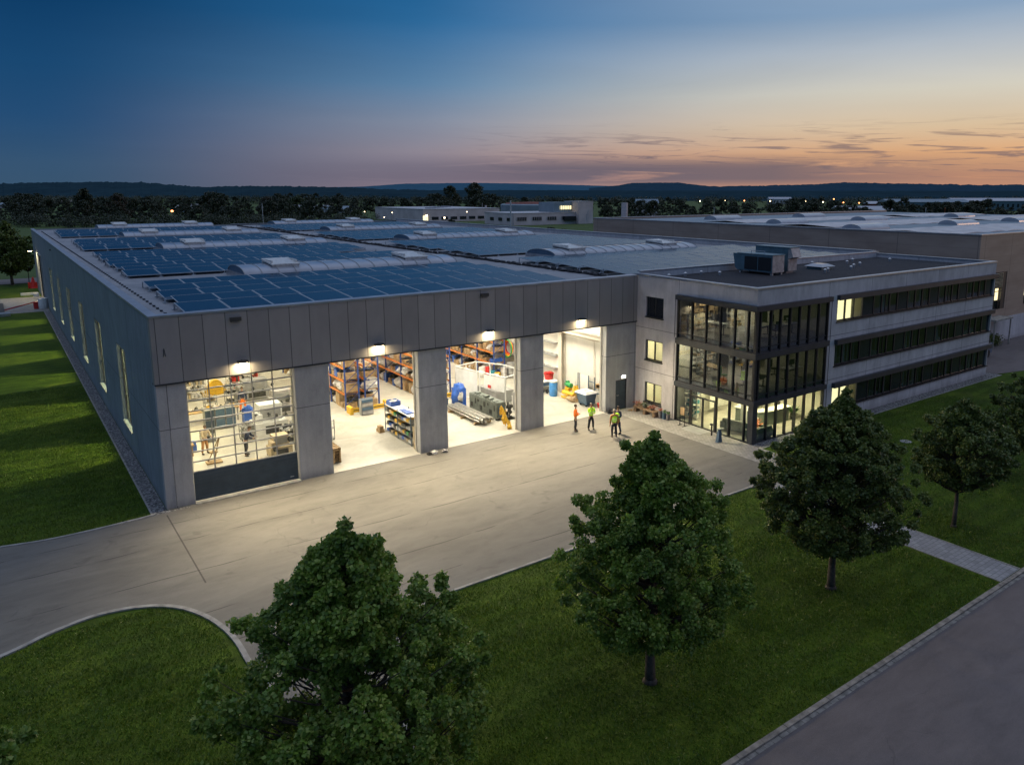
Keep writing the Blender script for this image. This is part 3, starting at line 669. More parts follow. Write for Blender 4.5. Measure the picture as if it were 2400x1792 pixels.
# barrel-vault skylights
for x0, x1 in ((8.0, 24.0), (33.6, 51.2)):
    for yc in (17.0, 45.2, 70.4, 96.2):
        sk = thing('skylight', None, None, ((x0+x1)/2, yc, 8.95)); adopt(sk, hall)
        hw = 2.15; n = 12
        arc = [(yc-hw*math.cos(PI*i/n), 9.22+.5*math.sin(PI*i/n)) for i in range(n+1)]
        b = MB(); b.add([(x, y, z) for x in (x0, x1) for y, z in arc], [(i, i+1, n+2+i, n+1+i) for i in range(n)]); b.build('vault', 'skylight_sheet', sk, smooth=True)
        b = MB(); b.box(x0-.1, x1+.1, yc-hw-.12, yc-hw, 8.95, 9.27); b.box(x0-.1, x1+.1, yc+hw, yc+hw+.12, 8.95, 9.27); b.box(x0-.1, x0, yc-hw, yc+hw, 8.95, 9.27); b.box(x1, x1+.1, yc-hw, yc+hw, 8.95, 9.27); b.build('kerb_frame', 'metal_cap', sk)
        nr = int((x1-x0)/1.12)
        for q in range(nr+1):
            b = MB(); xc = x0+(x1-x0)*q/nr; V_ = []
            for (ya, za) in arc:
                ny, nz_ = (ya-yc)/hw, .9
                V_ += [(xc-.018, ya, za), (xc-.018, ya+ny*.03, za+.03), (xc+.018, ya+ny*.03, za+.03), (xc+.018, ya, za)]
            b.add(V_, [(4*i+k_, 4*i+4+k_, 4*i+4+(k_+1) % 4, 4*i+(k_+1) % 4) for i in range(n) for k_ in range(3)]); b.build('rib', 'grey_paint', sk)
        for x in (x0+.01, x1-.01): b = MB(); b.add([(x, y, z) for y, z in arc], [tuple(range(n+1))]); b.build('end_pane', 'steel_blue', sk)
        for xv in (x0+2.2, x1-3.9):
            b = MB(); b.at(xv+.75, yc-.2, 9.84, 0, R(5)); b.box(-.95, .95, -1.35, 1.25, -.02, .08); b.box(-.9, .9, -1.3, -1.24, -.25, -.02); b.box(-.9, .9, 1.2, 1.26, -.25, -.02); b.T = None
            b.box(xv-.12, xv-.06, yc-1.2, yc+1.1, 9.8, 10.02); b.box(xv+1.56, xv+1.62, yc-1.2, yc+1.1, 9.8, 10.02); b.build('vent_flap', 'wrap', sk)
# light fixtures and sensor boxes
def wall_lamp(x, label):
    t = thing('wall_lamp', label, 'wall lamp', (x, -.1, 6.68), 'floodlights over the big doors')
    b = MB(); b.box(x-.24, x+.24, -.42, -.14, 6.63, 6.73); b.bar((x, -.14, 6.68), (x, -.07, 6.72), .06); b.build('housing', 'lamp_body', t)
    b = MB(); b.box(x-.2, x+.2, -.38, -.18, 6.612, 6.629); b.build('lens', 'lamp_lit', t)
    area('door_lamp', (x, -.30, 6.58), .4, .2, 70, WARM, (0, 0, 0))
    area('door_flood', (x, -.46, 6.66), .5, .12, 620, (1, .82, .52), (R(-42), 0, 0), R(120))
for x, l in ((3.78, 'first floodlight from the left, above the closed glazed sectional door'), (10.76, 'floodlight above the doorway that shows the yellow rack guard'),
             (17.67, 'floodlight above the doorway that shows the bundle of steel tubes'), (24.59, 'floodlight above the doorway nearest the office with the blue barrel')): wall_lamp(x, l)
for x, z, l in ((3.63, 8.74, 'small dark box fixed high on the fascia near its left corner'), (17.42, 8.80, 'small dark box fixed high on the fascia above the third doorway')):
    b = MB(); b.box(x-.25, x+.25, -.22, -.085, z-.09, z+.09); b.box(x-.27, x-.18, -.25, -.22, z-.11, z+.07); tag(b.build('fixture_box', 'lamp_body', origin=(x, -.1, z)), l, 'junction box')
t = thing('exit_lamp', 'small lit white lamp above the dark personnel door', 'lamp', (28.37, -.05, 2.3))
b = MB(); b.box(28.19, 28.55, -.05, -.002, 2.2, 2.4); b.build('housing', 'frame_grey', t)
b = MB(); b.box(28.21, 28.53, -.075, -.051, 2.22, 2.38); b.build('diffuser', 'lamp_white', t)
area('exit_light', (28.37, -.12, 2.28), .3, .12, 7, (1, .93, .75), (R(-60), 0, 0))
t = thing('wall_lamp', 'bright floodlight sticking out of the far end of the long side wall', 'wall lamp', (0, 92.7, 6.5))
b = MB(); b.box(-1.0, -.5, 92.4, 93.0, 6.42, 6.55); b.bar((-.6, 92.7, 6.5), (0, 92.7, 6.45), .07); b.build('housing', 'lamp_body', t)
b = MB(); b.box(-.98, -.52, 92.38, 93.02, 6.38, 6.415); b.build('lens', 'lamp_lit', t)
area('side_lamp', (-.75, 92.7, 6.3), .4, .4, 260, WARM)
b = MB(); b.box(-.02, 0, 61.6, 61.9, 8.3, 8.5); b.box(-.10, -.02, 61.65, 61.85, 8.33, 8.47); tag(b.build('fixture_box', 'black', origin=(0, 61.7, 8.4)), 'small black box fixed under the roof edge of the long blue side wall', 'junction box')
# lightning conductor down the front pier
b = MB(); b.tube((.44, -.02, .1), (.44, -.02, 3.78), .012, n=5); b.box(.41, .47, -.045, -.002, 1.1, 1.2); b.build('lightning_conductor', 'frame_grey', hall)
b = MB(); b.tube((.43, -.085, 7.3), (.47, -.085, 7.7), .012, n=5); b.tube((.47, -.085, 7.7), (.52, -.085, 7.3), .012, n=5); b.build('cable_loop', 'frame_dark', hall)

# ------------------------------------------------------------------ solar arrays
def panel_mesh(w, d):
    b = MB(); b.box(-w/2, w/2, -d/2, d/2, -.03, 0); o1 = b
    me = bpy.data.meshes.new('solar_panel')
    fr = MB(); fr.cur = 0; fr.box(-w/2+.035, w/2-.035, -d/2+.035, d/2-.035, -.02, .001)
    fr.cur = 1
    for q in ((-w/2, w/2, -d/2, -d/2+.035), (-w/2, w/2, d/2-.035, d/2), (-w/2, -w/2+.035, -d/2+.035, d/2-.035), (w/2-.035, w/2, -d/2+.035, d/2-.035)):
        fr.box(q[0], q[1], q[2], q[3], -.035, .006)
    me.from_pydata(fr.v, [], fr.f); me.materials.append(M['solar_cell']); me.materials.append(M['metal_rail']); me.polygons.foreach_set('material_index', fr.mi); me.update()
    return me
PW, PD, PITCHY, TILT = 2.02, 2.66, 2.79, R(3.6)
PME = panel_mesh(PW, PD)
def array(label, x0, ncol, y0, nrow, shift=.12, skip=()):
    t = thing('solar_array', label, 'solar array', (x0, y0, 8.95), 'solar arrays on the hall roof')
    b = MB()
    for r in range(nrow):
        yc = y0+PITCHY*(r+.5)
        for cidx in range(ncol):
            if (r, cidx) in skip: continue
            o = bpy.data.objects.new('solar_panel', PME); COL.objects.link(o); o.parent = t
            o.location = (PW*1.015*(cidx+.5)+shift*(r-nrow/2)*.6 + (.0 if r % 2 == 0 else .28), yc-y0, .29+rnd.uniform(-.006, .006)); o.rotation_euler = (TILT+rnd.uniform(-.003, .003), rnd.uniform(-.003, .003), 0)
        xa, xb = x0+shift*(r-nrow/2)*.6, x0+ncol*PW*1.015+shift*(r-nrow/2)*.6
        for cidx in range(ncol+1):
            xc = xa+(xb-xa)*cidx/ncol
            b.box(xc-.03, xc+.03, yc-PD/2+.05, yc-PD/2+.11, 8.95, 9.13); b.box(xc-.03, xc+.03, yc+PD/2-.15, yc+PD/2-.09, 8.95, 9.28); b.box(xc-.12, xc+.12, yc-PD/2-.02, yc-PD/2+.22, 8.951, 9.0)
        b.box(xa, xb, yc-PD/2+.06, yc-PD/2+.1, 9.10, 9.13); b.box(xa, xb, yc+PD/2-.14, yc+PD/2-.1, 9.25, 9.28)
    b.build('support_rail', 'metal_rail', t)
    return t
array('foremost left solar array beside the front fascia, five rows of deep blue panels', 1.75, 11, .35, 5)
array('left solar array of three rows just behind the first barrel skylight', 1.9, 11, 19.8, 3)
array('left solar array of five rows just in front of the second barrel skylight', 2.0, 11, 28.7, 5, skip=((0, 10), (0, 9), (1, 10)))
array('left solar array between the second and third barrel skylights', 2.1, 11, 48.2, 6)
array('left solar array between the third and the farthest barrel skylights', 2.1, 11, 74.4, 6)
array('right solar array beside the office parapet, five rows of pale reflecting panels', 29.6, 13, .85, 5)
array('right solar array of three rows behind the skylight nearest the office', 29.6, 12, 20.6, 3)
array('right solar array of four rows in front of the second right skylight', 29.6, 12, 30.0, 4)
array('right solar array between the second and third right skylights', 29.6, 12, 48.2, 6)
array('right solar array at the far right corner of the hall roof', 29.6, 12, 74.4, 6)
b = MB(); r2 = random.Random(3)
yy = .6
while yy < 97:
    b.blob((28.35+r2.uniform(-.12, .12), yy, 9.06), r2.uniform(.1, .2), r2.uniform(.2, .42), r2.uniform(.06, .16), yy, .3, 6, 4); yy += r2.uniform(.28, .62)
b.box(28.3, 28.42, .6, 97, 8.955, 9.04)
tag(b.build('cable_bundle', 'cable', origin=(28.35, .6, 8.95)), 'black lumpy cable run along the roof joint between left and right arrays', 'cable')
b = MB(); b.tube((2.4, 15.6, 9.05), (7.4, 16.3, 9.05), .03, n=6)
for q in range(6): b.box(2.4+q-.06, 2.4+q+.06, 15.55+q*.14, 15.75+q*.14, 8.95, 9.12)
b.blob((2.9, 15.3, 9.02), .25, .2, .1, 2, .4, 6, 4)
tag(b.build('roof_conduit', 'metal_rail', origin=(2.4, 15.6, 8.95)), 'thin conduit on small feet leading to the nearest left skylight', 'conduit')
# lightning wire with feet along the left roof edge
b = MB(); b.tube((1.0, .8, 9.0), (1.0, 96, 9.0), .012, n=4)
for q in range(95): b.box(.94, 1.06, 1+q-.05, 1+q+.05, 8.95, 9.03)
tag(b.build('lightning_wire', 'frame_dark', origin=(1, .8, 8.95)), 'thin wire on small round feet along the left edge of the roof', 'wire')
# ------------------------------------------------------------------ office building
OX, OY, OE, OH = 29.52, -10.19, 58.87, 9.3
office = thing('office_building', 'three storey grey concrete office block with glazed corner and dark window bands', 'office building', (OX, OY, 0))
GW, GS = (-10.19, -3.85), (29.52, 36.5)      # glazed corner: along the west face, along the south face
FL = [0, 2.9, 5.8]
STR = [(.80, 2.27), (3.67, 5.12), (6.58, 7.99)]
b = MB()
b.wall('x', -3.85, .0, 0, 9.2, OX, OX+.3, [(-2.58, -.93, .62, 2.0), (-2.58, -.93, 3.55, 4.92), (-2.58, -.93, 6.5, 7.84)])
b.box(OX, OX+.3, -10.19, -3.85, 8.26, 9.2)
b.build('west_wall', 'concrete_office', office)
b = MB(); b.wall('y', 36.55, OE, 0, 9.2, OY, OY+.3, [(37.40, 58.75, z0, z1) for z0, z1 in STR]); b.box(OX+.3, 36.55, OY, OY+.3, 8.26, 9.2); b.build('south_wall', 'concrete_office', office)
b = MB(); b.box(OE-.3, OE, OY+.3, .3, 0, 9.2); b.build('east_wall', 'concrete_office', office)
b = MB(); b.box(OX-.05, OX+.33, OY-.05, .0, 9.2, 9.3); b.box(OX+.33, OE+.05, OY-.05, OY+.33, 9.2, 9.3); b.box(OE-.33, OE+.05, OY+.33, .35, 9.2, 9.3); b.build('parapet_cap', 'metal_cap', office)
b = MB(); b.box(OX+.3, OE-.3, -.02, .12, 8.9, 9.36); b.build('roof_upstand', 'concrete_office', office)
b = MB(); b.box(OX+.3, OE+.0, -.05, .30, 9.362, 9.44); b.build('parapet_cap', 'metal_cap', office)
b = MB(); b.box(OX+.3, OE-.3, OY+.3, -.021, 8.6, 8.93); b.build('roof', 'roof_gravel', office)
# floors and inner partitions
b = MB()
for z in (2.35, 5.25): b.box(OX+.22, OE-.31, OY+.30, -.1, z+.05, z+.52)
b.box(OX+.22, OE-.3, OY+.3, -.1, 8.22, 8.59); b.build('floor_slab', 'ceiling_tile', office)
b = MB()
for z in (.0, 2.88, 5.78): b.box(OX+.2, OE-.32, OY+.2, -.12, z, z+.025)
b.build('floor', 'office_floor', office)
b = MB()
for z0, z1 in ((.03, 2.39), (2.93, 5.29), (5.82, 8.21)):
    b.box(OX+.35, OE-.35, -.35, -.13, z0, z1)            # back wall
    b.box(37.0, OE-.35, -5.4, -5.3, z0, z1)              # corridor wall
    for k in range(6): b.box(37.05+4.33*k, 37.13+4.33*k, OY+.32, -5.4, z0, z1)
b.box(OX+.35, 33.2, -3.75, -3.65, .03, 2.39)
b.build('partition', 'office_wall', office)
for (cx_, cy_) in ((31.9, -7.6), (35.4, -6.6)):
    b = MB()
    for z0, z1 in ((.03, 2.39), (2.93, 5.29), (5.82, 8.21)): b.tube((cx_, cy_, z0), (cx_, cy_, z1), .2, n=14)
    b.build('column', 'concrete_front', office, smooth=True)
# projecting dark bands round the glazed corner
for z0, z1, pj in ((7.97, 8.27, .22), (5.13, 5.48, .14), (2.33, 2.62, .14)):
    b = MB(); b.box(OX-pj, OX+.1, OY-pj, -3.83, z0, z1); b.box(OX+.1, 36.6, OY-pj, OY+.1, z0, z1); b.build('facade_band', 'band_dark', office)
# curtain wall mullions
MWY = [-3.9, -5.13, -6.31, -7.45, -8.57, -9.56, -10.12]
MSX = [29.86, 30.83, 31.73, 32.63, 33.56, 34.49, 35.49, 36.43]
for lvl, (z0, z1) in enumerate(((.0, 2.33), (2.62, 5.13), (5.48, 7.97))):
    cw = thing('glazing', None, None, (OX, OY, z0)); adopt(cw, office)
    b = MB()
    ys_ = MWY if lvl else [-3.9, -5.2, -7.35, -8.40, -9.55, -10.12]
    for y_ in ys_: b.box(OX-.05, OX+.14, y_-.035, y_+.035, z0, z1)
    for x_ in MSX: b.box(x_-.035, x_+.035, OY-.05, OY+.14, z0, z1)
    b.box(OX-.03, OX+.16, OY-.03, OY+.16, z0, z1)
    h = .28 if lvl else .07
    b.box(OX+.0, OX+.1, -10.1, -3.86, z0, z0+.06); b.box(OX+.1, 36.5, OY+.0, OY+.1, z0, z0+.06)
    if lvl:
        b.box(OX+.01, OX+.09, -10.1, -3.86, z0+h, z0+h+.05); b.box(OX+.1, 36.5, OY+.01, OY+.09, z0+h, z0+h+.05)
    b.box(OX+.0, OX+.1, -10.1, -3.86, z1-.07, z1); b.box(OX+.1, 36.5, OY+.0, OY+.1, z1-.07, z1)
    if lvl == 0:
        b.box(OX-.02, OX+.12, -7.35, -5.2, 1.90, 1.98); b.box(OX-.02, OX+.12, -6.28, -6.20, .0, 1.9)
        b.box(OX-.02, OX+.12, -7.32, -7.22, 0, 1.9); b.box(OX-.02, OX+.12, -5.33, -5.23, 0, 1.9)
        b.box(OX-.12, OX-.08, -6.33, -6.31, .8, 1.3); b.box(OX-.12, OX-.08, -6.17, -6.15, .8, 1.3)
    b.build('mullion', 'frame_dark', cw)
    b = MB(); b.box(OX+.04, OX+.046, -10.1, -3.88, z0+.02, z1-.02); b.box(OX+.12, 36.45, OY+.04, OY+.046, z0+.02, z1-.02)
    b.build('pane', 'glass' if lvl == 0 else 'glass_tinted', cw)
b = MB(); b.box(OX-.06, OX+.35, OY-.06, OY+.30, 0, 2.33); b.build('corner_pier', 'band_dark', office)
# guide wires of the blinds next to the glazing
b = MB()
for z0, z1 in ((.1, 2.3), (2.62, 5.1), (5.5, 7.95)):
    b.tube((36.66, OY-.09, z0), (36.66, OY-.09, z1), .018, n=5); b.tube((OX-.09, -3.74, z0), (OX-.09, -3.74, z1), .018, n=5)
b.build('blind_guide', 'frame_dark', office)
# three punched windows beside the hall
for i, (z0, z1) in enumerate(((.62, 2.0), (3.55, 4.92), (6.5, 7.84))):
    w = thing('window', None, None, (OX, -1.75, z0)); adopt(w, office)
    b = MB(); b.box(OX+.1, OX+.18, -2.58, -2.50, z0, z1); b.box(OX+.1, OX+.18, -1.01, -.93, z0, z1); b.box(OX+.1, OX+.18, -1.80, -1.71, z0, z1); b.box(OX+.1, OX+.18, -2.5, -1.01, z0, z0+.07); b.box(OX+.1, OX+.18, -2.5, -1.01, z1-.07, z1)
    b.build('frame', 'frame_dark', w)
    b = MB(); b.box(OX+.13, OX+.136, -2.55, -.96, z0+.02, z1-.02); b.build('pane', 'glass' if i < 2 else 'glass_tinted', w)
    b = MB(); b.box(OX-.09, OX+.1, -2.62, -.90, z0-.07, z0); b.build('sill', 'frame_dark', w)
    if i == 2: b = MB(); b.box(OX+.3, OX+.34, -2.6, -.9, z0, z1); b.build('blind', 'window_dark', w)
    else:
        b = MB(); b.box(OX+2.2, OX+2.25, -3.6, -.4, z0-.55, z1+.35); b.build('room_wall', 'office_wall', w)
# window bands on the south face
LIT = {(2, 0), (0, 0)}
r3 = random.Random(11)
for lvl, (z0, z1) in enumerate(STR):
    b = MB(); b.box(37.30, 58.95, OY-.24, OY+.02, z1-.02, z1+.30); b.build('sunshade_band', 'band_dark', office)
    b = MB(); b.box(37.32, 58.9, OY-.08, OY+.1, z0-.06, z0); b.build('sill', 'frame_dark', office)
    for bay in range(5):
        x0 = 37.42+4.29*bay
        w = thing('window', None, None, (x0, OY, z0)); adopt(w, office)
        b = MB(); xsn = [0, 1.0, 1.96, 2.95]
        for q in xsn: b.box(x0+q-.04, x0+q+.05, OY+.1, OY+.2, z0, z1)
        b.box(x0, x0+4.29, OY+.1, OY+.2, z0, z0+.07); b.box(x0, x0+4.29, OY+.1, OY+.2, z1-.07, z1)
        b.box(x0+1.46, x0+1.50, OY+.12, OY+.18, z0, z1) if bay % 2 else None
        b.build('frame', 'frame_dark', w)
        b = MB(); b.box(x0+3.0, x0+4.25, OY+.13+.01*(lvl == 1), OY+.16+.01*(lvl == 1), z0, z1); b.build('infill_panel', 'window_dark', w)
        b = MB(); b.box(x0+.02, x0+2.98, OY+.145, OY+.151, z0+.02, z1-.02); b.build('pane', 'glass' if (lvl, bay) in LIT else 'glass_tinted', w)
        if (lvl, bay) in LIT:
            b = MB(); b.box(x0+.1, x0+2.9, OY+.9, OY+.93, z0-.3, z1+.2); b.build('roller_blind', 'lit_panel', w)
        else:
            b = MB()
            for q in range(7):
                if r3.random() < .62:
                    xa = x0+q*.42+r3.uniform(.02, .2); b.box(xa, xa+r3.choice((.04, .06, .1, .26)), OY+.3, OY+.33, z0, z1)
            for q in range(2): xa = x0+r3.uniform(.1, 2.4); b.box(xa, xa+.5, OY+.5, OY+.9, z0-.6, z0+r3.uniform(.1, .4))
            b.build('blind', 'blind', w)
# office lamps
AM = (1, .84, .50)
for x_, y_, p_ in ((31.6, -5.6, 45), (31.6, -8.6, 45), (34.6, -8.6, 45), (34.6, -4.6, 40), (34.0, -1.8, 20)): area('office_lamp', (x_, y_, 2.3), 1.2, .3, p_*3.8, (1, .85, .50))
for x_, y_, p_ in ((31.2, -2.0, 26), (32.0, -5.0, 55), (34.5, -6.4, 30)): area('office_lamp', (x_, y_, 5.2), 1.2, .3, p_, AM)
for x_, y_, p_ in ((31.4, -5.0, 55), (34.0, -6.0, 24)): area('office_lamp', (x_, y_, 8.1), 1.2, .3, p_, AM)
area('office_lamp', (30.6, -1.8, 2.3), .8, .5, 120, AM); area('office_lamp', (30.8, -1.8, 5.2), .8, .5, 120, AM)
area('office_lamp', (48, -8, 8.1), 12, .3, 5, (1, .92, .75))

# ---- things inside the glazed corner
def desk(x, y, z, rz, label, cat='desk', mats=('white_paint', 'frame_dark'), w=1.5, d=.7, h=.73):
    t = thing('desk', label, cat, (x, y, z))
    b = MB(); b.box(x-w/2, x+w/2, y-d/2, y+d/2, z+h-.035, z+h); b.build('desk_top', mats[0], t)
    b = MB()
    for sx in (-1, 1):
        b.box(x+sx*(w/2-.08)-.025, x+sx*(w/2-.08)+.025, y-.025, y+.025, z, z+h-.035); b.box(x+sx*(w/2-.08)-.03, x+sx*(w/2-.08)+.03, y-d/2+.03, y+d/2-.03, z, z+.03)
    b.box(x-w/2+.1, x+w/2-.1, y-.02, y+.02, z+.5, z+.55); b.build('desk_frame', mats[1], t)
    t.rotation_euler[2] = rz; return t
def office_chair(x, y, z, rz, label, mat='fabric_dark'):
    t = thing('office_chair', label, 'office chair', (x, y, z), None)
    b = MB(); b.at(x, y, z); b.lathe([(.2, .43), (.24, .45), (.24, .49), (.1, .51)], 0, 0, 0, 10); b.build('seat', mat, t, smooth=True)
    b = MB(); b.at(x, y, z); b.box(-.2, .2, .2, .25, .58, 1.05); b.box(-.03, .03, .2, .24, .45, .6); b.build('backrest', mat, t)
    b = MB(); b.tube((x, y, z+.08), (x, y, z+.43), .025, n=6)
    for k in range(5): a = k*2*PI/5; b.bar((x, y, z+.09), (x+.27*math.cos(a), y+.27*math.sin(a), z+.04), .035)
    b.build('star_base', 'frame_dark', t); t.rotation_euler[2] = rz; return t
def shelf(x, y, z, w, d, h, rz, label, fill, nsh=5, mat='white_paint', name='shelf_unit', seed=1):
    t = thing(name, label, 'shelf', (x, y, z)); rr = random.Random(seed)
    b = MB()
    for sx in (-1, 1):
        for sy in (-1, 1): b.box(x+sx*w/2-.02, x+sx*w/2+.02, y+sy*d/2-.02, y+sy*d/2+.02, z, z+h)
    b.build('upright', mat, t)
    for k in range(nsh):
        b = MB(); zz = z+.12+(h-.2)*k/(nsh-1); b.box(x-w/2, x+w/2, y-d/2, y+d/2, zz, zz+.03); b.build('shelf_board', mat, t)
    b = MB(); 
    for k in range(nsh-1):
        zz = z+.15+(h-.2)*k/(nsh-1); xx_ = x-w/2+.05
        while xx_ < x+w/2-.1:
            ww = rr.uniform(.05, .18); hh = rr.uniform(.1, (h-.2)/(nsh-1)-.08)
            b.cur = rr.randrange(len(fill)); b.box(xx_, xx_+ww, y-d/2+.03, y+d/2-.03, zz, zz+hh); xx_ += ww+rr.uniform(.005, .06)
    b.build('folders', fill, t); t.rotation_euler[2] = rz; return t
z2, z3 = 2.905, 5.805
desk(31.2, -5.6, z3, R(90), 'white desk on the top floor behind the left end of the glazed corner')
desk(34.6, -8.4, z3, R(0), 'white desk on the top floor behind the right glazed face')
desk(33.0, -7.9, z3, R(12), 'white desk on the top floor close behind the building corner')
desk(31.4, -5.4, z2, R(80), 'white desk on the middle floor behind the left end of the glazed corner', mats=('wood', 'frame_dark'))
desk(33.6, -6.4, z2, R(0), 'wooden desk on the middle floor, deep behind the left glazed face', mats=('wood', 'frame_dark'))
desk(35.2, -8.6, z2, R(0), 'white desk on the middle floor behind the right glazed face')
desk(31.6, -9.0, z2, R(15), 'small dark round ended desk near the middle floor corner', mats=('fabric_dark', 'frame_dark'), w=1.0)
office_chair(30.9, -6.7, z2, 1, 'green office chair on the middle floor next to the left glazed face', 'plastic_green')
office_chair(31.0, -8.2, z2, 2.4, 'lime office chair on the middle floor below the dark desk', 'fabric_hivis')
office_chair(34.9, -7.5, z2, .4, 'dark office chair behind the right glazed face of the middle floor')
office_chair(33.2, -8.7, z3, 3, 'dark office chair on the top floor near the building corner')
office_chair(35.0, -7.3, z3, .2, 'dark office chair on the top floor, right of the corner')
shelf(31.6, -4.15, z3, 2.2, .4, 2.1, 0, 'tall shelf full of files at the left end of the top floor', ('carton', 'wood', 'carton_pale', 'fabric_dark'), 6, 'wood', seed=4)
shelf(31.8, -4.15, z2, 1.8, .4, 2.0, 0, 'shelf of grey files at the left end of the middle floor', ('grey_paint', 'wrap', 'fabric_dark', 'carton'), 6, 'grey_paint', seed=5)
shelf(34.2, -5.0, z3, 2.0, .4, 1.9, 0, 'pale cupboard shelf against the middle of the top floor', ('white_paint', 'wrap', 'carton_pale'), 5, 'white_paint', seed=6)
t = thing('desk_lamp', 'white desk lamp seen through the right glazing of the top floor', 'desk lamp', (34.2, -8.9, z3+.73))
b = MB(); b.lathe([(.1, 0), (.1, .02), (.02, .03)], 34.2, -8.9, z3+.73, 12); b.tube((34.2, -8.9, z3+.75), (34.05, -8.9, z3+1.1), .015, n=6); b.build('arm', 'white_paint', t)
b = MB(); b.tube((34.02, -8.9, z3+1.14), (34.3, -8.9, z3+1.08), .04, .09, 10); b.build('lamp_shade', 'white_paint', t)
# ground floor lobby
t = thing('reception_counter', 'curved green fronted reception counter with a white top behind the ground floor glazing', 'counter', (33.6, -7.2, 0))
pts = [(32.1, -8.2), (32.4, -8.75), (33.0, -9.0), (35.0, -9.0), (35.0, -8.4), (33.2, -8.35), (32.85, -8.15), (32.8, -7.0), (32.1, -7.0)]
b = MB(); b.prism([(x+.3, y+.5) for x, y in pts], .03, .95); b.build('counter_front', 'counter', t)
b = MB(); b.prism([((x-33.6)*1.06+33.9, (y+8)*1.08-7.5) for x, y in pts], .95, 1.0); b.build('counter_top', 'white_paint', t)
def sofa(x, y, rz, label, w=1.7):
    t = thing('sofa', label, 'sofa', (x, y, .03))
    b = MB(); b.box(x-w/2, x+w/2, y-.4, y+.4, .12, .42); b.build('seat', 'sofa', t)
    b = MB(); b.box(x-w/2, x+w/2, y+.4, y+.58, .12, .78); b.build('backrest', 'sofa', t)
    for s_ in (-1, 1): b = MB(); b.box(x+s_*(w/2+.08)-.08, x+s_*(w/2+.08)+.08, y-.4, y+.58, .1, .58); b.build('armrest', 'sofa', t)
    b = MB()
    for sx in (-1, 1):
        for sy in (-1, 1): b.box(x+sx*w/2*.9-.02, x+sx*w/2*.9+.02, y+sy*.34-.02, y+sy*.34+.02, .03, .12)
    b.build('leg', 'metal_bright', t); t.rotation_euler[2] = rz
sofa(31.0, -8.0, R(100), 'dark grey sofa in the lobby behind the left glazed face')
sofa(30.9, -9.5, R(180), 'grey sofa in the lobby right behind the building corner', 1.3)
t = thing('armchair', 'pale armchair behind the ground floor glazing right of the corner', 'armchair', (31.0, -9.0, .03))
b = MB(); b.box(31.2, 32.0, -9.4, -8.7, .2, .45); b.build('seat', 'wrap', t); b = MB(); b.box(31.2, 32.0, -8.7, -8.55, .2, .85); b.build('backrest', 'wrap', t)
b = MB(); b.box(31.22, 31.98, -9.38, -8.6, .05, .1); b.bar((31.6, -9, .1), (31.6, -9, .2), .05); b.build('base', 'frame_dark', t)
def potplant(x, y, z, label, h=1.0, mat='plant_leaf', seed=0, pot='pot', r=.2):
    t = thing('potted_plant', label, 'potted plant', (x, y, z)); rr = random.Random(seed)
    b = MB(); b.lathe([(r*.7, 0), (r, .3), (r*.92, .32), (r*.85, .27)], x, y, z, 12); b.build('pot', pot, t, smooth=True)
    b = MB()
    for k in range(46):
        a = rr.uniform(0, 2*PI); e = rr.uniform(.15, 1.3); L = rr.uniform(.5, 1)*(h-.3)
        p = Vector((x, y, z+.3)); q = p+Vector((math.cos(a)*math.cos(e), math.sin(a)*math.cos(e), math.sin(e)))*L
        s_ = Vector((-math.sin(a), math.cos(a), 0))*.05; mid_ = (p+q)/2+Vector((0, 0, .06))
        b.add([p, mid_+s_, q, mid_-s_], [(0, 1, 2, 3)])
    b.build('leaves', mat, t)
potplant(31.4, -8.9, .03, 'orange flowering pot plant in the lobby just behind the corner', 1.1, 'flower', 3)
potplant(35.9, -8.4, .03, 'leafy pot plant at the right end of the ground floor glazing', 1.2, 'plant_leaf', 8)
shelf(30.6, -4.4, .03, 1.1, .35, 2.1, R(90), 'slim display rack of brochures beside the glass entrance', ('plastic_teal', 'wrap', 'steel_blue', 'white_paint'), 7, 'frame_grey', 'display_rack', 9)
desk(34.5, -6.0, .03, 0, 'white table at the back of the lobby behind the reception counter', w=1.8)
for k, (x_, y_) in enumerate(((33.6, -6.9), (35.6, -7.4), (34.6, -5.2))): office_chair(x_, y_, .03, k*2, ['dark office chair behind the curved reception counter', 'dark office chair by the right end of the reception counter', 'dark office chair at the white table deep in the lobby'][k])
b = MB(); b.box(33.0, 35.2, -9.35, -9.3, 2.05, 2.2); tag(b.build('hanging_banner', 'plastic_red', origin=(34, -9.3, 2.1)), 'narrow red banner hanging at the top of the ground floor glazing', 'banner')
b = MB(); b.at(33.3, -4.4, 0); b.box(-1.0, 1.0, 0, .05, .4, 2.1); b.T = None; tag(b.build('wall_board', 'wrap', origin=(33.3, -4.4, 1)), 'white board on the rear wall of the entrance lobby', 'board')
# monitors on desks
for x_, y_, z_, l in ((31.2, -5.5, z3, 'dark monitor on the left top floor desk'), (34.8, -8.3, z3, 'dark monitor on the right top floor desk'), (35.3, -8.5, z2, 'dark monitor on the right middle floor desk'), (33.6, -6.3, z2, 'dark monitor on the wooden desk of the middle floor')):
    t = thing('monitor', l, 'monitor', (x_, y_, z_+.73)); b = MB(); b.box(x_-.28, x_+.28, y_-.02, y_+.02, z_+.86, z_+1.2); b.build('screen', 'black', t)
    b = MB(); b.box(x_-.02, x_+.02, y_-.0, y_+.03, z_+.74, z_+.9); b.box(x_-.12, x_+.12, y_-.08, y_+.08, z_+.73, z_+.745); b.build('stand', 'frame_dark', t)

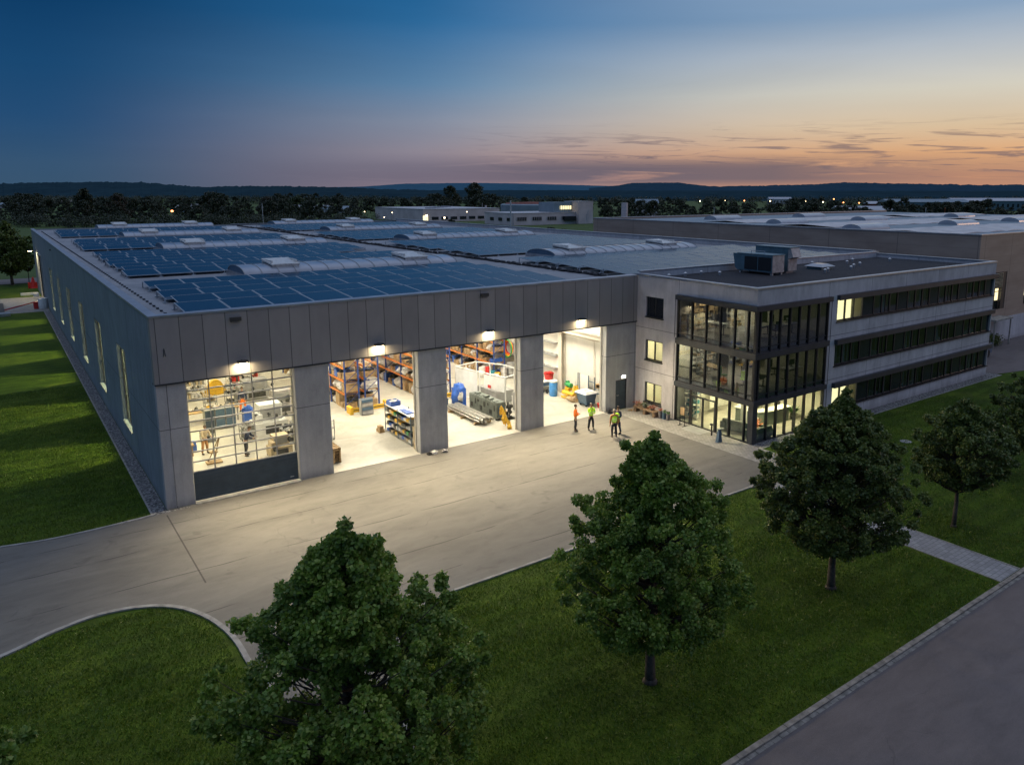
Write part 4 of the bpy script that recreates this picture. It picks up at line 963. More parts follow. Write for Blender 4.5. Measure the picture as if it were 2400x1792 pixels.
# ------------------------------------------------------------------ on the office roof
t = thing('air_handling_unit', 'boxy blue cooling unit with two dark grilles on the office roof', 'cooling unit', (38.9, -2.6, 8.93))
zb = 9.12
b = MB(); b.box(38.3, 39.6, -4.3, -1.2, zb, zb+1.2); b.build('casing', 'hvac_light', t)
b = MB(); b.box(38.28, 38.297, -4.29, -1.21, zb+.02, zb+1.18); b.box(38.25, 39.65, -4.34, -1.15, zb+1.2, zb+1.25); b.build('side_panel', 'hvac_blue', t)
b = MB(); b.add([(38.3, -1.2, zb), (39.6, -1.2, zb), (39.6, -1.2, zb+1.2), (38.3, -1.2, zb+1.2), (38.3, -.95, zb+.2), (39.6, -.95, zb+.2), (39.6, -.75, zb+1.2), (38.3, -.75, zb+1.2)], [(0,1,5,4),(1,2,6,5),(2,3,7,6),(3,0,4,7),(4,5,6,7)]); b.build('air_hood', 'hvac_blue', t)
for k in range(2): b = MB(); y0 = -4.2+1.22*k; b.box(38.25, 38.278, y0, y0+1.12, zb+.12, zb+1.05); b.build('grille', 'black', t)
for x_ in (38.45, 39.45):
    for y_ in (-4.15, -1.4): b = MB(); b.box(x_-.08, x_+.08, y_-.08, y_+.08, 8.93, zb); b.build('foot', 'hvac_light', t)
b = MB(); b.tube((38.8, -3.2, zb+1.2), (38.8, -3.2, zb+1.42), .025, n=6); b.tube((38.8, -3.2, zb+1.42), (38.8, -2.0, zb+1.42), .025, n=6); b.tube((38.8, -2.0, zb+1.42), (38.8, -2.0, zb+1.2), .025, n=6); b.build('pipe', 'metal_rail', t)
t = thing('ventilation_tower', 'tall blue ventilation box with a pale hooded end on the office roof', 'ventilation unit', (41.0, -2.6, 8.93))
b = MB(); b.box(40.5, 41.5, -3.9, -1.0, 9.1, 10.75); b.build('casing', 'hvac_blue', t)
b = MB(); b.box(40.52, 41.5, -3.98, -3.902, 9.1, 9.95); b.add([(40.52, -3.902, 9.95), (41.5, -3.902, 9.95), (41.5, -3.902, 10.75), (40.52, -3.902, 10.75), (40.52, -4.35, 10.1), (41.5, -4.35, 10.1), (41.5, -4.1, 10.75), (40.52, -4.1, 10.75)], [(0,4,5,1),(1,5,6,2),(2,6,7,3),(3,7,4,0),(7,6,5,4)]); b.build('hood', 'hvac_light', t)
b = MB(); b.box(40.45, 41.55, -4.14, -.95, 10.752, 10.80); b.build('lid', 'hvac_blue', t)
for y_ in (-3.7, -1.2): b = MB(); b.box(40.6, 41.4, y_-.08, y_+.08, 8.93, 9.1); b.build('foot', 'hvac_light', t)
t = thing('roof_dome', 'low square rooflight dome on the dark office roof', 'rooflight', (45.3, -3.3, 8.93))
b = MB(); b.box(44.6, 46.0, -3.95, -2.65, 8.93, 9.15); b.build('upstand', 'hvac_blue', t)
b = MB(); b.add([(44.45, -4.1, 9.15), (46.15, -4.1, 9.15), (46.15, -2.5, 9.15), (44.45, -2.5, 9.15), (44.9, -3.7, 9.34), (45.7, -3.7, 9.34), (45.7, -2.9, 9.34), (44.9, -2.9, 9.34)], [(3,2,1,0),(0,1,5,4),(1,2,6,5),(2,3,7,6),(3,0,4,7),(4,5,6,7)]); b.build('dome', 'skylight_sheet', t)
for i, (x_, y_) in enumerate(((31.5, -1.0), (33.2, -.9), (34.9, -.8), (35.6, -1.9), (43.2, -5.2), (44.0, -4.9), (46.8, -5.0), (48.4, -4.2), (50.2, -3.6), (50.6, -2.2), (52.8, -1.3), (55.6, -3.0), (47.6, -1.0))):
    b = MB(); b.lathe([(.09, 0), (.09, .2), (.13, .22), (.03, .3)], x_, y_, 8.93, 8)
    tag(b.build('roof_vent', 'metal_bright', origin=(x_, y_, 8.93)), 'small pale vent pipe standing in the dark roof gravel', 'vent', 'small vent pipes on the office roof')

# ------------------------------------------------------------------ entrance clutter
t = thing('planter_bench', 'low wooden bench carrying planted flowers below the ground floor window by the hall', 'bench', (28.9, -1.8, 0))
b = MB(); b.box(28.62, 29.1, -2.9, -.8, .30, .40); b.build('seat', 'bench_wood', t)
for y_ in (-2.75, -1.85, -.95): b = MB(); b.box(28.66, 29.05, y_-.12, y_+.12, .01, .30); b.build('leg', 'bench_wood', t)
for i, (y_, m_, l) in enumerate(((-1.0, 'plastic_red', 'reddish bushy plant at the hall end of the wooden bench'), (-1.7, 'plant_leaf', 'green bushy plant in the middle of the wooden bench'), (-2.4, 'flower', 'orange flowered plant at the outer end of the wooden bench'))):
    t = thing('bench_plant', l, 'plant', (28.88, y_, .4)); b = MB(); b.lathe([(.1, 0), (.15, .16), (.12, .17)], 28.88, y_, .4, 10); b.build('pot', 'pot', t)
    b = MB(); rr = random.Random(i)
    for k in range(120):
        c = Vector((28.88+rr.gauss(0, .15), y_+rr.gauss(0, .19), .6+rr.gauss(0, .07))); d = Vector((rr.uniform(-1, 1), rr.uniform(-1, 1), rr.uniform(-.3, 1))).normalized()*.055; e = d.cross(Vector((rr.random(), rr.random(), 1))).normalized()*.03
        b.add([c-d, c+e, c+d, c-e], [(0, 1, 2, 3)])
    b.cur = 0; b.build('leaves', 'flower' if i != 1 else 'plant_leaf', t)
for i, (x_, y_, h_, m_, l) in enumerate(((28.95, -3.12, .52, 'pot', 'square stone pot directly beside the wooden bench'), (29.0, -3.42, .46, 'steel_blue', 'blue grey pot between two others beside the bench'), (29.05, -3.75, .42, 'pot', 'smallest dark pot farthest from the bench'))):
    t = thing('plant_pot', l, 'pot', (x_, y_, 0)); b = MB(); b.lathe([(.11, .01), (.14, h_), (.12, h_), (.11, h_-.05)], x_, y_, 0, 10); b.build('pot', m_, t, smooth=True)
    b = MB(); rr = random.Random(20+i)
    for k in range(40):
        c = Vector((x_+rr.gauss(0, .06), y_+rr.gauss(0, .06), h_+rr.uniform(0, .15))); d = Vector((rr.uniform(-1, 1), rr.uniform(-1, 1), 1)).normalized()*.05; e = d.cross(Vector((1, rr.random(), 0))).normalized()*.02
        b.add([c-d, c+e, c+d, c-e], [(0, 1, 2, 3)])
    b.build('leaves', 'flower' if i == 0 else 'plant_leaf', t)
t = thing('litter_bin', 'dark blue a shaped standing ashtray bin on the paving before the glass corner', 'bin', (28.35, -8.7, 0))
b = MB(); b.add([(28.15, -8.85, .01), (28.5, -8.85, .01), (28.5, -8.6, .01), (28.15, -8.6, .01), (28.27, -8.8, .78), (28.42, -8.8, .78), (28.42, -8.66, .78), (28.27, -8.66, .78)], [(3,2,1,0),(0,1,5,4),(1,2,6,5),(2,3,7,6),(3,0,4,7),(4,5,6,7)]); b.build('body', 'steel_blue', t)
b = MB(); b.box(28.2, 28.62, -8.86, -8.6, .78, .82); b.build('lid', 'door_panel', t)
t = thing('door_post', 'short dark post with a small head right of the glass entrance', 'post', (28.95, -7.6, 0))
b = MB(); b.tube((28.95, -7.6, 0), (28.95, -7.6, .62), .05, n=10); b.build('pole', 'black', t); b = MB(); b.blob((28.97, -7.55, .68), .1, .13, .07, 2, .1); b.build('head', 'black', t)
t = thing('display_stand', 'slim black framed stand left of the glass entrance', 'stand', (28.95, -5.2, 0))
b = MB(); b.box(28.9, 28.93, -5.35, -5.32, 0, 1.25); b.box(28.9, 28.93, -4.95, -4.92, 0, 1.25); b.box(28.9, 28.93, -5.35, -4.92, 1.22, 1.25); b.box(28.9, 28.93, -5.35, -4.92, .3, .33); b.box(28.75, 29.1, -5.36, -5.31, .0, .03); b.box(28.75, 29.1, -4.96, -4.91, .0, .03); b.build('frame', 'black', t)
b = MB(); b.box(28.905, 28.925, -5.32, -4.95, .7, 1.22); b.build('board', 'carton', t)
b = MB(); b.sheet([(28.4, -7.1), (29.42, -7.1), (29.42, -5.5), (28.4, -5.5)], .022); b.sheet([(28.4, -7.1), (29.42, -7.1), (29.42, -5.5), (28.4, -5.5)][::-1], .016); tag(b.build('doormat', 'grey_paint', origin=(28.9, -6.3, 0)), 'grey doormat on the paving before the glass entrance', 'doormat')
for i, (x_, y_, m_, s_, l) in enumerate(((13.42, -.45, 'black', .12, 'black lump at the foot of the pier between second and third doorway'), (13.72, -.5, 'wrap', .17, 'pale crumpled sack at the foot of the same pier, in the middle'), (14.35, -.55, 'hvac_light', .15, 'pale crumpled litter at the right foot of the pier'))):
    b = MB(); b.blob((x_, y_, s_*.6), s_*1.3, s_, s_*.6, i*3+1, .45, 9, 6); b.box(x_-.06, x_+.1, y_-.04, y_+.02, 0.0, s_*1.1)
    tag(b.build('litter', m_, origin=(x_, y_, 0)), l, 'litter')
b = MB(); b.blob((26.95, -.3, .2), .2, .14, .2, 4, .2); b.box(26.8, 27.1, -.38, -.25, 0, .1); tag(b.build('work_bag', 'fabric_dark', origin=(26.95, -.3, 0)), 'dark bag on the ground between the last doorway and the dark door', 'bag')
b = MB(); b.tube((28.85, -.55, .03), (28.4, -.9, .03), .02, n=5); b.blob((28.6, -.62, .05), .22, .12, .04, 3, .5); tag(b.build('scrap_heap', 'wood', origin=(28.6, -.6, 0)), 'few scraps lying on the paving near the inner corner', 'scraps')
# ------------------------------------------------------------------ goods and gear inside the hall
rk = random.Random(21)
def rack(x0, x1, ys, zs, label, front_guard=False):
    t = thing('pallet_rack', label, 'pallet rack', (x0, ys[0], 0), 'pallet racks in the hall')
    for y_ in ys:
        for x_ in (x0+.05, x1-.05):
            b = MB(); b.box(x_-.045, x_+.045, y_-.05, y_+.05, .01, 5.2); b.box(x_-.09, x_+.09, y_-.08, y_+.08, .004, .02); b.build('upright', 'rack_blue', t)
        b = MB(); z = .3
        while z < 4.8: b.bar((x0+.05, y_, z), (x1-.05, y_, z+.75), .03); b.bar((x1-.05, y_, z+.75), (x0+.05, y_, z+.8), .03); z += .8
        b.build('bracing', 'rack_blue', t)
    for z in zs[1:]:
        for i in range(len(ys)-1):
            for x_ in (x0+.03, x1-.03):
                b = MB(); b.box(x_-.03, x_+.03, ys[i]+.05, ys[i+1]-.05, z-.12, z); b.build('beam', 'rack_orange', t)
    b = MB()
    for z in zs[1:]:
        for i in range(len(ys)-1):
            n = 7
            for q in range(n): yq = ys[i]+.2+(ys[i+1]-ys[i]-.4)*q/(n-1); b.box(x0+.06, x1-.06, yq-.04, yq+.04, z, z+.018)
    b.build('decking', 'wood', t)
    return t
KINDS = {}
def proto(kind):
    """one mesh per kind of load, unit-sized, then scaled copies"""
    if kind in KINDS: return KINDS[kind]
    b = MB()
    if kind == 'carton':
        b.cur = 0; b.box(-.5, .5, -.5, .5, 0, .97); b.add([(-.5,-.5,.97),(.5,-.5,.97),(.5,-.02,1.0),(-.5,-.02,1.0)], [(0,1,2,3)]); b.add([(-.5,.02,1.0),(.5,.02,1.0),(.5,.5,.97),(-.5,.5,.97)], [(0,1,2,3)])
        b.cur = 1; b.box(-.502, .502, -.05, .05, .99, 1.004); b.box(-.506, -.502, -.05, .05, .7, 1.0); b.box(.502, .506, -.05, .05, .7, 1.0); b.box(-.505, -.5, .15, .4, .3, .55)
        mats = ('carton', 'carton_pale')
    elif kind == 'wrapped_load':
        b.cur = 0; b.blob((0, 0, .55), .58, .58, .5, 5, .25, 10, 8); b.box(-.44, .44, -.46, .46, .1, .6); b.cur = 1; b.box(-.5, .5, -.5, .5, 0, .05); b.box(-.5, .5, -.06, .06, .05, .1)
        mats = ('wrap', 'wood')
    elif kind == 'open_crate':
        b.cur = 0
        for q in ((-.5,.5,-.5,-.44),(-.5,.5,.44,.5),(-.5,-.44,-.44,.44),(.44,.5,-.44,.44)): b.box(*q, 0, .8)
        b.box(-.44, .44, -.44, .44, 0, .06); b.box(-.53, .53, -.53, -.5, .72, .82); b.box(-.53, .53, .5, .53, .72, .82)
        b.cur = 1; b.blob((0, 0, .6), .42, .42, .32, 9, .5, 9, 6)
        mats = ('plastic_blue', 'grey_paint')
    elif kind == 'parts_box':
        b.cur = 0; b.box(-.5, .5, -.5, .5, 0, .6); b.cur = 1; b.blob((.1, 0, .7), .4, .42, .3, 13, .6, 9, 6); b.blob((-.25, .1, .7), .2, .3, .25, 17, .6, 8, 5)
        mats = ('wood', 'dark_part')
    me = bpy.data.meshes.new(kind); me.from_pydata(b.v, [], b.f)
    for q in mats: me.materials.append(M[q])
    me.polygons.foreach_set('material_index', b.mi); me.update(); KINDS[kind] = me; return me
def put(kind, x, y, z, sx, sy, sz, rz, label, group):
    o = bpy.data.objects.new(kind, proto(kind)); COL.objects.link(o); o.location = (x, y, z); o.scale = (sx, sy, sz); o.rotation_euler = (0, 0, rz)
    return tag(o, label, {'carton': 'carton', 'wrapped_load': 'wrapped load', 'open_crate': 'crate', 'parts_box': 'box'}[kind], group)
KW = {'carton': 'brown carton', 'wrapped_load': 'pale wrapped load', 'open_crate': 'blue crate', 'parts_box': 'wooden parts box'}
LV = ['on the floor under', 'on the lowest beam of', 'on the middle beam of', 'on the upper beam of']
def fill(x0, x1, ys, zs, where, bays, lv=3, side=None, per=4):
    for i in range(min(bays, len(ys)-1)):
        for li in range(min(lv+1, len(zs))):
            n = per+(li == 0)
            for q in range(n):
                if rk.random() < .06: continue
                k = rk.choices(('carton', 'wrapped_load', 'parts_box', 'open_crate'), (4, 3.4, 3.4, 1.0))[0]
                L = (ys[i+1]-ys[i]-.3)/n; yc = ys[i]+.15+L*(q+.5)
                z = zs[li]+(.02 if li else .008)
                hmax = (zs[li+1]-zs[li]-.25) if li+1 < len(zs) else .9
                h = min(hmax, rk.uniform(.35, .95)*hmax+.05)
                put(k, (x0+x1)/2+rk.uniform(-.05, .05), yc, z, (x1-x0)*rk.uniform(.7, .95), L*rk.uniform(.7, .92), h, rk.uniform(-.05, .05)+(PI if rk.random() < .5 else 0),
                    '%s %s %s' % (KW[k], LV[li], where), 'goods in the pallet racks')
ZS = [0, 1.15, 2.05, 2.95, 3.9]
ysA = [11.0+2.75*i for i in range(6)]
rack(12.95, 14.0, ysA, ZS, 'pallet rack facing the glazed door side, its end behind the yellow guard'); fill(12.95, 14.0, ysA, ZS, 'the left rack behind the guard', 5)
ysA2 = [11.0+2.75*i for i in range(6)]
rack(14.35, 15.45, ysA2, ZS, 'right half of the back to back pallet racks behind the yellow guard'); fill(14.35, 15.45, ysA2, ZS, 'the right rack behind the guard', 3, 2)
ysB = [11.2+2.75*i for i in range(6)]
rack(18.45, 19.5, ysB, ZS, 'pallet rack across the aisle, seen at the right of the second doorway'); fill(18.45, 19.5, ysB, ZS, 'the rack across the aisle', 4, 2)
rack(19.6, 20.65, [10.2]+[13.0+2.75*i for i in range(4)], ZS, 'pallet rack whose blue end post stands at the left of the third doorway')
fill(19.6, 20.65, [10.2, 13.0, 15.75], ZS, 'the rack left of the third doorway', 2, 2)
ysC = [12.9+2.6*i for i in range(6)]
rack(26.0, 27.1, ysC, ZS, 'pallet rack against the right wall, seen at the back of the third doorway'); fill(26.0, 27.1, ysC, ZS, 'the rack against the right wall', 5, 2)
def guard(x0, x1, y0, y1, label):
    t = thing('rack_guard', label, 'rack guard', ((x0+x1)/2, y0, 0), 'yellow rack guards')
    b = MB(); b.box(x0, x1, y0, y0+.08, .12, .42); b.build('rail', 'yellow', t)
    for x_ in (x0, x1): b = MB(); b.box(x_-.1, x_+.1, y0-.06, y1, .005, .5); b.build('post', 'yellow', t)
    b = MB(); b.box(x0+.15, x1-.15, y0-.006, y0, .24, .3); b.build('stripe', 'dark_part', t)
guard(12.9, 15.5, 9.75, 10.4, 'long yellow steel guard across the end of the racks in the second doorway')
guard(19.6, 20.6, 9.5, 9.9, 'short yellow guard at the foot of the blue post in the third doorway')
# rolling shelf with small bins
def bin_shelf(x, y0, y1, h, d, label, n=5):
    t = thing('bin_shelf', label, 'shelf', (x, y0, 0))
    for y_ in (y0, (y0+y1)/2, y1):
        for x_ in (x, x+d): b = MB(); b.box(x_-.02, x_+.02, y_-.02, y_+.02, .01, h+.12); b.build('upright', 'steel_blue', t)
    for k in range(n): z = .12+(h-.12)*k/(n-1); b = MB(); b.box(x, x+d, y0, y1, z-.025, z); b.build('shelf_board', 'white_paint' if k == n-1 else 'grey_paint', t)
    for k in range(n-1):
        z = .12+(h-.12)*k/(n-1)
        y_ = y0+.12; j = 0
        while y_ < y1-.2:
            w = rk.uniform(.2, .34); m_ = rk.choices(('plastic_blue', 'carton_pale', 'yellow', 'dark_part', 'plastic_green', 'wrap', 'grey_paint'), (3, 3, 1.5, 5, .6, 2, 3))[0]
            b = MB(); hh = rk.uniform(.12, .22)
            for q in ((x+.02, x+d-.02, y_, y_+.02), (x+.02, x+d-.02, y_+w-.02, y_+w), (x+.02, x+.04, y_+.02, y_+w-.02), (x+d-.04, x+d-.02, y_+.02, y_+w-.02)): b.box(*q, z+.002, z+hh)
            b.blob((x+d/2, y_+w/2, z+hh*.8), d*.38, w*.36, hh*.4, rk.random()*50, .5, 6, 4)
            o = b.build('storage_bin', m_, origin=(x+d/2, y_+w/2, z)); j += 1
            col = {'plastic_blue': 'blue', 'carton_pale': 'tan', 'yellow': 'yellow', 'dark_part': 'black', 'plastic_green': 'green', 'wrap': 'white', 'grey_paint': 'grey'}[m_]
            tag(o, 'small %s bin on the %s level of the low shelf in the second doorway' % (col, ('lowest', 'second', 'third', 'top')[k]), 'bin', 'small bins on the low shelf')
            y_ += w+rk.uniform(.02, .06)
    return t
bin_shelf(13.25, 1.5, 5.1, 1.75, .75, 'low open shelf full of small bins at the right of the second doorway')
t = thing('blue_crate', 'blue plastic crate on top of the low bin shelf', 'crate', (13.6, 4.7, 1.75))
b = MB(); b.box(13.3, 13.95, 4.3, 5.0, 1.76, 1.82); 
for q in ((13.3, 13.95, 4.3, 4.35), (13.3, 13.95, 4.95, 5.0), (13.3, 13.35, 4.35, 4.95), (13.9, 13.95, 4.35, 4.95)): b.box(*q, 1.82, 2.02)
b.build('shell', 'plastic_blue', t); b = MB(); b.blob((13.6, 4.65, 1.95), .25, .25, .12, 4, .5); b.build('content', 'wrap', t)
b = MB(); b.box(13.35, 13.8, 2.2, 2.9, 1.752, 1.80); b.box(13.4, 13.75, 3.0, 3.4, 1.752, 1.78); tag(b.build('tray', 'plastic_blue', origin=(13.5, 2.5, 1.75)), 'flat blue tray lying on the white top of the bin shelf', 'tray')
b = MB()
for k in range(3): b.tube((13.25+.16*k, .98+.05*k, .005), (13.3+.16*k, 1.15+.05*k, 1.3+.2*k), .1, .1, 10)
tag(b.build('cardboard_tubes', 'carton_pale', origin=(13.4, 1.0, 0)), 'tall cardboard tubes leaning on the end of the bin shelf', 'tubes')
b = MB(); b.box(12.75, 13.1, 4.9, 5.4, .01, .22); b.box(12.8, 13.05, 4.95, 5.35, .22, .4); tag(b.build('pallet_stack', 'wood', origin=(12.9, 5.1, 0)), 'small wooden box beside the far end of the bin shelf', 'box')
t = thing('small_parts_cabinet', 'grey drawer rack standing before the yellow guard', 'drawer rack', (13.75, 9.3, 0))
b = MB(); b.box(13.35, 14.15, 9.1, 9.14, .02, 1.1); b.box(13.35, 14.15, 9.46, 9.5, .02, 1.1); b.box(13.33, 13.37, 9.1, 9.5, 0, 1.12); b.box(14.13, 14.17, 9.1, 9.5, 0, 1.12); b.build('frame', 'grey_paint', t)
for k in range(4): b = MB(); b.box(13.38, 14.12, 9.05, 9.42, .08+.27*k, .26+.27*k); b.box(13.6, 13.9, 9.03, 9.05, .18+.27*k, .21+.27*k); b.build('drawer', 'steel_blue' if k % 2 else 'hvac_light', t)
t = thing('pallet_stack', 'stack of wooden pallets just inside the left edge of the second doorway', 'pallets', (8.55, 2.0, 0))
for k in range(6):
    b = MB(); z = .01+.145*k
    for q in range(5): b.box(8.15, 8.95, 1.35+.27*q, 1.53+.27*q, z+.10, z+.125)
    for q in (8.15, 8.5, 8.85): b.box(q, q+.1, 1.35, 2.61, z, z+.098)
    b.build('pallet', 'wood', t)
# bundle of steel tubes on bearers
t = thing('tube_bundle', 'bundle of long steel tubes on bearers inside the third doorway', 'tubes', (18.9, 4.5, 0))
for k in range(12):
    row = k//6; x_ = 18.45+.155*(k % 6)+row*.07; b = MB(); y0 = 2.2+rk.uniform(0, .5); y1 = 7.2-rk.uniform(0, .6)
    b.box(x_, x_+.12, y0, y1, .16+.15*row, .29+.15*row) if k % 3 else b.tube((x_+.06, y0, .23+.15*row), (x_+.06, y1, .23+.15*row), .062, n=8)
    b.build('tube', 'steel_tube', t)
for y_ in (2.9, 4.6, 6.3): b = MB(); b.box(18.3, 19.55, y_-.06, y_+.06, .005, .155); b.build('bearer', 'wood', t)
# long green-grey machine cabinet
t = thing('machine_cabinet', 'long grey green machine cabinet with dark openings beside the steel tubes', 'machine', (20.2, 4.6, 0))
b = MB(); b.box(19.95, 20.65, 2.8, 6.3, .12, 1.15); b.build('casing', 'machine_green', t)
b = MB(); b.box(20.0, 20.6, 2.85, 6.25, 1.15, 1.19); 
for q in range(5): b.box(19.98+.02*q, 20.3+.03*q, 3.1+.6*q, 3.4+.6*q, 1.19, 1.25+.04*(q % 3))
b.build('top_plate', 'machine_green', t)
for k in range(8):
    b = MB(); y_ = 3.0+.4*k; b.box(19.925, 19.945, y_, y_+.3, .3, .62) if k % 3 == 1 else b.box(19.925, 19.945, y_, y_+.12+.1*(k % 2), .6+.1*(k % 3), .98); b.build('opening', 'dark_part', t)
b = MB(); b.box(20.05, 20.5, 2.765, 2.797, .3, 1.0); b.build('end_panel', 'steel_blue', t)
b = MB()
for y_ in (2.9, 4.5, 6.2):
    for x_ in (20.0, 20.6): b.box(x_-.05, x_+.05, y_-.05, y_+.05, .0, .12)
b.build('foot', 'dark_part', t)
b = MB(); 
for k in range(9): b.blob((20.9+rk.uniform(-.15, .2), 2.6+rk.uniform(-.3, .8), rk.uniform(.1, .9)), .12, .1, .13, k*3, .5, 6, 4)
b.bar((20.9, 2.7, 0), (20.9, 2.7, 1.0), .06); b.bar((21.1, 3.2, 0), (21.1, 3.2, 1.0), .06); b.box(20.75, 21.2, 2.5, 3.3, .0, .08)
tag(b.build('tool_trolley', 'dark_part', origin=(20.9, 2.7, 0)), 'dark cluttered tool trolley at the end of the green machine', 'trolley')
# blue wrapped containers
t = thing('bulk_container', 'upright blue wrapped container behind the steel tubes', 'container', (19.75, 7.4, 0))
b = MB(); b.blob((19.75, 7.4, .85), .5, .55, .85, 31, .12, 12, 10); b.box(19.4, 20.1, 7.0, 7.8, .02, 1.3); b.build('cover', 'plastic_blue', t)
b = MB(); b.blob((19.6, 6.85, .8), .15, .06, .3, 2, .6); b.build('label_sheet', 'wrap', t)
t = thing('container_pile', 'pile of blue and teal containers left of the upright blue one', 'containers', (18.6, 7.9, 0))
for k, (x_, y_, z_, m_) in enumerate(((18.3, 7.9, .0, 'plastic_teal'), (18.9, 8.2, .0, 'steel_blue'), (18.4, 8.6, .0, 'plastic_blue'), (18.4, 8.0, .5, 'plastic_teal'), (18.85, 8.25, .5, 'plastic_blue'))):
    b = MB(); b.at(x_, y_, z_, .2*k); b.box(-.28, .28, -.25, .25, .01, .42); b.box(-.31, .31, -.28, .28, .42, .48); b.build('container', m_, t)
# white framed machine enclosure
t = thing('machine_enclosure', 'white framed machine enclosure with clear panels behind the green machine', 'machine', (22.3, 7.5, 0))
b = MB()
P_ = [(20.9, 9.9), (22.0, 4.9), (24.1, 5.6), (24.0, 8.2), (22.9, 10.3)]
for i in range(5):
    p, q = P_[i], P_[(i+1) % 5]
    b.bar((p[0], p[1], 0), (p[0], p[1], 2.2), .065); b.bar((p[0], p[1], 2.2), (q[0], q[1], 2.2), .065); b.bar((p[0], p[1], .1), (q[0], q[1], .1), .07)
    m_ = ((p[0]+q[0])/2, (p[1]+q[1])/2); b.bar((m_[0], m_[1], 0), (m_[0], m_[1], 2.2), .06)
b.build('frame', 'white_paint', t)
b = MB()
for i in (0,): p, q = P_[i], P_[i+1]; b.add([(p[0], p[1], .15), (p[0]*.55+q[0]*.45, p[1]*.55+q[1]*.45, .15), (p[0]*.55+q[0]*.45, p[1]*.55+q[1]*.45, 2.1), (p[0], p[1], 2.1)], [(0, 1, 2, 3)])
b.add([(21.55, 7.0, 1.1), (21.97, 5.0, 1.1), (21.97, 5.0, 2.1), (21.55, 7.0, 2.1)], [(0, 1, 2, 3)])
b.build('panel', 'white_paint', t)
b = MB(); b.box(21.9, 23.4, 6.0, 8.6, .1, .9); b.box(22.2, 23.0, 6.6, 7.6, .9, 1.7); b.blob((22.5, 7.0, 1.8), .3, .25, .2, 4, .5); b.build('machine_body', 'grey_paint', t)
b = MB(); b.box(21.62, 21.66, 6.25, 6.6, 1.2, 1.4); b.build('warning_sign', 'plastic_red', t)
b = MB(); b.box(22.0, 23.2, 3.6, 4.1, 0, 1.05); b.box(22.0, 23.2, 3.58, 3.6, .5, .54); b.box(21.98, 23.22, 3.56, 4.12, 1.05, 1.09); tag(b.build('white_cabinet', 'white_paint', origin=(22.6, 3.8, 0)), 'plain low white cabinet right of the machine enclosure', 'cabinet')
b = MB(); b.box(21.3, 21.6, 2.6, 3.0, 0, .05); b.bar((21.35, 2.7, .05), (21.35, 2.7, 1.7), .06); b.bar((21.55, 2.9, .05), (21.55, 2.9, 1.7), .06); b.box(21.3, 21.6, 2.65, 2.95, .5, 1.7); tag(b.build('control_post', 'grey_paint', origin=(21.4, 2.8, 0)), 'narrow grey control cabinet on posts at the right of the third doorway', 'control cabinet')
b = MB(); 
for k in range(7): b.blob((20.05+rk.uniform(-.1, .15), 0.9+.18*k, .15+.15*k % .9), .14, .12, .2, k, .5, 6, 4)
b.bar((20.1, .8, 0), (19.85, 1.4, 1.3), .08); b.bar((20.2, 1.6, 0), (20.0, 1.2, 1.2), .05)
o_ = b.build('scrap_bin', 'yellow', origin=(20.1, .9, 0)); o_.location.x -= .35; tag(o_, 'yellowish cluttered stand at the right edge of the third doorway', 'stand')
# drums and buckets at the end of the wall rack
for i, (x_, y_, r_, h_, m_, l) in enumerate(((26.0, 12.3, .24, .5, 'yellow', 'orange bucket in front of the wall rack'), (26.55, 12.2, .27, .85, 'hvac_light', 'pale grey drum between the orange bucket and the tall grey drum'), (27.15, 12.1, .3, 1.2, 'grey_paint', 'tall grey drum closest to the right wall'),
        (25.4, 13.7, .25, .75, 'wrap', 'white canister left of the red one beside the wall rack'), (25.75, 13.4, .18, .8, 'plastic_red', 'red canister between the white and the teal ones'), (25.9, 12.9, .26, .55, 'plastic_teal', 'teal tub right behind the orange bucket'))):
    t = thing('drum', l, 'drum', (x_, y_, 0), 'drums and buckets in the third doorway')
    b = MB(); b.lathe([(r_*.9, .006), (r_, .05), (r_, h_*.33), (r_*1.05, h_*.35), (r_, h_*.37), (r_, h_*.66), (r_*1.05, h_*.68), (r_, h_*.7), (r_, h_)], x_, y_, 0, 16); b.build('body', m_, t, smooth=True)
    b = MB(); b.lathe([(r_*1.03, h_), (r_*1.03, h_+.04), (r_*.6, h_+.05), (.03, h_+.05)], x_, y_, 0, 16); b.build('lid', m_, t, smooth=True)
t = thing('hose_reel', 'big green and yellow coil hanging at the end of the wall rack', 'hose reel', (27.3, 12.6, 2.2))
for k in range(4): 
    b = MB(); rr_ = .75-.08*k
    for i in range(18): a0 = 2*PI*i/18; a1 = 2*PI*(i+1)/18; b.tube((27.2+.09*k, 12.8+rr_*math.cos(a0), 2.3+rr_*math.sin(a0)), (27.2+.09*k, 12.8+rr_*math.cos(a1), 2.3+rr_*math.sin(a1)), .06, n=6, caps=False)
    b.build('hose', ('plastic_green', 'yellow', 'fabric_orange', 'plastic_red')[k], t, smooth=True)
b = MB(); b.bar((27.6, 9.6, 0), (27.9, 9.9, 2.2), .05); b.bar((27.6, 10.1, 0), (27.9, 10.3, 2.2), .05)
for k in range(7): b.bar((27.64+.04*k, 9.64+.04*k, .3*k+.2), (27.64+.04*k, 10.12+.03*k, .3*k+.2), .03)
tag(b.build('ladder', 'dark_part', origin=(27.6, 9.8, 0)), 'dark ladder leaning on the inner wall beyond the third doorway', 'ladder')
b = MB(); b.at(27.85, 11.0, 0, 0, 0, R(8)); b.box(-.02, .02, -.4, .4, .02, 2.0); tag(b.build('wood_board', 'wood', origin=(27.85, 11, 0)), 'wooden board leaning on the wall beside the tall grey drum', 'board')
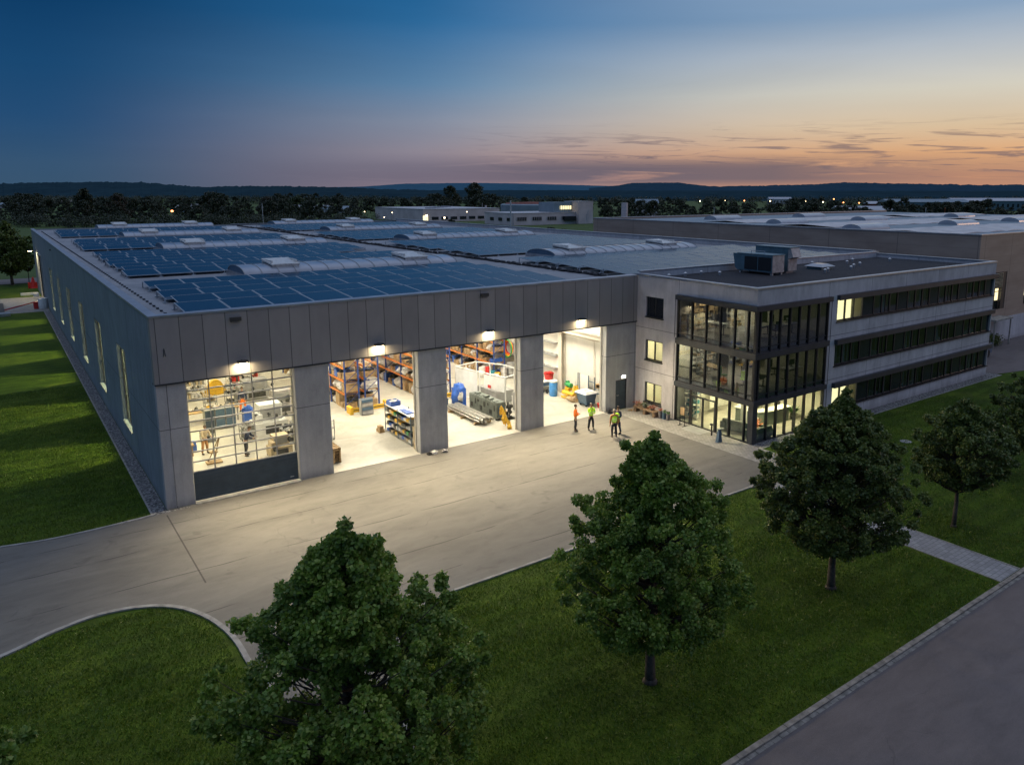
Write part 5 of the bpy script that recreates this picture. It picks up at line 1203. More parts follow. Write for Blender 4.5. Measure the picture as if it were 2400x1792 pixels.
# fourth doorway
t = thing('water_barrel', 'bright blue barrel with a white lid inside the fourth doorway', 'barrel', (26.6, 5.6, 0))
b = MB(); b.lathe([(.27, .006), (.30, .08), (.31, .5), (.30, 1.0), (.27, 1.06)], 26.6, 5.6, 0, 20); b.build('body', 'plastic_lightblue', t, smooth=True)
b = MB(); b.lathe([(.31, 1.05), (.32, 1.08), (.30, 1.16), (.05, 1.18)], 26.6, 5.6, 0, 20); b.build('lid', 'white_paint', t, smooth=True)
t = thing('red_tub', 'red tub standing behind the blue barrel', 'tub', (27.3, 6.9, .9)); b = MB(); b.lathe([(.3, .9), (.38, 1.35), (.40, 1.36), (.34, 1.3)], 27.2, 7.0, 0, 16); b.build('shell', 'plastic_red', t, smooth=True)
b = MB(); b.blob((27.2, 7.0, 1.4), .3, .3, .1, 3, .4); b.build('content', 'plastic_red', t)
t = thing('work_bench', 'blue framed work bench behind the blue barrel', 'work bench', (26.6, 8.0, 0))
b = MB(); b.box(26.2, 27.6, 6.5, 9.8, .82, .9); b.build('bench_top', 'white_paint', t); b = MB(); b.box(26.25, 27.55, 6.55, 9.75, .55, .82); b.build('drawer_row', 'steel_blue', t)
for x_ in (26.3, 27.5):
    for y_ in (6.6, 8.2, 9.7): b = MB(); b.box(x_-.05, x_+.05, y_-.05, y_+.05, .0, .55); b.build('leg', 'steel_blue', t)
b = MB()
for k in range(12): b.blob((26.4+rk.uniform(0, 1), 7.6+rk.uniform(0, 2), .98), rk.uniform(.08, .2), .12, rk.uniform(.06, .18), k, .5, 7, 4)
tag(b.build('machine_parts', 'dark_part', origin=(26.8, 8.4, .9)), 'dark machine parts lying on the blue work bench', 'parts')
b = MB()
for k in range(8): b.blob((26.2+rk.uniform(0, .8), 6.3+rk.uniform(0, .6), .1), rk.uniform(.1, .2), .12, rk.uniform(.06, .12), k+9, .5, 7, 4)
tag(b.build('scrap_heap', 'dark_part', origin=(26.6, 6.5, 0)), 'dark scraps on the floor under the blue work bench', 'scraps')
t = thing('pump_unit', 'yellow pump unit with green motors between blue barrel and blue bin', 'pump', (27.0, 4.3, 0))
b = MB(); b.box(26.75, 27.3, 3.4, 4.9, .05, .14); b.tube((26.9, 3.5, .45), (26.9, 4.8, .45), .16, n=12); b.blob((27.1, 3.6, .6), .25, .25, .5, 7, .3); b.tube((27.05, 3.9, .75), (27.3, 3.5, .8), .1, n=10); b.box(26.9, 27.3, 4.2, 4.6, .6, .85); b.build('body', 'yellow', t)
b = MB(); b.tube((27.1, 4.1, 1.0), (27.1, 4.6, 1.0), .17, n=12); b.blob((27.2, 4.75, 1.05), .2, .2, .17, 5, .4); b.build('motor', 'plastic_green', t)
b = MB(); b.tube((27.25, 3.8, .8), (27.25, 3.8, 1.4), .02, n=5); b.tube((27.0, 4.6, 1.0), (27.0, 4.8, 1.45), .02, n=5); b.build('pipe', 'metal_bright', t)
b = MB(); b.blob((26.8, 3.6, .2), .3, .5, .18, 23, .4); b.build('base_casting', 'carton', t)
t = thing('tipping_bin', 'blue grey bin with white lid at the right edge of the fourth doorway', 'bin', (27.0, 2.3, 0))
b = MB(); b.add([(26.7, 1.85, .12), (27.35, 1.85, .12), (27.35, 2.7, .12), (26.7, 2.7, .12), (26.5, 1.7, .92), (27.5, 1.7, .92), (27.5, 2.85, .92), (26.5, 2.85, .92)], [(3,2,1,0),(0,1,5,4),(1,2,6,5),(2,3,7,6),(3,0,4,7),(4,5,6,7)]); b.box(26.44, 27.56, 1.64, 2.91, .82, .92); b.build('body', 'steel_blue', t)
b = MB(); b.add([(26.42, 1.62, .925), (27.58, 1.62, .925), (27.58, 2.93, .925), (26.42, 2.93, .925), (26.6, 1.8, 1.06), (27.4, 1.8, 1.06), (27.4, 2.75, 1.06), (26.6, 2.75, 1.06)], [(0,1,5,4),(1,2,6,5),(2,3,7,6),(3,0,4,7),(4,5,6,7)]); b.box(26.8, 27.1, 2.1, 2.3, 1.06, 1.12); b.build('lid', 'white_paint', t)
for x_ in (26.75, 27.3):
    for y_ in (1.95, 2.6): b = MB(); b.tube((x_-.04, y_, .07), (x_+.04, y_, .07), .07, n=10); b.build('wheel', 'rubber', t)
b = MB(); b.lathe([(.16, .005), (.2, .3), (.21, .32), (.1, .3)], 27.35, 1.2, 0, 14); tag(b.build('bucket', 'plastic_red', origin=(27.35, 1.2, 0), smooth=True), 'red bucket at the right edge of the fourth doorway', 'bucket')
t = thing('mesh_gate', 'white board framed by dark posts against the wall behind the blue grey bin', 'screen', (27.7, 3.2, 0))
b = MB()
for y_ in (2.2, 2.9, 3.9, 4.1): b.bar((27.7, y_, 0), (27.7, y_, 1.9), .05)
b.bar((27.7, 2.2, 1.5), (27.7, 2.9, 1.5), .04); b.bar((27.7, 1.2, 1.1), (27.7, 2.2, 1.1), .04); b.bar((27.7, 1.2, .8), (27.7, 2.2, .8), .04); b.box(27.68, 27.72, 2.9, 3.9, .42, .46); b.build('frame', 'steel_blue', t)
b = MB(); b.box(27.69, 27.71, 2.95, 3.85, .5, 1.85); b.build('board', 'white_paint', t)
b = MB(); b.box(27.6, 27.95, 1.2, 2.0, 1.2, 1.5); b.box(27.6, 27.62, 1.3, 1.9, 1.25, 1.45); tag(b.build('wall_box', 'wood', origin=(27.8, 1.6, 1.3)), 'small framed box on the wall above the blue grey bin', 'box')
# workshop behind the glazed door
t = thing('tool_cabinet', 'row of dark grey tool cabinets in the middle of the glazed door', 'cabinet', (5.0, 11.8, 0))
for k in range(3):
    b = MB(); x_ = 4.2+.62*k; b.box(x_, x_+.58, 11.6, 12.1, .06, 1.35); b.build('carcass', 'grey_paint', t)
    b = MB(); b.box(x_+.03, x_+.55, 11.57, 11.6, .75, 1.3); b.box(x_+.03, x_+.55, 11.57, 11.6, .12, .68); b.build('door', 'steel_blue' if k else 'door_panel', t)
t = thing('assembly_bench', 'long pale assembly bench with clutter behind the dark cabinets', 'bench', (5.0, 13.5, 0))
b = MB(); b.box(3.2, 6.6, 13.0, 14.0, .85, .92); b.build('bench_top', 'wood', t)
for x_ in (3.3, 4.9, 6.5):
    for y_ in (13.1, 13.9): b = MB(); b.box(x_-.04, x_+.04, y_-.04, y_+.04, 0, .85); b.build('leg', 'grey_paint', t)
for i in range(9):
    b = MB(); x_ = 3.4+.36*i; b.blob((x_, 13.4+rk.uniform(-.2, .3), 1.02), .14, .12, rk.uniform(.08, .2), i+40, .5, 7, 5); tag(b.build('work_piece', ('yellow', 'wrap', 'dark_part', 'grey_paint')[i % 4], origin=(x_, 13.4, .92)), 'small %s piece on the long bench seen through the glazed door' % ('yellow', 'white', 'dark', 'grey')[i % 4], 'work piece', 'pieces on the long bench')
def machine(x, y, w, d, h, label, mat, acc='dark_part', seed=1):
    t = thing('workshop_machine', label, 'machine', (x, y, 0), None); rr = random.Random(seed)
    b = MB(); b.box(x-w/2, x+w/2, y-d/2, y+d/2, .08, h*.5); b.box(x-w*.3, x+w*.4, y-d*.2, y+d/2, h*.5, h); b.box(x-w*.45, x-w*.25, y-d*.4, y+d*.3, h*.5, h*.75); b.build('body', mat, t)
    b = MB()
    for k in range(6): b.blob((x+rr.uniform(-w/2, w/2), y-d/2+rr.uniform(-.05, .3), h*rr.uniform(.3, .9)), .1, .1, .12, k+seed*7, .5, 7, 5)
    b.box(x-w*.2, x+w*.3, y-d/2-.02, y-d/2-.002, h*.15, h*.4); b.build('drive', acc, t)
    b = MB(); b.box(x-w*.28, x+w*.35, y-d*.21, y-d*.2-.002, h*.6, h*.9); b.build('window', 'grey_paint', t)
    b = MB(); 
    for sx in (-1, 1):
        for sy in (-1, 1): b.box(x+sx*w*.45-.05, x+sx*w*.45+.05, y+sy*d*.45-.05, y+sy*d*.45+.05, 0, .08)
    b.build('foot', acc, t)
machine(7.2, 8.6, 1.9, 1.3, 2.0, 'tall white machine right of centre behind the glazed door', 'white_paint', seed=2)
machine(8.9, 7.2, 1.4, 1.2, 1.9, 'cluttered grey machine near the right edge of the glazed door', 'grey_paint', seed=3)
machine(6.6, 4.6, 1.2, .9, 1.2, 'low tan machine close behind the lower right of the glazed door', 'carton_pale', seed=4)
machine(8.1, 4.4, .9, .8, 1.5, 'dark machine close behind the right lower corner of the glazed door', 'machine_green', seed=5)
machine(9.2, 13.0, 1.6, 1.2, 1.6, 'white machine far behind the right edge of the glazed door', 'hvac_light', seed=6)
machine(2.3, 14.2, 1.0, .9, 1.5, 'brownish machine at the left edge of the glazed door', 'carton', seed=7)
machine(8.8, 18.0, 2.4, 1.2, 1.4, 'dark cluttered machine at the top right of the glazed door', 'grey_paint', seed=8)
shelf(4.6, 20.3, .0, 3.0, .8, 1.6, 0, 'open shelf of goods at the top left of the glazed door', ('carton_pale', 'wrap', 'grey_paint'), 4, 'wall_board', seed=12)
shelf(9.0, 21.5, .0, 2.2, .8, 1.7, 0, 'shelf of red and dark goods at the top of the glazed door', ('plastic_red', 'dark_part', 'wrap'), 4, 'wall_board', seed=13)
b = MB(); b.at(6.9, 20.6, 0); b.box(-.7, .7, 0, .5, .0, .6); b.tube((0, .05, .6), (0, .45, .6), .5, n=16); tag(b.build('yellow_tank', 'yellow', origin=(6.9, 20.8, 0)), 'rounded yellow tank at the top of the glazed door', 'tank')
b = MB(); b.box(2.6, 3.0, 8.2, 8.7, .01, .35); b.box(2.62, 2.98, 8.22, 8.68, .35, .5); tag(b.build('blue_tub', 'plastic_blue', origin=(2.8, 8.5, 0)), 'blue tub on the floor at the left of the glazed door', 'tub')
b = MB(); b.blob((6.9, 12.2, .9), .3, .3, .25, 3, .3); b.box(6.6, 7.2, 11.9, 12.5, 0, .8); tag(b.build('blue_machine', 'plastic_blue', origin=(6.9, 12.2, 0)), 'blue covered apparatus right of the dark cabinets', 'apparatus')
t = thing('sack_pallet', 'pallet of long pale sacks low behind the glazed door', 'sacks', (4.5, 3.2, 0))
for k in range(5): b = MB(); b.blob((4.35+.06*k, 2.9+.02*k, .18+.09*k), .75, .35, .08, k, .15, 12, 6); b.build('sack', 'carton_pale', t, smooth=True)
b = MB(); b.box(3.6, 5.2, 2.6, 3.3, .01, .1); b.build('pallet', 'wood', t)
b = MB(); b.bar((3.0, 5.6, 0), (3.6, 5.2, 1.5), .05); b.bar((3.4, 5.8, 0), (3.6, 5.2, 1.5), .05); b.box(2.9, 3.7, 5.2, 5.7, .02, .1); b.box(3.1, 3.5, 5.3, 5.6, .6, .66); tag(b.build('trestle', 'wood', origin=(3.3, 5.4, 0)), 'wooden trestle at the lower left of the glazed door', 'trestle')
b = MB(); b.box(1.6, 2.7, 7.2, 8.0, .6, .68); 
for x_ in (1.7, 2.6):
    for y_ in (7.3, 7.9): b.box(x_-.03, x_+.03, y_-.03, y_+.03, 0, .6)
b.box(1.7, 2.3, 7.3, 7.8, .68, .8); tag(b.build('side_table', 'wood', origin=(2.1, 7.6, 0)), 'small wooden table at the left edge of the glazed door', 'table')

rw = random.Random(31)
for i, (x_, y_, h_, m_, l) in enumerate(((3.9, 9.6, .5, 'dark_part', 'low dark trolley left of the dark cabinets'), (5.9, 8.6, .9, 'hvac_light', 'grey parts trolley in front of the blue covered apparatus'), (7.9, 10.6, 1.1, 'dark_part', 'dark parts trolley behind the white machine'), (5.6, 16.6, .9, 'carton_pale', 'tan parts trolley on the open floor far behind the glazed door'),
        (9.9, 10.2, 1.3, 'grey_paint', 'grey parts trolley at the right behind the glazed door'), (3.4, 17.2, 1.0, 'wrap', 'white parts trolley at the far left behind the glazed door'), (7.6, 6.3, 1.0, 'dark_part', 'dark parts trolley between the white and the tan machine'), (9.7, 5.6, 1.2, 'carton', 'brown parts trolley in the right corner behind the glazed door'), (7.2, 17.6, 1.2, 'dark_part', 'dark parts trolley far back in the middle of the workshop'))):
    t = thing('parts_trolley', l, 'trolley', (x_, y_, 0))
    b = MB()
    for z_ in (.15, .15+h_*.5, h_): b.box(x_-.4, x_+.4, y_-.28, y_+.28, z_-.03, z_)
    for sx in (-.38, .38):
        for sy in (-.26, .26): b.box(x_+sx-.02, x_+sx+.02, y_+sy-.02, y_+sy+.02, .06, h_+.1)
    b.build('frame', 'grey_paint', t); b = MB()
    for z_ in (.15, .15+h_*.5, h_):
        for k in range(6): b.blob((x_+rw.uniform(-.3, .3), y_+rw.uniform(-.2, .2), z_+.08), rw.uniform(.05, .13), .08, rw.uniform(.05, .14), k+i*5, .6, 7, 5)
    b.build('loose_parts', m_, t)
    for sx in (-.34, .34):
        for sy in (-.22, .22): b = MB(); b.tube((x_+sx-.02, y_+sy, .05), (x_+sx+.02, y_+sy, .05), .05, n=8); b.build('wheel', 'rubber', t)
# ------------------------------------------------------------------ people
def skin_obj(name, chains, mat, parent, sub=1, mirror=False):
    """chains: list of (list of (point, radius)), each joined to an earlier vertex given as int start index"""
    vs, es, rs = [], [], []
    for ch in chains:
        prev = None
        for el in ch:
            if isinstance(el, int): prev = el; continue
            p, r = el; vs.append(p); rs.append(r); i = len(vs)-1
            if prev is not None: es.append((prev, i))
            prev = i
    me = bpy.data.meshes.new(name); me.from_pydata(vs, es, []); me.materials.append(M[mat]); me.update()
    o = bpy.data.objects.new(name, me); COL.objects.link(o)
    md = o.modifiers.new('skin', 'SKIN'); 
    if not me.skin_vertices: 
        me.skin_vertices.new() if hasattr(me.skin_vertices, 'new') else None
    lay = me.skin_vertices[0].data
    for i, r in enumerate(rs): r = r if isinstance(r, tuple) else (r, r); lay[i].radius = r; lay[i].use_root = (i == 0)
    md.use_smooth_shade = True; md.branch_smoothing = .4
    ss = o.modifiers.new('sub', 'SUBSURF'); ss.levels = sub; ss.render_levels = sub
    o.parent = parent; return o
def bake(o):
    dg = bpy.context.evaluated_depsgraph_get(); ev = o.evaluated_get(dg); me = bpy.data.meshes.new_from_object(ev); me.name = o.name
    mats = [m for m in o.data.materials]; o.modifiers.clear(); o.data = me
    if not me.materials: [me.materials.append(m) for m in mats]
    me.polygons.foreach_set('use_smooth', [True]*len(me.polygons)); return o
def person(loc, rz, label, top='fabric_orange', legs='fabric_dark', vest=None, arms='folded', stride=.12, hair='hair', lean=0., hscale=1.0, headturn=0., sleeve=None):
    t = thing('person', label, 'person', loc)
    V = lambda x, y, z: (x*hscale, (y-lean*max(0, z-.9))*hscale, z*hscale)      # figure faces -Y
    hipz, shz = .86, 1.37
    s1 = stride
    fl, fr = (-.10-s1*.6, -.02), (.10+s1*.6, .03)
    foot = lambda f: [(V(f[0], f[1]+.02, .07), .045), (V(f[0]*1.08, f[1]-.12, .045), (.042, .03))]
    hands = {'folded': [(-.02, -.22, 1.10), (.04, -.20, 1.14)], 'down': [(-.25, -.03, .78), (.25, -.03, .78)], 'chin': [(-.03, -.19, 1.36), (.06, -.2, 1.10)], 'work': [(-.16, -.42, 1.05), (.14, -.44, 1.08)], 'hip': [(-.2, -.08, .92), (.1, -.25, 1.12)]}[arms]
    elbows = {'folded': [(-.25, -.04, 1.10), (.25, -.04, 1.10)], 'down': [(-.24, .02, 1.08), (.24, .02, 1.08)], 'chin': [(-.2, -.12, 1.1), (.25, -.04, 1.1)], 'work': [(-.24, -.18, 1.12), (.24, -.18, 1.12)], 'hip': [(-.3, .05, 1.1), (.25, -.06, 1.12)]}[arms]
    sh = [(-.175, 0, shz), (.175, 0, shz)]
    # bare body: one surface: pelvis - spine - neck - head, arms, hands with fingers, legs, feet
    ch = [[(V(0, 0, hipz+.05), .11), (V(0, 0, 1.08), .105), (V(0, 0, 1.26), .12), (V(0, 0, 1.40), .085), (V(0, -.005, 1.47), .05), (V(0, -.015, 1.54), (.066, .075)), (V(0, -.02, 1.62), (.074, .088)), (V(0, -.01, 1.69), (.05, .06))]]
    nb = 8
    for k in range(2):
        h = Vector(hands[k]); e = Vector(elbows[k]); d = (h-e).normalized(); 
        ch.append([3, (V(*sh[k]), .055), (V(*e), .04), (V(*h), .026), (V(*(h+d*.06)), (.036, .018))]); palm = nb+3; wrist = nb+2; nb += 4
        side = d.cross(Vector((0, 0, 1))); side = side.normalized() if side.length > .1 else Vector((0, -1, 0)); cur = Vector((0, -.3, -.25 if d.z > -.5 else 0))
        for q, ln in enumerate((.062, .07, .066, .052)):
            base = h+d*.07+side*(-.03+.02*q); ch.append([palm, (V(*base), .0095), (V(*(base+d*ln*.6)), .0085), (V(*(base+d*ln+cur*.03)), .0075)]); nb += 3
        th = h+d*.02+side*-.035; ch.append([wrist, (V(*th), .011), (V(*(th+d*.035-side*.02)), .009)]); nb += 2
    for k, f in enumerate((fl, fr)):
        sx = -1 if k == 0 else 1
        ch.append([0, (V(sx*.09, 0, hipz-.04), .085), (V((sx*.09+f[0])/2*1.04, (f[1])/2-.03, .48), .058), (V(f[0], f[1]+.02, .12), .036)]+foot(f))
    body = bake(skin_obj('body', ch, 'skin', t))
    fc = MB()                                      # eyes, brows, nose, mouth and ears as one small face piece joined to the head
    for sx in (-1, 1): fc.blob(tuple(Vector(V(sx*.03, -.098, 1.615))), .011, .008, .008, 1, 0, 6, 4); 
    fc.box(*[q for q in (-.022*hscale, .022*hscale)], *sorted((V(0, -.108, 1.56)[1], V(0, -.1, 1.56)[1])), 1.553*hscale, 1.563*hscale)
    fc.T = None
    o = fc_build(fc, 'face', 'hair', t)
    nose = MB(); nose.add([V(-.014, -.095, 1.575), V(.014, -.095, 1.575), V(0, -.125, 1.585), V(0, -.1, 1.63)], [(0, 1, 2), (1, 3, 2), (3, 0, 2)])
    for sx in (-1, 1): nose.blob(V(sx*.078, -.01, 1.6), .012, .02, .03, 1, 0, 6, 4)
    fc_build(nose, 'nose', 'skin', t)
    hr = MB(); c = V(0, .005, 1.655); hr.blob(c, .088*hscale, .098*hscale, .085*hscale, 3, .06, 12, 8)
    hr.v = [(x, y, max(z, c[2]-.03-.05*(y > c[1]))) for x, y, z in hr.v]; fc_build(hr, 'hair', hair, t, True)
    # clothes
    lg = [[(V(0, 0, hipz+.08), (.135, .10)), (V(0, 0, hipz+.0), (.14, .11))]]
    for k, f in enumerate((fl, fr)):
        sx = -1 if k == 0 else 1
        lg.append([1, (V(sx*.09, 0, hipz-.1), .10), (V((sx*.09+f[0])/2*1.04, (f[1])/2-.03, .48), .085), (V(f[0], f[1]+.02, .2), .058), (V(f[0], f[1]+.015, .1), .062)])
    bake(skin_obj('trousers', lg, legs, t))
    tp = [[(V(0, 0, .90), (.17, .13)), (V(0, 0, 1.08), (.17, .13)), (V(0, 0, 1.26), (.195, .145)), (V(0, 0, 1.38), (.13, .1)), (V(0, 0, 1.44), (.06, .06))]]
    for k in range(2):
        h = Vector(hands[k]); e = Vector(elbows[k]); cu = h*.88+e*.12
        tp.append([3, (V(*sh[k]), .085), (V(*e), .068), (V(*cu), .05)])
    bake(skin_obj('jacket', tp, sleeve or top, t))
    if vest:
        vt = [[(V(0, 0, .88), (.185, .145)), (V(0, 0, 1.08), (.185, .145)), (V(0, 0, 1.26), (.21, .16)), (V(0, 0, 1.40), (.155, .11))]]
        vo = bake(skin_obj('vest', vt, vest, t))
    for f in (fl, fr):
        b = MB(); b.at(f[0]*hscale, f[1]*hscale, 0, 0); b.blob((0, -.05, .05), .05, .14, .05, 2, .05, 10, 6); b.v = [(x, y, max(z, .006)) for x, y, z in b.v]; fc_build(b, 'shoe', 'shoe', t, True)
    t.rotation_euler[2] = rz
    return t
def fc_build(b, name, mat, parent, smooth=False):
    me = bpy.data.meshes.new(name); me.from_pydata(b.v, [], b.f); me.materials.append(M[mat]); me.polygons.foreach_set('use_smooth', [smooth]*len(me.polygons)); me.update()
    o = bpy.data.objects.new(name, me); COL.objects.link(o); o.parent = parent; return o
person((22.75, -1.95, .002), R(50), 'person in an orange jacket and dark trousers with folded arms, leftmost outside the hall', top='fabric_orange', arms='folded', hair='hair')
person((23.72, -2.3, .002), R(-15), 'person in a hi-vis vest with one hand at the chin, second from left', top='fabric_hivis', vest='fabric_hivis', arms='chin', hair='hair_grey')
person((23.95, -4.25, .002), R(155), 'person in a hi-vis vest over rust sleeves, seen from behind in front of the group', top='fabric_rust', vest='fabric_hivis', legs='fabric_dark', arms='down', hair='hair_grey', stride=.06)
person((24.6, -3.85, .002), R(-75), 'person in a bright vest and navy trousers, partly hidden, rightmost of the group', top='fabric_hivis', vest='fabric_hivis', legs='fabric_navy', arms='hip', hair='hair', sleeve='fabric_navy')
person((5.05, 5.6, .006), R(60), 'person in black work clothes bending to a machine behind the glazed door', top='fabric_navy', legs='fabric_dark', arms='work', lean=.35)
person((3.25, 7.3, .006), R(20), 'person with orange trousers at the left behind the glazed door', top='carton_pale', legs='fabric_rust', arms='work', lean=.2)
person((7.3, 14.9, .006), R(-30), 'dark clothed person far back at the top of the glazed door', top='fabric_navy', legs='fabric_orange', arms='down')

# ------------------------------------------------------------------ trees
def np_mesh(name, verts, tris, mats, mi=None, smooth=False):
    me = bpy.data.meshes.new(name); nv, nf = len(verts), len(tris)
    me.vertices.add(nv); me.vertices.foreach_set('co', np.asarray(verts, np.float32).ravel())
    k = tris.shape[1]; me.loops.add(nf*k); me.loops.foreach_set('vertex_index', tris.astype(np.int32).ravel())
    me.polygons.add(nf); me.polygons.foreach_set('loop_start', np.arange(0, nf*k, k, dtype=np.int32)); me.polygons.foreach_set('loop_total', np.full(nf, k, np.int32))
    for m in mats: me.materials.append(M[m])
    if mi is not None: me.polygons.foreach_set('material_index', mi)
    me.update(calc_edges=True); me.validate(); return me
def leaf_cloud(rng, C, Rr, per, size, droop=.35):
    """leaves in clumps: C centres, Rr radii; each leaf a folded blade of two triangles"""
    n = len(C)*per; ci = np.repeat(np.arange(len(C)), per)
    d = rng.normal(size=(n, 3)); d /= np.linalg.norm(d, axis=1)[:, None]
    rad = rng.random(n)**.42
    P = C[ci]+d*(Rr[ci]*rad)[:, None]*np.array([1, 1, .8])
    a = rng.normal(size=(n, 3)); a += d*.5; a[:, 2] -= droop; a /= np.linalg.norm(a, axis=1)[:, None]
    up = rng.normal(size=(n, 3))*.8+np.array([0, 0, .8])+d*.5; s = np.cross(a, up); s /= np.linalg.norm(s, axis=1)[:, None]+1e-6; nn = np.cross(s, a)
    L = size*rng.uniform(.7, 1.25, n)[:, None]; W = L*rng.uniform(.38, .5, n)[:, None]
    v0 = P; v1 = P+a*L*.45+s*W+nn*L*.12; v2 = P+a*L; v3 = P+a*L*.45-s*W+nn*L*.12
    V = np.stack([v0, v1, v2, v3], 1).reshape(-1, 3); b = np.arange(n)[:, None]*4
    T = np.concatenate([b+np.array([[0, 1, 2]]), b+np.array([[0, 2, 3]])], 1).reshape(-1, 3)
    return V, T
def tree(name, label, cat, x, y, h, cb, rad, seed, nclump=300, per=85, leafsize=.15, mat='leaf', group=None, tips=3, trunk=.13, clump=(.16, .36), peak=.3):
    rng = np.random.default_rng(seed); rr = random.Random(seed)
    t = thing(name, label, cat, (x, y, -.02), group)
    prof = lambda u: (np.sin(np.clip(u/peak, 0, 1)*PI/2)**.7 if u < peak else (1-((u-peak)/(1-peak))**2.2)**.85)
    lead = [(0, 0, 1.0)]+[(rr.uniform(-.36, .36), rr.uniform(-.36, .36), rr.uniform(.84, .96)) for _ in range(tips)]
    C, Rr = [], []
    lob = [(rr.uniform(0, 2*PI), rr.uniform(.08, .95), rr.uniform(.84, 1.1)) for _ in range(26)]
    for i in range(nclump):
        u = rng.random()**.9; a = rng.random()*2*PI
        r = rad*max(.04, float(prof(u)))
        k = 1.0
        for la, lu, lk in lob:
            dd = ((math.cos(a-la)-1)**2*2+((u-lu)*3)**2)
            if dd < .35: k *= 1+(lk-1)*(1-dd/.35)
        rr_ = r*k*(rng.random()**.42)
        cx, cy = rr_*math.cos(a), rr_*math.sin(a); z = cb+(h-cb)*u*.94
        C.append((cx, cy, z-.12*rr_)); Rr.append(rng.uniform(*clump)*(1-.35*u))
    for lx, ly, lh in lead:                       # upright leader shoots break the outline
        for q in range(14):
            f = .55+.43*q/13; z = cb+(h-cb)*lh*f; s = (1-q/13)*.26+.07
            C.append((lx*rad*.75*f+rng.normal()*s, ly*rad*.75*f+rng.normal()*s, z)); Rr.append(.15+.22*(1-q/13))
    for q in range(80):                            # side sprays
        a = rng.random()*2*PI; u = rng.uniform(.05, .7); r = rad*float(prof(u))*rng.uniform(.94, 1.10)
        C.append((r*math.cos(a), r*math.sin(a), cb+(h-cb)*u)); Rr.append(rng.uniform(.10, .22))
    C = np.array(C); Rr = np.array(Rr)
    V, T = leaf_cloud(rng, C, Rr, per, leafsize)
    cr = bpy.data.objects.new('crown', np_mesh('crown', V, T, [mat])); COL.objects.link(cr); cr.parent = t
    b = MB(); sp = [(0, 0, 0), (rr.uniform(-.03, .03), rr.uniform(-.03, .03), cb*.6), (rr.uniform(-.08, .08), rr.uniform(-.08, .08), cb+(h-cb)*.35), (rr.uniform(-.1, .1), rr.uniform(-.1, .1), cb+(h-cb)*.75), (0, 0, h*.97)]
    rad_ = [trunk*1.25, trunk, trunk*.62, trunk*.3, .012]
    for i in range(4): b.tube(sp[i], sp[i+1], rad_[i], rad_[i+1], 9, caps=(i == 0))
    b.tube((0, 0, -.02), (0, 0, .12), trunk*1.9, trunk*1.2, 9)
    idx = rr.sample(range(len(C)), min(len(C), 260))
    for i in idx:
        c = C[i]; z0 = max(cb*.8, c[2]-.55*math.hypot(c[0], c[1])-.3); f = z0/h
        r0 = .045*(1-f)+.012; m_ = (c[0]*.5, c[1]*.5, z0+(c[2]-z0)*.38)
        b.tube((0, 0, z0), m_, r0, r0*.6, 5, caps=False); b.tube(m_, tuple(c), r0*.6, .006, 4, caps=False)
    fc_build(b, 'trunk', 'bark', t, True)
    return t
tree('street_tree', 'large leafy tree nearest the camera with two upright tips, covering the driveway mouth', 'tree', 0.05, -22.75, 7.75, 1.0, 2.95, 101, 720, 170, .098, 'leaf', 'trees in the front lawn', 4, .15, peak=.33)
tree('street_tree', 'broad pyramidal tree in the middle of the front lawn, lit green by the hall', 'tree', 9.4, -22.8, 7.95, 1.55, 2.6, 212, 480, 185, .098, 'leaf', 'trees in the front lawn', 3, .14)
tree('street_tree', 'dark full tree in front of the office corner beside the footpath', 'tree', 18.75, -22.8, 7.75, 1.6, 2.8, 303, 500, 170, .10, 'leaf_dark', 'trees in the front lawn', 3, .13, peak=.35)
tree('street_tree', 'smaller dark tree on a slim stem right of the footpath', 'tree', 27.9, -22.9, 5.9, 2.0, 1.95, 404, 240, 100, .12, 'leaf_dark', 'trees in the front lawn', 3, .085, peak=.38)
tree('street_tree', 'dark tree cut off by the right edge of the picture', 'tree', 36.9, -22.6, 6.8, 1.6, 2.2, 505, 240, 100, .12, 'leaf_dark', 'trees in the front lawn', 2, .1, peak=.35)
tree('street_tree', 'tree of which only the tip shows in the lower left corner', 'tree', -8.35, -22.8, 7.0, 1.6, 2.8, 606, 300, 120, .12, 'leaf', 'trees in the front lawn', 2, .13)
tree('garden_tree', 'small dark round tree by the lane left of the long side wall', 'tree', -2.9, 110.5, 10.0, 2.2, 3.6, 707, 150, 60, .32, 'leaf_dark', None, 2, .2, (.5, .9))
tree('garden_tree', 'thin pale sapling beside the dark tree on the lane', 'tree', -.6, 113.6, 5.2, 2.0, .8, 708, 24, 30, .22, 'leaf_far_brown', None, 0, .06)

# grass blades over the lawns nearest the camera, and a few fallen leaves: uncountable, one object
rng = np.random.default_rng(17)
def inside(P, poly):
    c = np.zeros(len(P), bool); n_ = len(poly)
    for i in range(n_):
        (x1, y1), (x2, y2) = poly[i], poly[(i+1) % n_]
        if y1 == y2: continue
        q = ((y1 > P[:, 1]) != (y2 > P[:, 1])) & (P[:, 0] < (x2-x1)*(P[:, 1]-y1)/(y2-y1)+x1); c ^= q
    return c
cand = np.concatenate([rng.uniform((-12, -26.4), (29, -9), (330000, 2)), rng.uniform((-9, -.2), (-.75, 30), (90000, 2)), rng.uniform((29, -26.4), (50, -11.1), (60000, 2))])
ok = ~inside(cand, poly); ok &= ~((cand[:, 0] > 24.2) & (cand[:, 0] < 26.2) & (cand[:, 1] < -14)) ; ok &= ~((cand[:, 0] > 24) & (cand[:, 0] < 29.6) & (cand[:, 1] > -15.4))
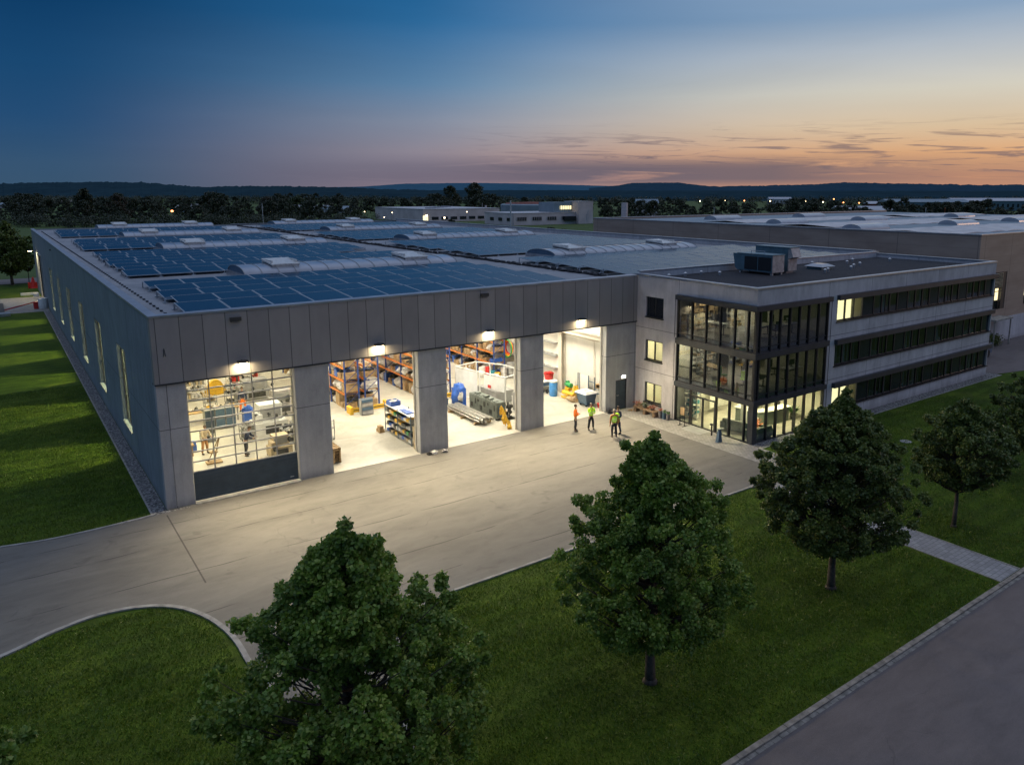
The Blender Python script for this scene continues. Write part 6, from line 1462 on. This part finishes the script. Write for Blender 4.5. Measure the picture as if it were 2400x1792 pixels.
ok &= ~((cand[:, 0] > 27) & (cand[:, 1] > -11.1)); ok &= ~((cand[:, 0] > -.5) & (cand[:, 0] < 24.5) & (cand[:, 1] > -14.6)); 
den = np.array([mnoise.noise(Vector((x*.5, y*.5, 0)))*.5+.5 for x, y in cand[:, :2]]); ok &= rng.random(len(cand)) < .35+.65*den
G_ = cand[ok]; n_ = len(G_); a_ = rng.uniform(0, 2*PI, n_); hgt = rng.uniform(.035, .095, n_)*(.7+.6*den[ok]); w_ = rng.uniform(.010, .022, n_)
base = np.column_stack([G_, np.full(n_, -.02)]); sd = np.column_stack([np.cos(a_)*w_, np.sin(a_)*w_, np.zeros(n_)]); tp_ = base+np.column_stack([rng.normal(0, .03, n_), rng.normal(0, .03, n_), hgt])
Vb = np.stack([base-sd, base+sd, tp_], 1).reshape(-1, 3); Tb = np.arange(3*n_).reshape(-1, 3)
gb = bpy.data.objects.new('grass_blades', np_mesh('grass_blades', Vb, Tb, ['grass_blade'])); COL.objects.link(gb); tag(gb, 'short grass blades standing in the mown lawns around the yard', 'grass', kind='stuff')
# hedge along the neighbouring hall
rng = np.random.default_rng(9)
C = np.stack([rng.uniform(60.2, 73, 170), rng.uniform(-5.3, -4.4, 170)*1.0, rng.uniform(.2, .9, 170)], 1)
V, T = leaf_cloud(rng, C-np.array([66, -5, 0]), np.full(170, .45), 60, .13)
hg = bpy.data.objects.new('hedge', np_mesh('hedge', V, T, ['leaf_dark'])); COL.objects.link(hg); hg.location = (66, -5, 0); tag(hg, 'low dark hedge along the foot of the neighbouring brown hall', 'hedge')
# ------------------------------------------------------------------ neighbouring brown hall on the right
def spot(px, depth):
    """world ground position seen in compass direction px (photograph column) at a given distance"""
    a = (px-PX)/FPX; fh = Vector((math.sin(YAW), math.cos(YAW), 0))
    p = Vector((CAM.x, CAM.y, 0))+depth*(fh*1.016+R0*a); return p.x, p.y
def lift(y, depth): return CAM.z+depth*.984*(448.6-y)/FPX
nb = thing('neighbour_hall', 'large brown clad hall behind the office with pale sheets on its flat roof', 'hall', (69, -4.2, 0))
b = MB(); b.wall('x', -4.2, 53, 0, 10.7, 69, 69.3, []); b.wall('y', 69.3, 150, 0, 10.7, -4.2, -3.9, [(71.9, 75.2, 3.3, 7.0), (79.5, 82.5, 3.3, 7.0), (87, 90, 3.3, 7.0)]); b.box(69.3, 150, 52.7, 53, 0, 10.7); b.build('wall', 'cladding_far', nb)
b = MB(); b.box(69.3, 150, -3.9, 52.7, 10.2, 10.45); b.build('roof', 'far_wall_dark', nb)
b = MB(); b.box(68.93, 69.35, -4.27, 53.05, 10.7, 10.8); b.box(69.35, 150, -4.27, -3.85, 10.7, 10.8); b.box(69.35, 150, 52.65, 53.05, 10.7, 10.8); b.build('parapet_cap', 'metal_cap', nb)
b = MB(); b.box(69.02, 150, -4.26, -4.205, 0, 2.4); b.build('plinth', 'concrete_office', nb)
for x0 in (71.9, 79.5, 87):
    w = thing('window', None, None, (x0, -4.2, 3.3)); adopt(w, nb)
    b = MB()
    for q in range(4): b.box(x0+q*1.0+.1-.04, x0+q*1.0+.1+.04, -4.15, -4.05, 3.3, 7)
    for q in range(5): b.box(x0, x0+3.3, -4.14, -4.06, 3.3+q*.9-.03, 3.3+q*.9+.03)
    b.box(x0+2.5, x0+3.3, -4.16, -4.02, 3.3, 7.0); b.build('frame', 'frame_dark', w)
    b = MB(); b.box(x0+.1, x0+2.5, -3.95, -3.92, 4.2, 5.35); b.build('lit_pane', 'lit_window', w)
    b = MB(); b.box(x0+.0, x0+3.3, -3.93, -3.90, 3.3, 7.0); b.build('pane', 'window_dark', w)
    b = MB()
    for q in range(11): b.box(x0+.1, x0+2.5, -4.22, -4.18, 5.55+q*.13, 5.60+q*.13)
    b.build('sun_louvre', 'carton_pale', w)
b = MB(); b.box(70.6, 74.2, -5.6, -4.3, 2.55, 2.7); b.box(70.7, 70.8, -5.5, -5.4, 0, 2.55); b.box(74.0, 74.1, -5.5, -5.4, 0, 2.55); b.build('canopy', 'kerb_stone', nb)
for i, (x0, x1, y0, y1) in enumerate(((72, 104, .5, 9.5), (76, 112, 16, 25), (78, 118, 31, 39), (108, 148, -2, 9), (116, 148, 16, 25), (122, 148, 31, 39))):
    b = MB(); n = 22; top = []; rr = random.Random(i+5)
    for q in range(n+1):
        x = x0+(x1-x0)*q/n; zz = 10.62+.06*math.sin(q*1.9)+rr.uniform(-.03, .05); top.append((x, zz))
    for q in range(n):
        (xa, za), (xb, zb_) = top[q], top[q+1]
        m_ = (y0+y1)/2
        b.add([(xa, y0, za-.12), (xb, y0, zb_-.12), (xb, m_, zb_+.1), (xa, m_, za+.1), (xb, y1, zb_-.1), (xa, y1, za-.1), (xa, y0, 10.46), (xb, y0, 10.46)], [(0, 1, 2, 3), (3, 2, 4, 5), (6, 7, 1, 0)])
    b.build('roof_sheet', 'white_roof', nb, smooth=True)
for x0, yc in ((74, 12.5), (96, 12.5), (80, 28), (100, 28), (84, 43), (106, 43), (114, 12.5), (128, 28)):
    b = MB(); n = 10; arc = [(yc-1.3*math.cos(PI*i/n), 10.45+.62*math.sin(PI*i/n)) for i in range(n+1)]
    b.add([(x, y, z) for x in (x0, x0+6) for y, z in arc], [(i, i+1, n+2+i, n+1+i) for i in range(n)]+[tuple(range(n+1)), tuple(range(2*n+1, n, -1))]); b.build('skylight', 'skylight_sheet', nb)
t = thing('delivery_van', 'blue van parked by the foot of the brown hall, half hidden by the office', 'van', (64.5, -6.2, 0))
b = MB(); b.prism([(62.6, -7.1), (66.8, -7.1), (66.8, -5.2), (62.6, -5.2)], .35, 1.25); b.prism([(62.65, -7.05), (65.9, -7.05), (65.9, -5.25), (62.65, -5.25)], 1.25, 2.2); b.build('body', 'steel_blue', t)
b = MB(); b.add([(65.9, -7.05, 1.25), (66.6, -7.05, 1.25), (65.9, -7.05, 2.2), (65.9, -5.25, 1.25), (66.6, -5.25, 1.25), (65.9, -5.25, 2.2)], [(0,1,2),(5,4,3),(1,4,5,2)]); b.box(62.62, 62.64, -6.9, -5.4, 1.4, 2.1); b.build('windscreen', 'window_dark', t)
for x_ in (63.4, 65.9):
    for y_ in (-7.1, -5.2): b = MB(); b.tube((x_, y_-.1, .35), (x_, y_+.1, .35), .35, n=14); b.build('wheel', 'rubber', t)

# ------------------------------------------------------------------ buildings behind the hall
def block(name, label, cat, x0, x1, y0, y1, h, mat='far_wall_light', roof='white_roof'):
    t = thing(name, label, cat, (x0, y0, 0))
    b = MB(); b.box(x0, x1, y0, y1, -.05, h); b.build('wall', mat, t)
    b = MB(); b.box(x0-.15, x1+.15, y0-.15, y1+.15, h, h+.25); b.build('roof', roof, t); return t
B1 = block('workshop_building', 'long low building with lit yard lamps behind the far roof edge', 'workshop', 165.4, 209, 301, 358, 6.0)
b = MB()
for q in range(7): b.box(170+q*5.2, 173.6+q*5.2, 300.85, 300.98, 1.0, 2.4)
b.build('gate', 'window_dark', B1)
b = MB(); b.box(165.2, 167.6, 300.5, 300.98, 0, 3.0); b.build('lit_gate', 'lit_window', B1)
b = MB()
for q in range(5): b.box(172+q*6, 176+q*6, 308+q*7, 312+q*7, 6.25, 6.8)
b.build('roof_light', 'skylight_sheet', B1)
b = MB(); b.tube((199, 301.5, 6), (199, 301.5, 9), .12, n=6); b.tube((202, 303, 6), (202, 303, 7.6), .5, n=8); b.build('mast', 'far_wall_light', B1)
B2 = block('office_wing', 'two storey pale wing with dark window groups beside a square tower', 'office wing', 180, 214, 243.5, 268, 5.1)
for q in range(4):
    w_ = 181.5+q*8.2; b = MB(); b.box(w_, w_+5, 243.3, 243.48, 2.0, 3.5); o = b.build('window', 'window_dark', B2)
    b = MB(); 
    for j in range(6): b.box(w_+j, w_+j+.14, 243.2, 243.29, 2.0, 3.5)
    b.build('frame', 'far_wall_light', o)
for q in range(3): b = MB(); b.box(179.8, 179.98, 246+q*7, 249+q*7, 1.8, 3.2); b.build('window', 'window_dark', B2)
TW = block('stair_tower', 'square tower with a lit row of windows behind the hall roof', 'tower', 213.9+.2, 222.5, 241, 252, 10.0)
b = MB(); b.box(203.5, 214, 246, 258, 5.36, 9.8); b.build('side_wing', 'far_wall_dark', TW)
b = MB(); b.box(207.0, 213.6, 245.8, 245.98, 6.6, 8.2); w = b.build('window', 'lit_window', TW)
b = MB()
for j in range(7): b.box(207.0+j*1.06, 207.25+j*1.06, 245.7, 245.79, 6.6, 8.2)
b.build('frame', 'window_dark', w)
b = MB(); b.box(207.0, 213.6, 242.4, 243.2, 1.5, 3.5); b.build('window', 'window_dark', TW)
b = MB(); b.box(218.6, 218.75, 240.85, 240.98, 1, 4.5); b.box(219.5, 219.7, 240.85, 240.98, 1, 6.2); b.build('vent_pipe', 'far_white', TW)
t = thing('round_tank_building', 'round dark tank hall with a reddish rim behind the tower', 'tank', (*spot(1253, 420), 0))
cx_, cy_ = spot(1253, 420); b = MB(); b.lathe([(19, 0), (19, lift(480, 420)), (18, lift(479, 420)+.3)], cx_, cy_, 0, 28); b.build('wall', 'far_wall_dark', t, smooth=True)
b = MB(); b.lathe([(15, lift(479, 420)+.2), (14, lift(475, 420)), (2, lift(473, 420))], cx_-2, cy_, 0, 24); b.build('roof', 'brick_red', t, smooth=True)
t = thing('silo', 'pale upright cylinder silo rising behind the roof of the brown hall', 'silo', (*spot(1464, 120), 0)); sx, sy = spot(1464, 125)
b = MB(); b.tube((sx, sy, 0), (sx, sy, lift(475, 125)), .52, n=18)
for k in range(7): b.tube((sx, sy, 8.9+k*.55), (sx, sy, 8.96+k*.55), .545, n=18)
b.build('shell', 'far_wall_light', t, smooth=True)
sx, sy = spot(1196, 330); b = MB(); b.tube((sx, sy, 0), (sx, sy, lift(470, 330)), .35, n=8); tag(b.build('chimney', 'far_white', origin=(sx, sy, 0)), 'thin white chimney left of the round tank hall', 'chimney')
for i, (px, dep, y0, w, d, l, m_) in enumerate(((778, 520, 494, 26, 12, 'white gabled shed left of the long low building', 'far_white'), (690, 560, 497, 12, 10, 'small white house between dark trees left of centre', 'far_white'), (735, 560, 497, 18, 10, 'pale shed between dark trees left of the white shed', 'far_white'),
        (660, 560, 497, 10, 8, 'bluish white house at the edge of the left dark trees', 'far_white'), (430, 540, 503, 14, 9, 'dim pale house roof in the trees above the left of the hall', 'far_wall_dark'), (455, 600, 487, 14, 10, 'house with a reddish roof in the left trees', 'brick_red'), (30, 650, 498, 30, 12, 'pale farm building at the left edge of the picture', 'far_wall_light'), (70, 640, 500, 16, 12, 'second pale farm building at the left edge', 'far_wall_light'),
        (2030, 420, 492, 30, 10, 'low white lit building far behind the brown hall', 'far_white'), (2180, 560, 473, 60, 20, 'long pale industrial building at far right', 'hvac_blue'), (2330, 600, 470, 60, 20, 'second long pale industrial building at the right edge', 'hvac_blue'),
        (2090, 700, 477, 40, 14, 'dark reddish long shed between the far right trees', 'brick_red'), (1518, 430, 476, 12, 10, 'pale house between the trees behind the silo', 'far_wall_light'), (1830, 900, 466, 26, 10, 'row of small village houses in the distance', 'far_white'))):
    x, y = spot(px, dep); t = thing('distant_building', l, 'building', (x, y, 0)); h = max(2.5, lift(y0, dep)); ww = w/2
    b = MB(); b.at(x, y, 0, -YAW); b.box(-ww, ww, 0, d, 0, h); b.build('wall', m_, t)
    b = MB(); b.at(x, y, 0, -YAW); b.add([(-ww-.5, -.5, h), (ww+.5, -.5, h), (ww+.5, d+.5, h), (-ww-.5, d+.5, h), (-ww-.5, d/2, h+2.2), (ww+.5, d/2, h+2.2)], [(0, 1, 5, 4), (3, 4, 5, 2), (0, 4, 3), (1, 2, 5)]); b.build('roof', 'far_white' if i % 3 else 'far_wall_dark', t)
    b = MB(); b.at(x, y, 0, -YAW)
    for q in range(int(w/4)): b.box(-ww+1+q*4, -ww+2.6+q*4, -.12, -.02, h*.35, h*.7)
    b.build('window', 'window_dark' if i not in (8,) else 'lit_window', t)
# lamps near and far: pole, head
def lamp(px, dep, y, label, mat='lamp_far', r=.22, col=None):
    x, yy = spot(px, dep); z = lift(y, dep); t = thing('street_lamp', label, 'street lamp', (x, yy, 0), 'lamps beyond the hall')
    b = MB(); b.tube((x, yy, 0), (x, yy, z), .07, .05, 6); b.build('pole', 'frame_grey', t)
    b = MB(); b.blob((x, yy, z), r, r, r*.8, 1, 0, 8, 6); b.build('lamp_head', mat, t)
for a in ((852, 340, 497, 'round white lamp at the left end of the long low building'), (917, 330, 499, 'round white lamp in front of the middle of the long low building'), (1093, 300, 497, 'white lamp between the long low building and the pale wing'),
          (322, 420, 501, 'white street lamp in the left trees'), (898, 320, 510, 'small low lamp near the long low building')): lamp(*a)
lamp(998, 322, 506, 'bright lamp at the corner gate of the long low building', 'lamp_far', .45); lamp(1040, 318, 511, 'yellowish lamp right of the corner gate', 'lamp_far', .4)
lamp(399, 480, 496, 'orange glowing lamp in the left trees', 'lamp_orange', .75)
lamp(633, 500, 498, 'warm bright lamp in the trees left of the white sheds', 'lamp_far', .6)
for i, (px, y, m_) in enumerate(((1641, 471, 'lamp_far'), (1806, 471, 'lamp_far'), (1864, 473, 'lamp_orange'), (1930, 473, 'lamp_far'), (1978, 474, 'lamp_orange'), (2015, 475, 'lamp_orange'), (2068, 474, 'lamp_orange'), (2098, 491, 'lamp_far'), (2116, 491, 'lamp_far'), (2186, 485, 'lamp_far'), (2230, 487, 'lamp_orange'), (2250, 485, 'lamp_orange'), (2286, 468, 'lamp_far'), (2335, 469, 'lamp_far'), (1700, 469, 'lamp_far'), (1745, 470, 'lamp_orange'), (1890, 471, 'lamp_far'), (1955, 466, 'lamp_orange'), (2140, 470, 'lamp_orange'), (2260, 476, 'lamp_far'), (2355, 480, 'lamp_orange'), (1660, 476, 'lamp_orange'), (2388, 470, 'lamp_far'), (2198, 497, 'lamp_far'))):
    x, yy = spot(px, 620); z = lift(y, 620); b = MB(); b.tube((x, yy, -.1), (x, yy, max(z, .4)), .08, n=5); b.cur = 1; b.blob((x, yy, max(z, .5)), .5, .5, .45, 1, 0, 6, 5)
    tag(b.build('street_lamp', ('frame_dark', m_), origin=(x, yy, 0)), ('distant orange street light among the trees on the right' if m_ == 'lamp_orange' else 'distant white street light among the trees on the right'), 'street lamp', 'orange lights far right' if m_ == 'lamp_orange' else 'white lights far right')
for px, l in ((1675, 'slim pale pole left of centre beyond the brown hall'), (2173, 'white pole rising behind the roof of the brown hall'), (2218, 'orange lit pole behind the roof of the brown hall'), (612, 'pale pole beside the warm lamp in the left trees')):
    x, yy = spot(px, 300); b = MB(); b.tube((x, yy, 0), (x, yy, 8.5 if px > 1000 else 10), .1, n=5); b.box(x-.3, x+.3, yy-.1, yy+.1, 8.3, 8.5); tag(b.build('pole', 'far_white' if px != 2218 else 'flower', origin=(x, yy, 0)), l, 'pole')
# lane side: red white barrier and parked trailer by the far side door
t = thing('road_barrier', 'red barrier cone group by the lane left of the hall', 'barrier', (-.4, 104, 0)); b = MB(); b.lathe([(.5, 0), (.45, .1), (.28, .9), (.1, 1.7)], -.4, 104, 0, 8); b.box(-1.1, .1, 103.8, 104.2, 0, .9); b.build('body', 'plastic_red', t)
t = thing('barrel_trailer', 'white drum with a red rim standing by the far side door', 'barrel', (-.5, 78, 0)); b = MB(); b.lathe([(.5, 0), (.55, .4), (.5, 1.3)], -.55, 78.4, 0, 12); b.build('body', 'white_paint', t); b = MB(); b.lathe([(.3, 0), (.35, .9)], -1.25, 78.6, 0, 10); b.bar((-1.2, 78.6, .9), (-4.6, 77.5, .25), .12); b.build('hose', 'plastic_red', t)
t = thing('loading_table', 'dark flat container with a pale front edge on the paved court', 'container', (-6.5, 74, 0)); b = MB(); b.box(-9, -4.6, 74.6, 86, .0, .12); b.build('bed', 'black', t); b = MB(); b.box(-9, -4.1, 73.2, 74.55, 0, .35); b.build('front_edge', 'metal_cap', t)
b = MB(); b.box(-2.4, -.3, 94.2, 94.7, 0, .35); b.box(-1.0, -.3, 91.8, 92.4, 0, .5); tag(b.build('low_wall', 'white_paint', origin=(-1, 94, 0)), 'low white wall stub at the far end of the long side wall', 'wall')

# ------------------------------------------------------------------ wooded horizon
def ridge(name, prof, depth, mat, rough=4., seed=0, base=-30, step=6, back=500):
    """a wooded ridge: profile in picture rows over picture columns, at a given distance"""
    b = MB(); V = []; n = 0; px = prof[0][0]; rr = random.Random(seed); cols = []
    while px <= prof[-1][0]:
        for (a, ya), (c, yc) in zip(prof, prof[1:]):
            if a <= px <= c: y = ya+(yc-ya)*(px-a)/(c-a); break
        y -= (mnoise.noise(Vector((px*.05, seed, 0)))*.8+mnoise.noise(Vector((px*.35, seed, 1)))*.9+abs(mnoise.noise(Vector((px*1.1, seed, 4))))*1.2)*rough*.35
        cols.append((px, y)); px += step*rr.uniform(.5, 1)
    for i, (px, y) in enumerate(cols):
        x, yy = spot(px, depth); x2, y2 = spot(px, depth-back); x3, y3 = spot(px, depth-back*.45); z = lift(y, depth)
        V += [(x2, y2, base), (x3, y3, z*.55), (x, yy, z), (*spot(px, depth+back), base)]
    n = len(cols); F = []
    for i in range(n-1):
        for k in range(3): F.append((4*i+k, 4*i+4+k, 4*i+5+k, 4*i+1+k))
    b.add(V, F); return struct(name, b, mat)
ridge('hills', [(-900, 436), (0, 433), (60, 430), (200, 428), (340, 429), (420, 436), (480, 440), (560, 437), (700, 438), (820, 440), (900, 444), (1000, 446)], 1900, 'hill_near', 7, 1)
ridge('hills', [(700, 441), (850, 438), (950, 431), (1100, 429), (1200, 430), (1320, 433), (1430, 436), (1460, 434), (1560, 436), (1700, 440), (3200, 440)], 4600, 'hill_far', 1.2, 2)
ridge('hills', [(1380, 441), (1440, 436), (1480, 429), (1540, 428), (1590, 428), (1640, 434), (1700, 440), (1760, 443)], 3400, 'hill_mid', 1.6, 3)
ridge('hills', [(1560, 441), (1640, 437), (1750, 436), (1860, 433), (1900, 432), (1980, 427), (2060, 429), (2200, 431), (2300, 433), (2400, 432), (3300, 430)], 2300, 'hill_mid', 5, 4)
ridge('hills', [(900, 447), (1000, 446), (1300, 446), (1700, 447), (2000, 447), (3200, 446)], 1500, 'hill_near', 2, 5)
# pale fields between the woods
for i, (p0, p1, ya, yb, m_) in enumerate(((40, 190, 469, 476, 'white_roof'), (1700, 2060, 452, 464, 'field'), (1300, 1480, 451, 456, 'field'))):
    d0 = 14.7*FPX/(yb-448.6); d1 = 14.7*FPX/(ya-448.6); b = MB(); b.add([(*spot(p0, d0), -.02-.02*i), (*spot(p1, d0), -.02-.02*i), (*spot(p1, d1), -.02-.02*i), (*spot(p0, d1), -.02-.02*i)], [(0, 1, 2, 3)])
    struct('far_field', b, 'kerb_brown' if m_ == 'white_roof' else 'field')
# tree belt: individual trees, a few crown shapes reused
def far_proto(seed, h, r, mat, kind='round'):
    rng = np.random.default_rng(seed); rr = random.Random(seed); C, Q = [], []
    for i in range(60):
        u = rng.random(); a = rng.random()*2*PI
        if kind == 'poplar': rad = r*(math.sin(min(1, u*2.2)*PI/2))*(1-max(0, u-.7)*2.4)
        elif kind == 'willow': rad = r*(1.0-.55*u**2)
        else: rad = r*math.sqrt(max(.03, 1-((u-.38)/.62)**2 if u > .38 else 1-((.38-u)/.5)**2))
        k = rng.random()**.4*rr.uniform(.82, 1.15); C.append((rad*k*math.cos(a), rad*k*math.sin(a), h*(.12+.86*u))); Q.append(rng.uniform(.10, .2)*h*.62)
    C = np.array(C); Q = np.array(Q)*.85; V, T = leaf_cloud(rng, C, Q, 90, h*.045, .5 if kind != 'willow' else 1.4)
    c = np_mesh('crown', V, T, [mat])
    b = MB(); b.tube((0, 0, -.2), (0, 0, h*.5), h*.022, h*.012, 6)
    for q in range(5): a = rr.uniform(0, 6.28); b.tube((0, 0, h*.25), (r*.5*math.cos(a), r*.5*math.sin(a), h*.6), h*.01, h*.003, 4)
    tm = bpy.data.meshes.new('trunk'); tm.from_pydata(b.v, [], b.f); tm.materials.append(M['bark_far']); tm.update(); return c, tm
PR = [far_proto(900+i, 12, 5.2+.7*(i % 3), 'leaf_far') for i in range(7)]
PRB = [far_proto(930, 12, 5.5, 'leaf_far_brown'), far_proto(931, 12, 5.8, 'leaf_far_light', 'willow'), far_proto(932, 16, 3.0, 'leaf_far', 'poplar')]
def far_tree(p, px, dep, h, label, group, h0=12):
    x, y = spot(px, dep); t = thing('distant_tree', label, 'tree', (x, y, -.1), group); s = h/h0
    t.rotation_euler[2] = rnd.uniform(0, 6.28); t.scale = (s*rnd.uniform(.9, 1.25), s*rnd.uniform(.9, 1.25), s)
    for nm, me in (('crown', p[0]), ('trunk', p[1])):
        o = bpy.data.objects.new(nm, me); COL.objects.link(o); o.parent = t
rt = random.Random(77)
LB = [('dark broadleaf tree in the belt of trees left beyond the hall', 'dark trees left beyond the hall'), ('dark broadleaf tree behind the low buildings beyond the hall roof', 'dark trees behind the low buildings'), ('dark broadleaf tree beyond the roof of the brown hall', 'dark trees beyond the brown hall')]
def zone(px): return LB[0 if px < 840 else 1 if px < 1420 else 2]
px = -60
while px < 2480:                                    # front row
    if not (835 < px < 1400): far_tree(rt.choice(PR), px, rt.uniform(330, 400) if px < 900 else rt.uniform(270, 420), rt.choice((5, 6.5, 7.5, 8.5, 10.5)), *zone(px))
    px += rt.uniform(14, 34)
px = -60
while px < 2480:                                    # middle row
    far_tree(rt.choice(PR), px, rt.uniform(440, 560), rt.choice((5.5, 7.5, 9, 10.5, 13)) * (.8 if px > 1600 else 1), *zone(px)); px += rt.uniform(16, 36)
px = -60
while px < 2480:
    far_tree(rt.choice(PR), px, rt.uniform(640, 820), rt.choice((5, 7, 8, 9, 12.5))* (.7 if px > 1600 else 1), *zone(px)); px += rt.uniform(20, 44)
for a in ((PRB[2], 197, 380, 15.5, 'tall slim poplar standing above the left trees', None, 16), (PRB[0], 272, 370, 12.5, 'brownish round tree right of the tall poplar', None), (PRB[1], 693, 420, 12.5, 'pale rounded willow left of the white sheds', None), (PRB[1], 545, 345, 8.5, 'light green bushy willow behind the far roof edge', None),
          (PRB[1], 580, 350, 6.5, 'smaller light green bush right of the bushy willow', None), (PRB[0], 625, 400, 11.5, 'reddish brown tree beside the warm lamp', None), (PR[1], 493, 370, 14.5, 'very dark tall tree left of the light green willow', None), (PR[3], 855, 322, 4.2, 'small round bush lit by the lamp on the long low building', None),
          (PR[2], 1290, 205, 5.2, 'dark rounded bush in front of the pale wing', None), (PR[4], 1320, 206, 4.6, 'dark bush right of the rounded bush before the pale wing', None), (PR[5], 1055, 300, 3.8, 'dark bush between the low buildings', None), (PR[0], 1110, 620, 21, 'largest dark tree behind the long low building', None), (PR[6], 1055, 640, 19, 'rounded dark tree left of the largest one behind the low building', None),
          (PRB[1], 830, 360, 6.5, 'pale olive bush left of the long low building', None)): far_tree(*a)
# endless woods behind, one mass
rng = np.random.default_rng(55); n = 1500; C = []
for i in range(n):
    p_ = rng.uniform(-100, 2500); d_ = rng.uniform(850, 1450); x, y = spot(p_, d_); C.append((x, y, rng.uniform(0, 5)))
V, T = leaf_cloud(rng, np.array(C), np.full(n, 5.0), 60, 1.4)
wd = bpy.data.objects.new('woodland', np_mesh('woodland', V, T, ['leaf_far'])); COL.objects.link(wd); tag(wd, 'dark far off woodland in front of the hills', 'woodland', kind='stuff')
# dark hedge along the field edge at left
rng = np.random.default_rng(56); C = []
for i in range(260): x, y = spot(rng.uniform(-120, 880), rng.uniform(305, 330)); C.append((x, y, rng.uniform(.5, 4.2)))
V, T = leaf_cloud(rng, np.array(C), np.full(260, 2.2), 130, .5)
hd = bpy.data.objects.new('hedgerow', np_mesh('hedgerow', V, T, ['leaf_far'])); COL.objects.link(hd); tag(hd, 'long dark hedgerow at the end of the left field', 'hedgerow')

# ------------------------------------------------------------------ render settings
scene.view_settings.view_transform = 'Standard'; scene.view_settings.look = 'None'; scene.view_settings.exposure = 0; scene.view_settings.gamma = 1
cy = scene.cycles
cy.use_denoising = True
try: cy.denoiser = 'OPENIMAGEDENOISE'
except Exception: pass
cy.max_bounces = 7; cy.diffuse_bounces = 3; cy.glossy_bounces = 3; cy.transmission_bounces = 4; cy.transparent_max_bounces = 12; cy.sample_clamp_indirect = 6; cy.use_light_tree = True; cy.caustics_reflective = False; cy.caustics_refractive = False
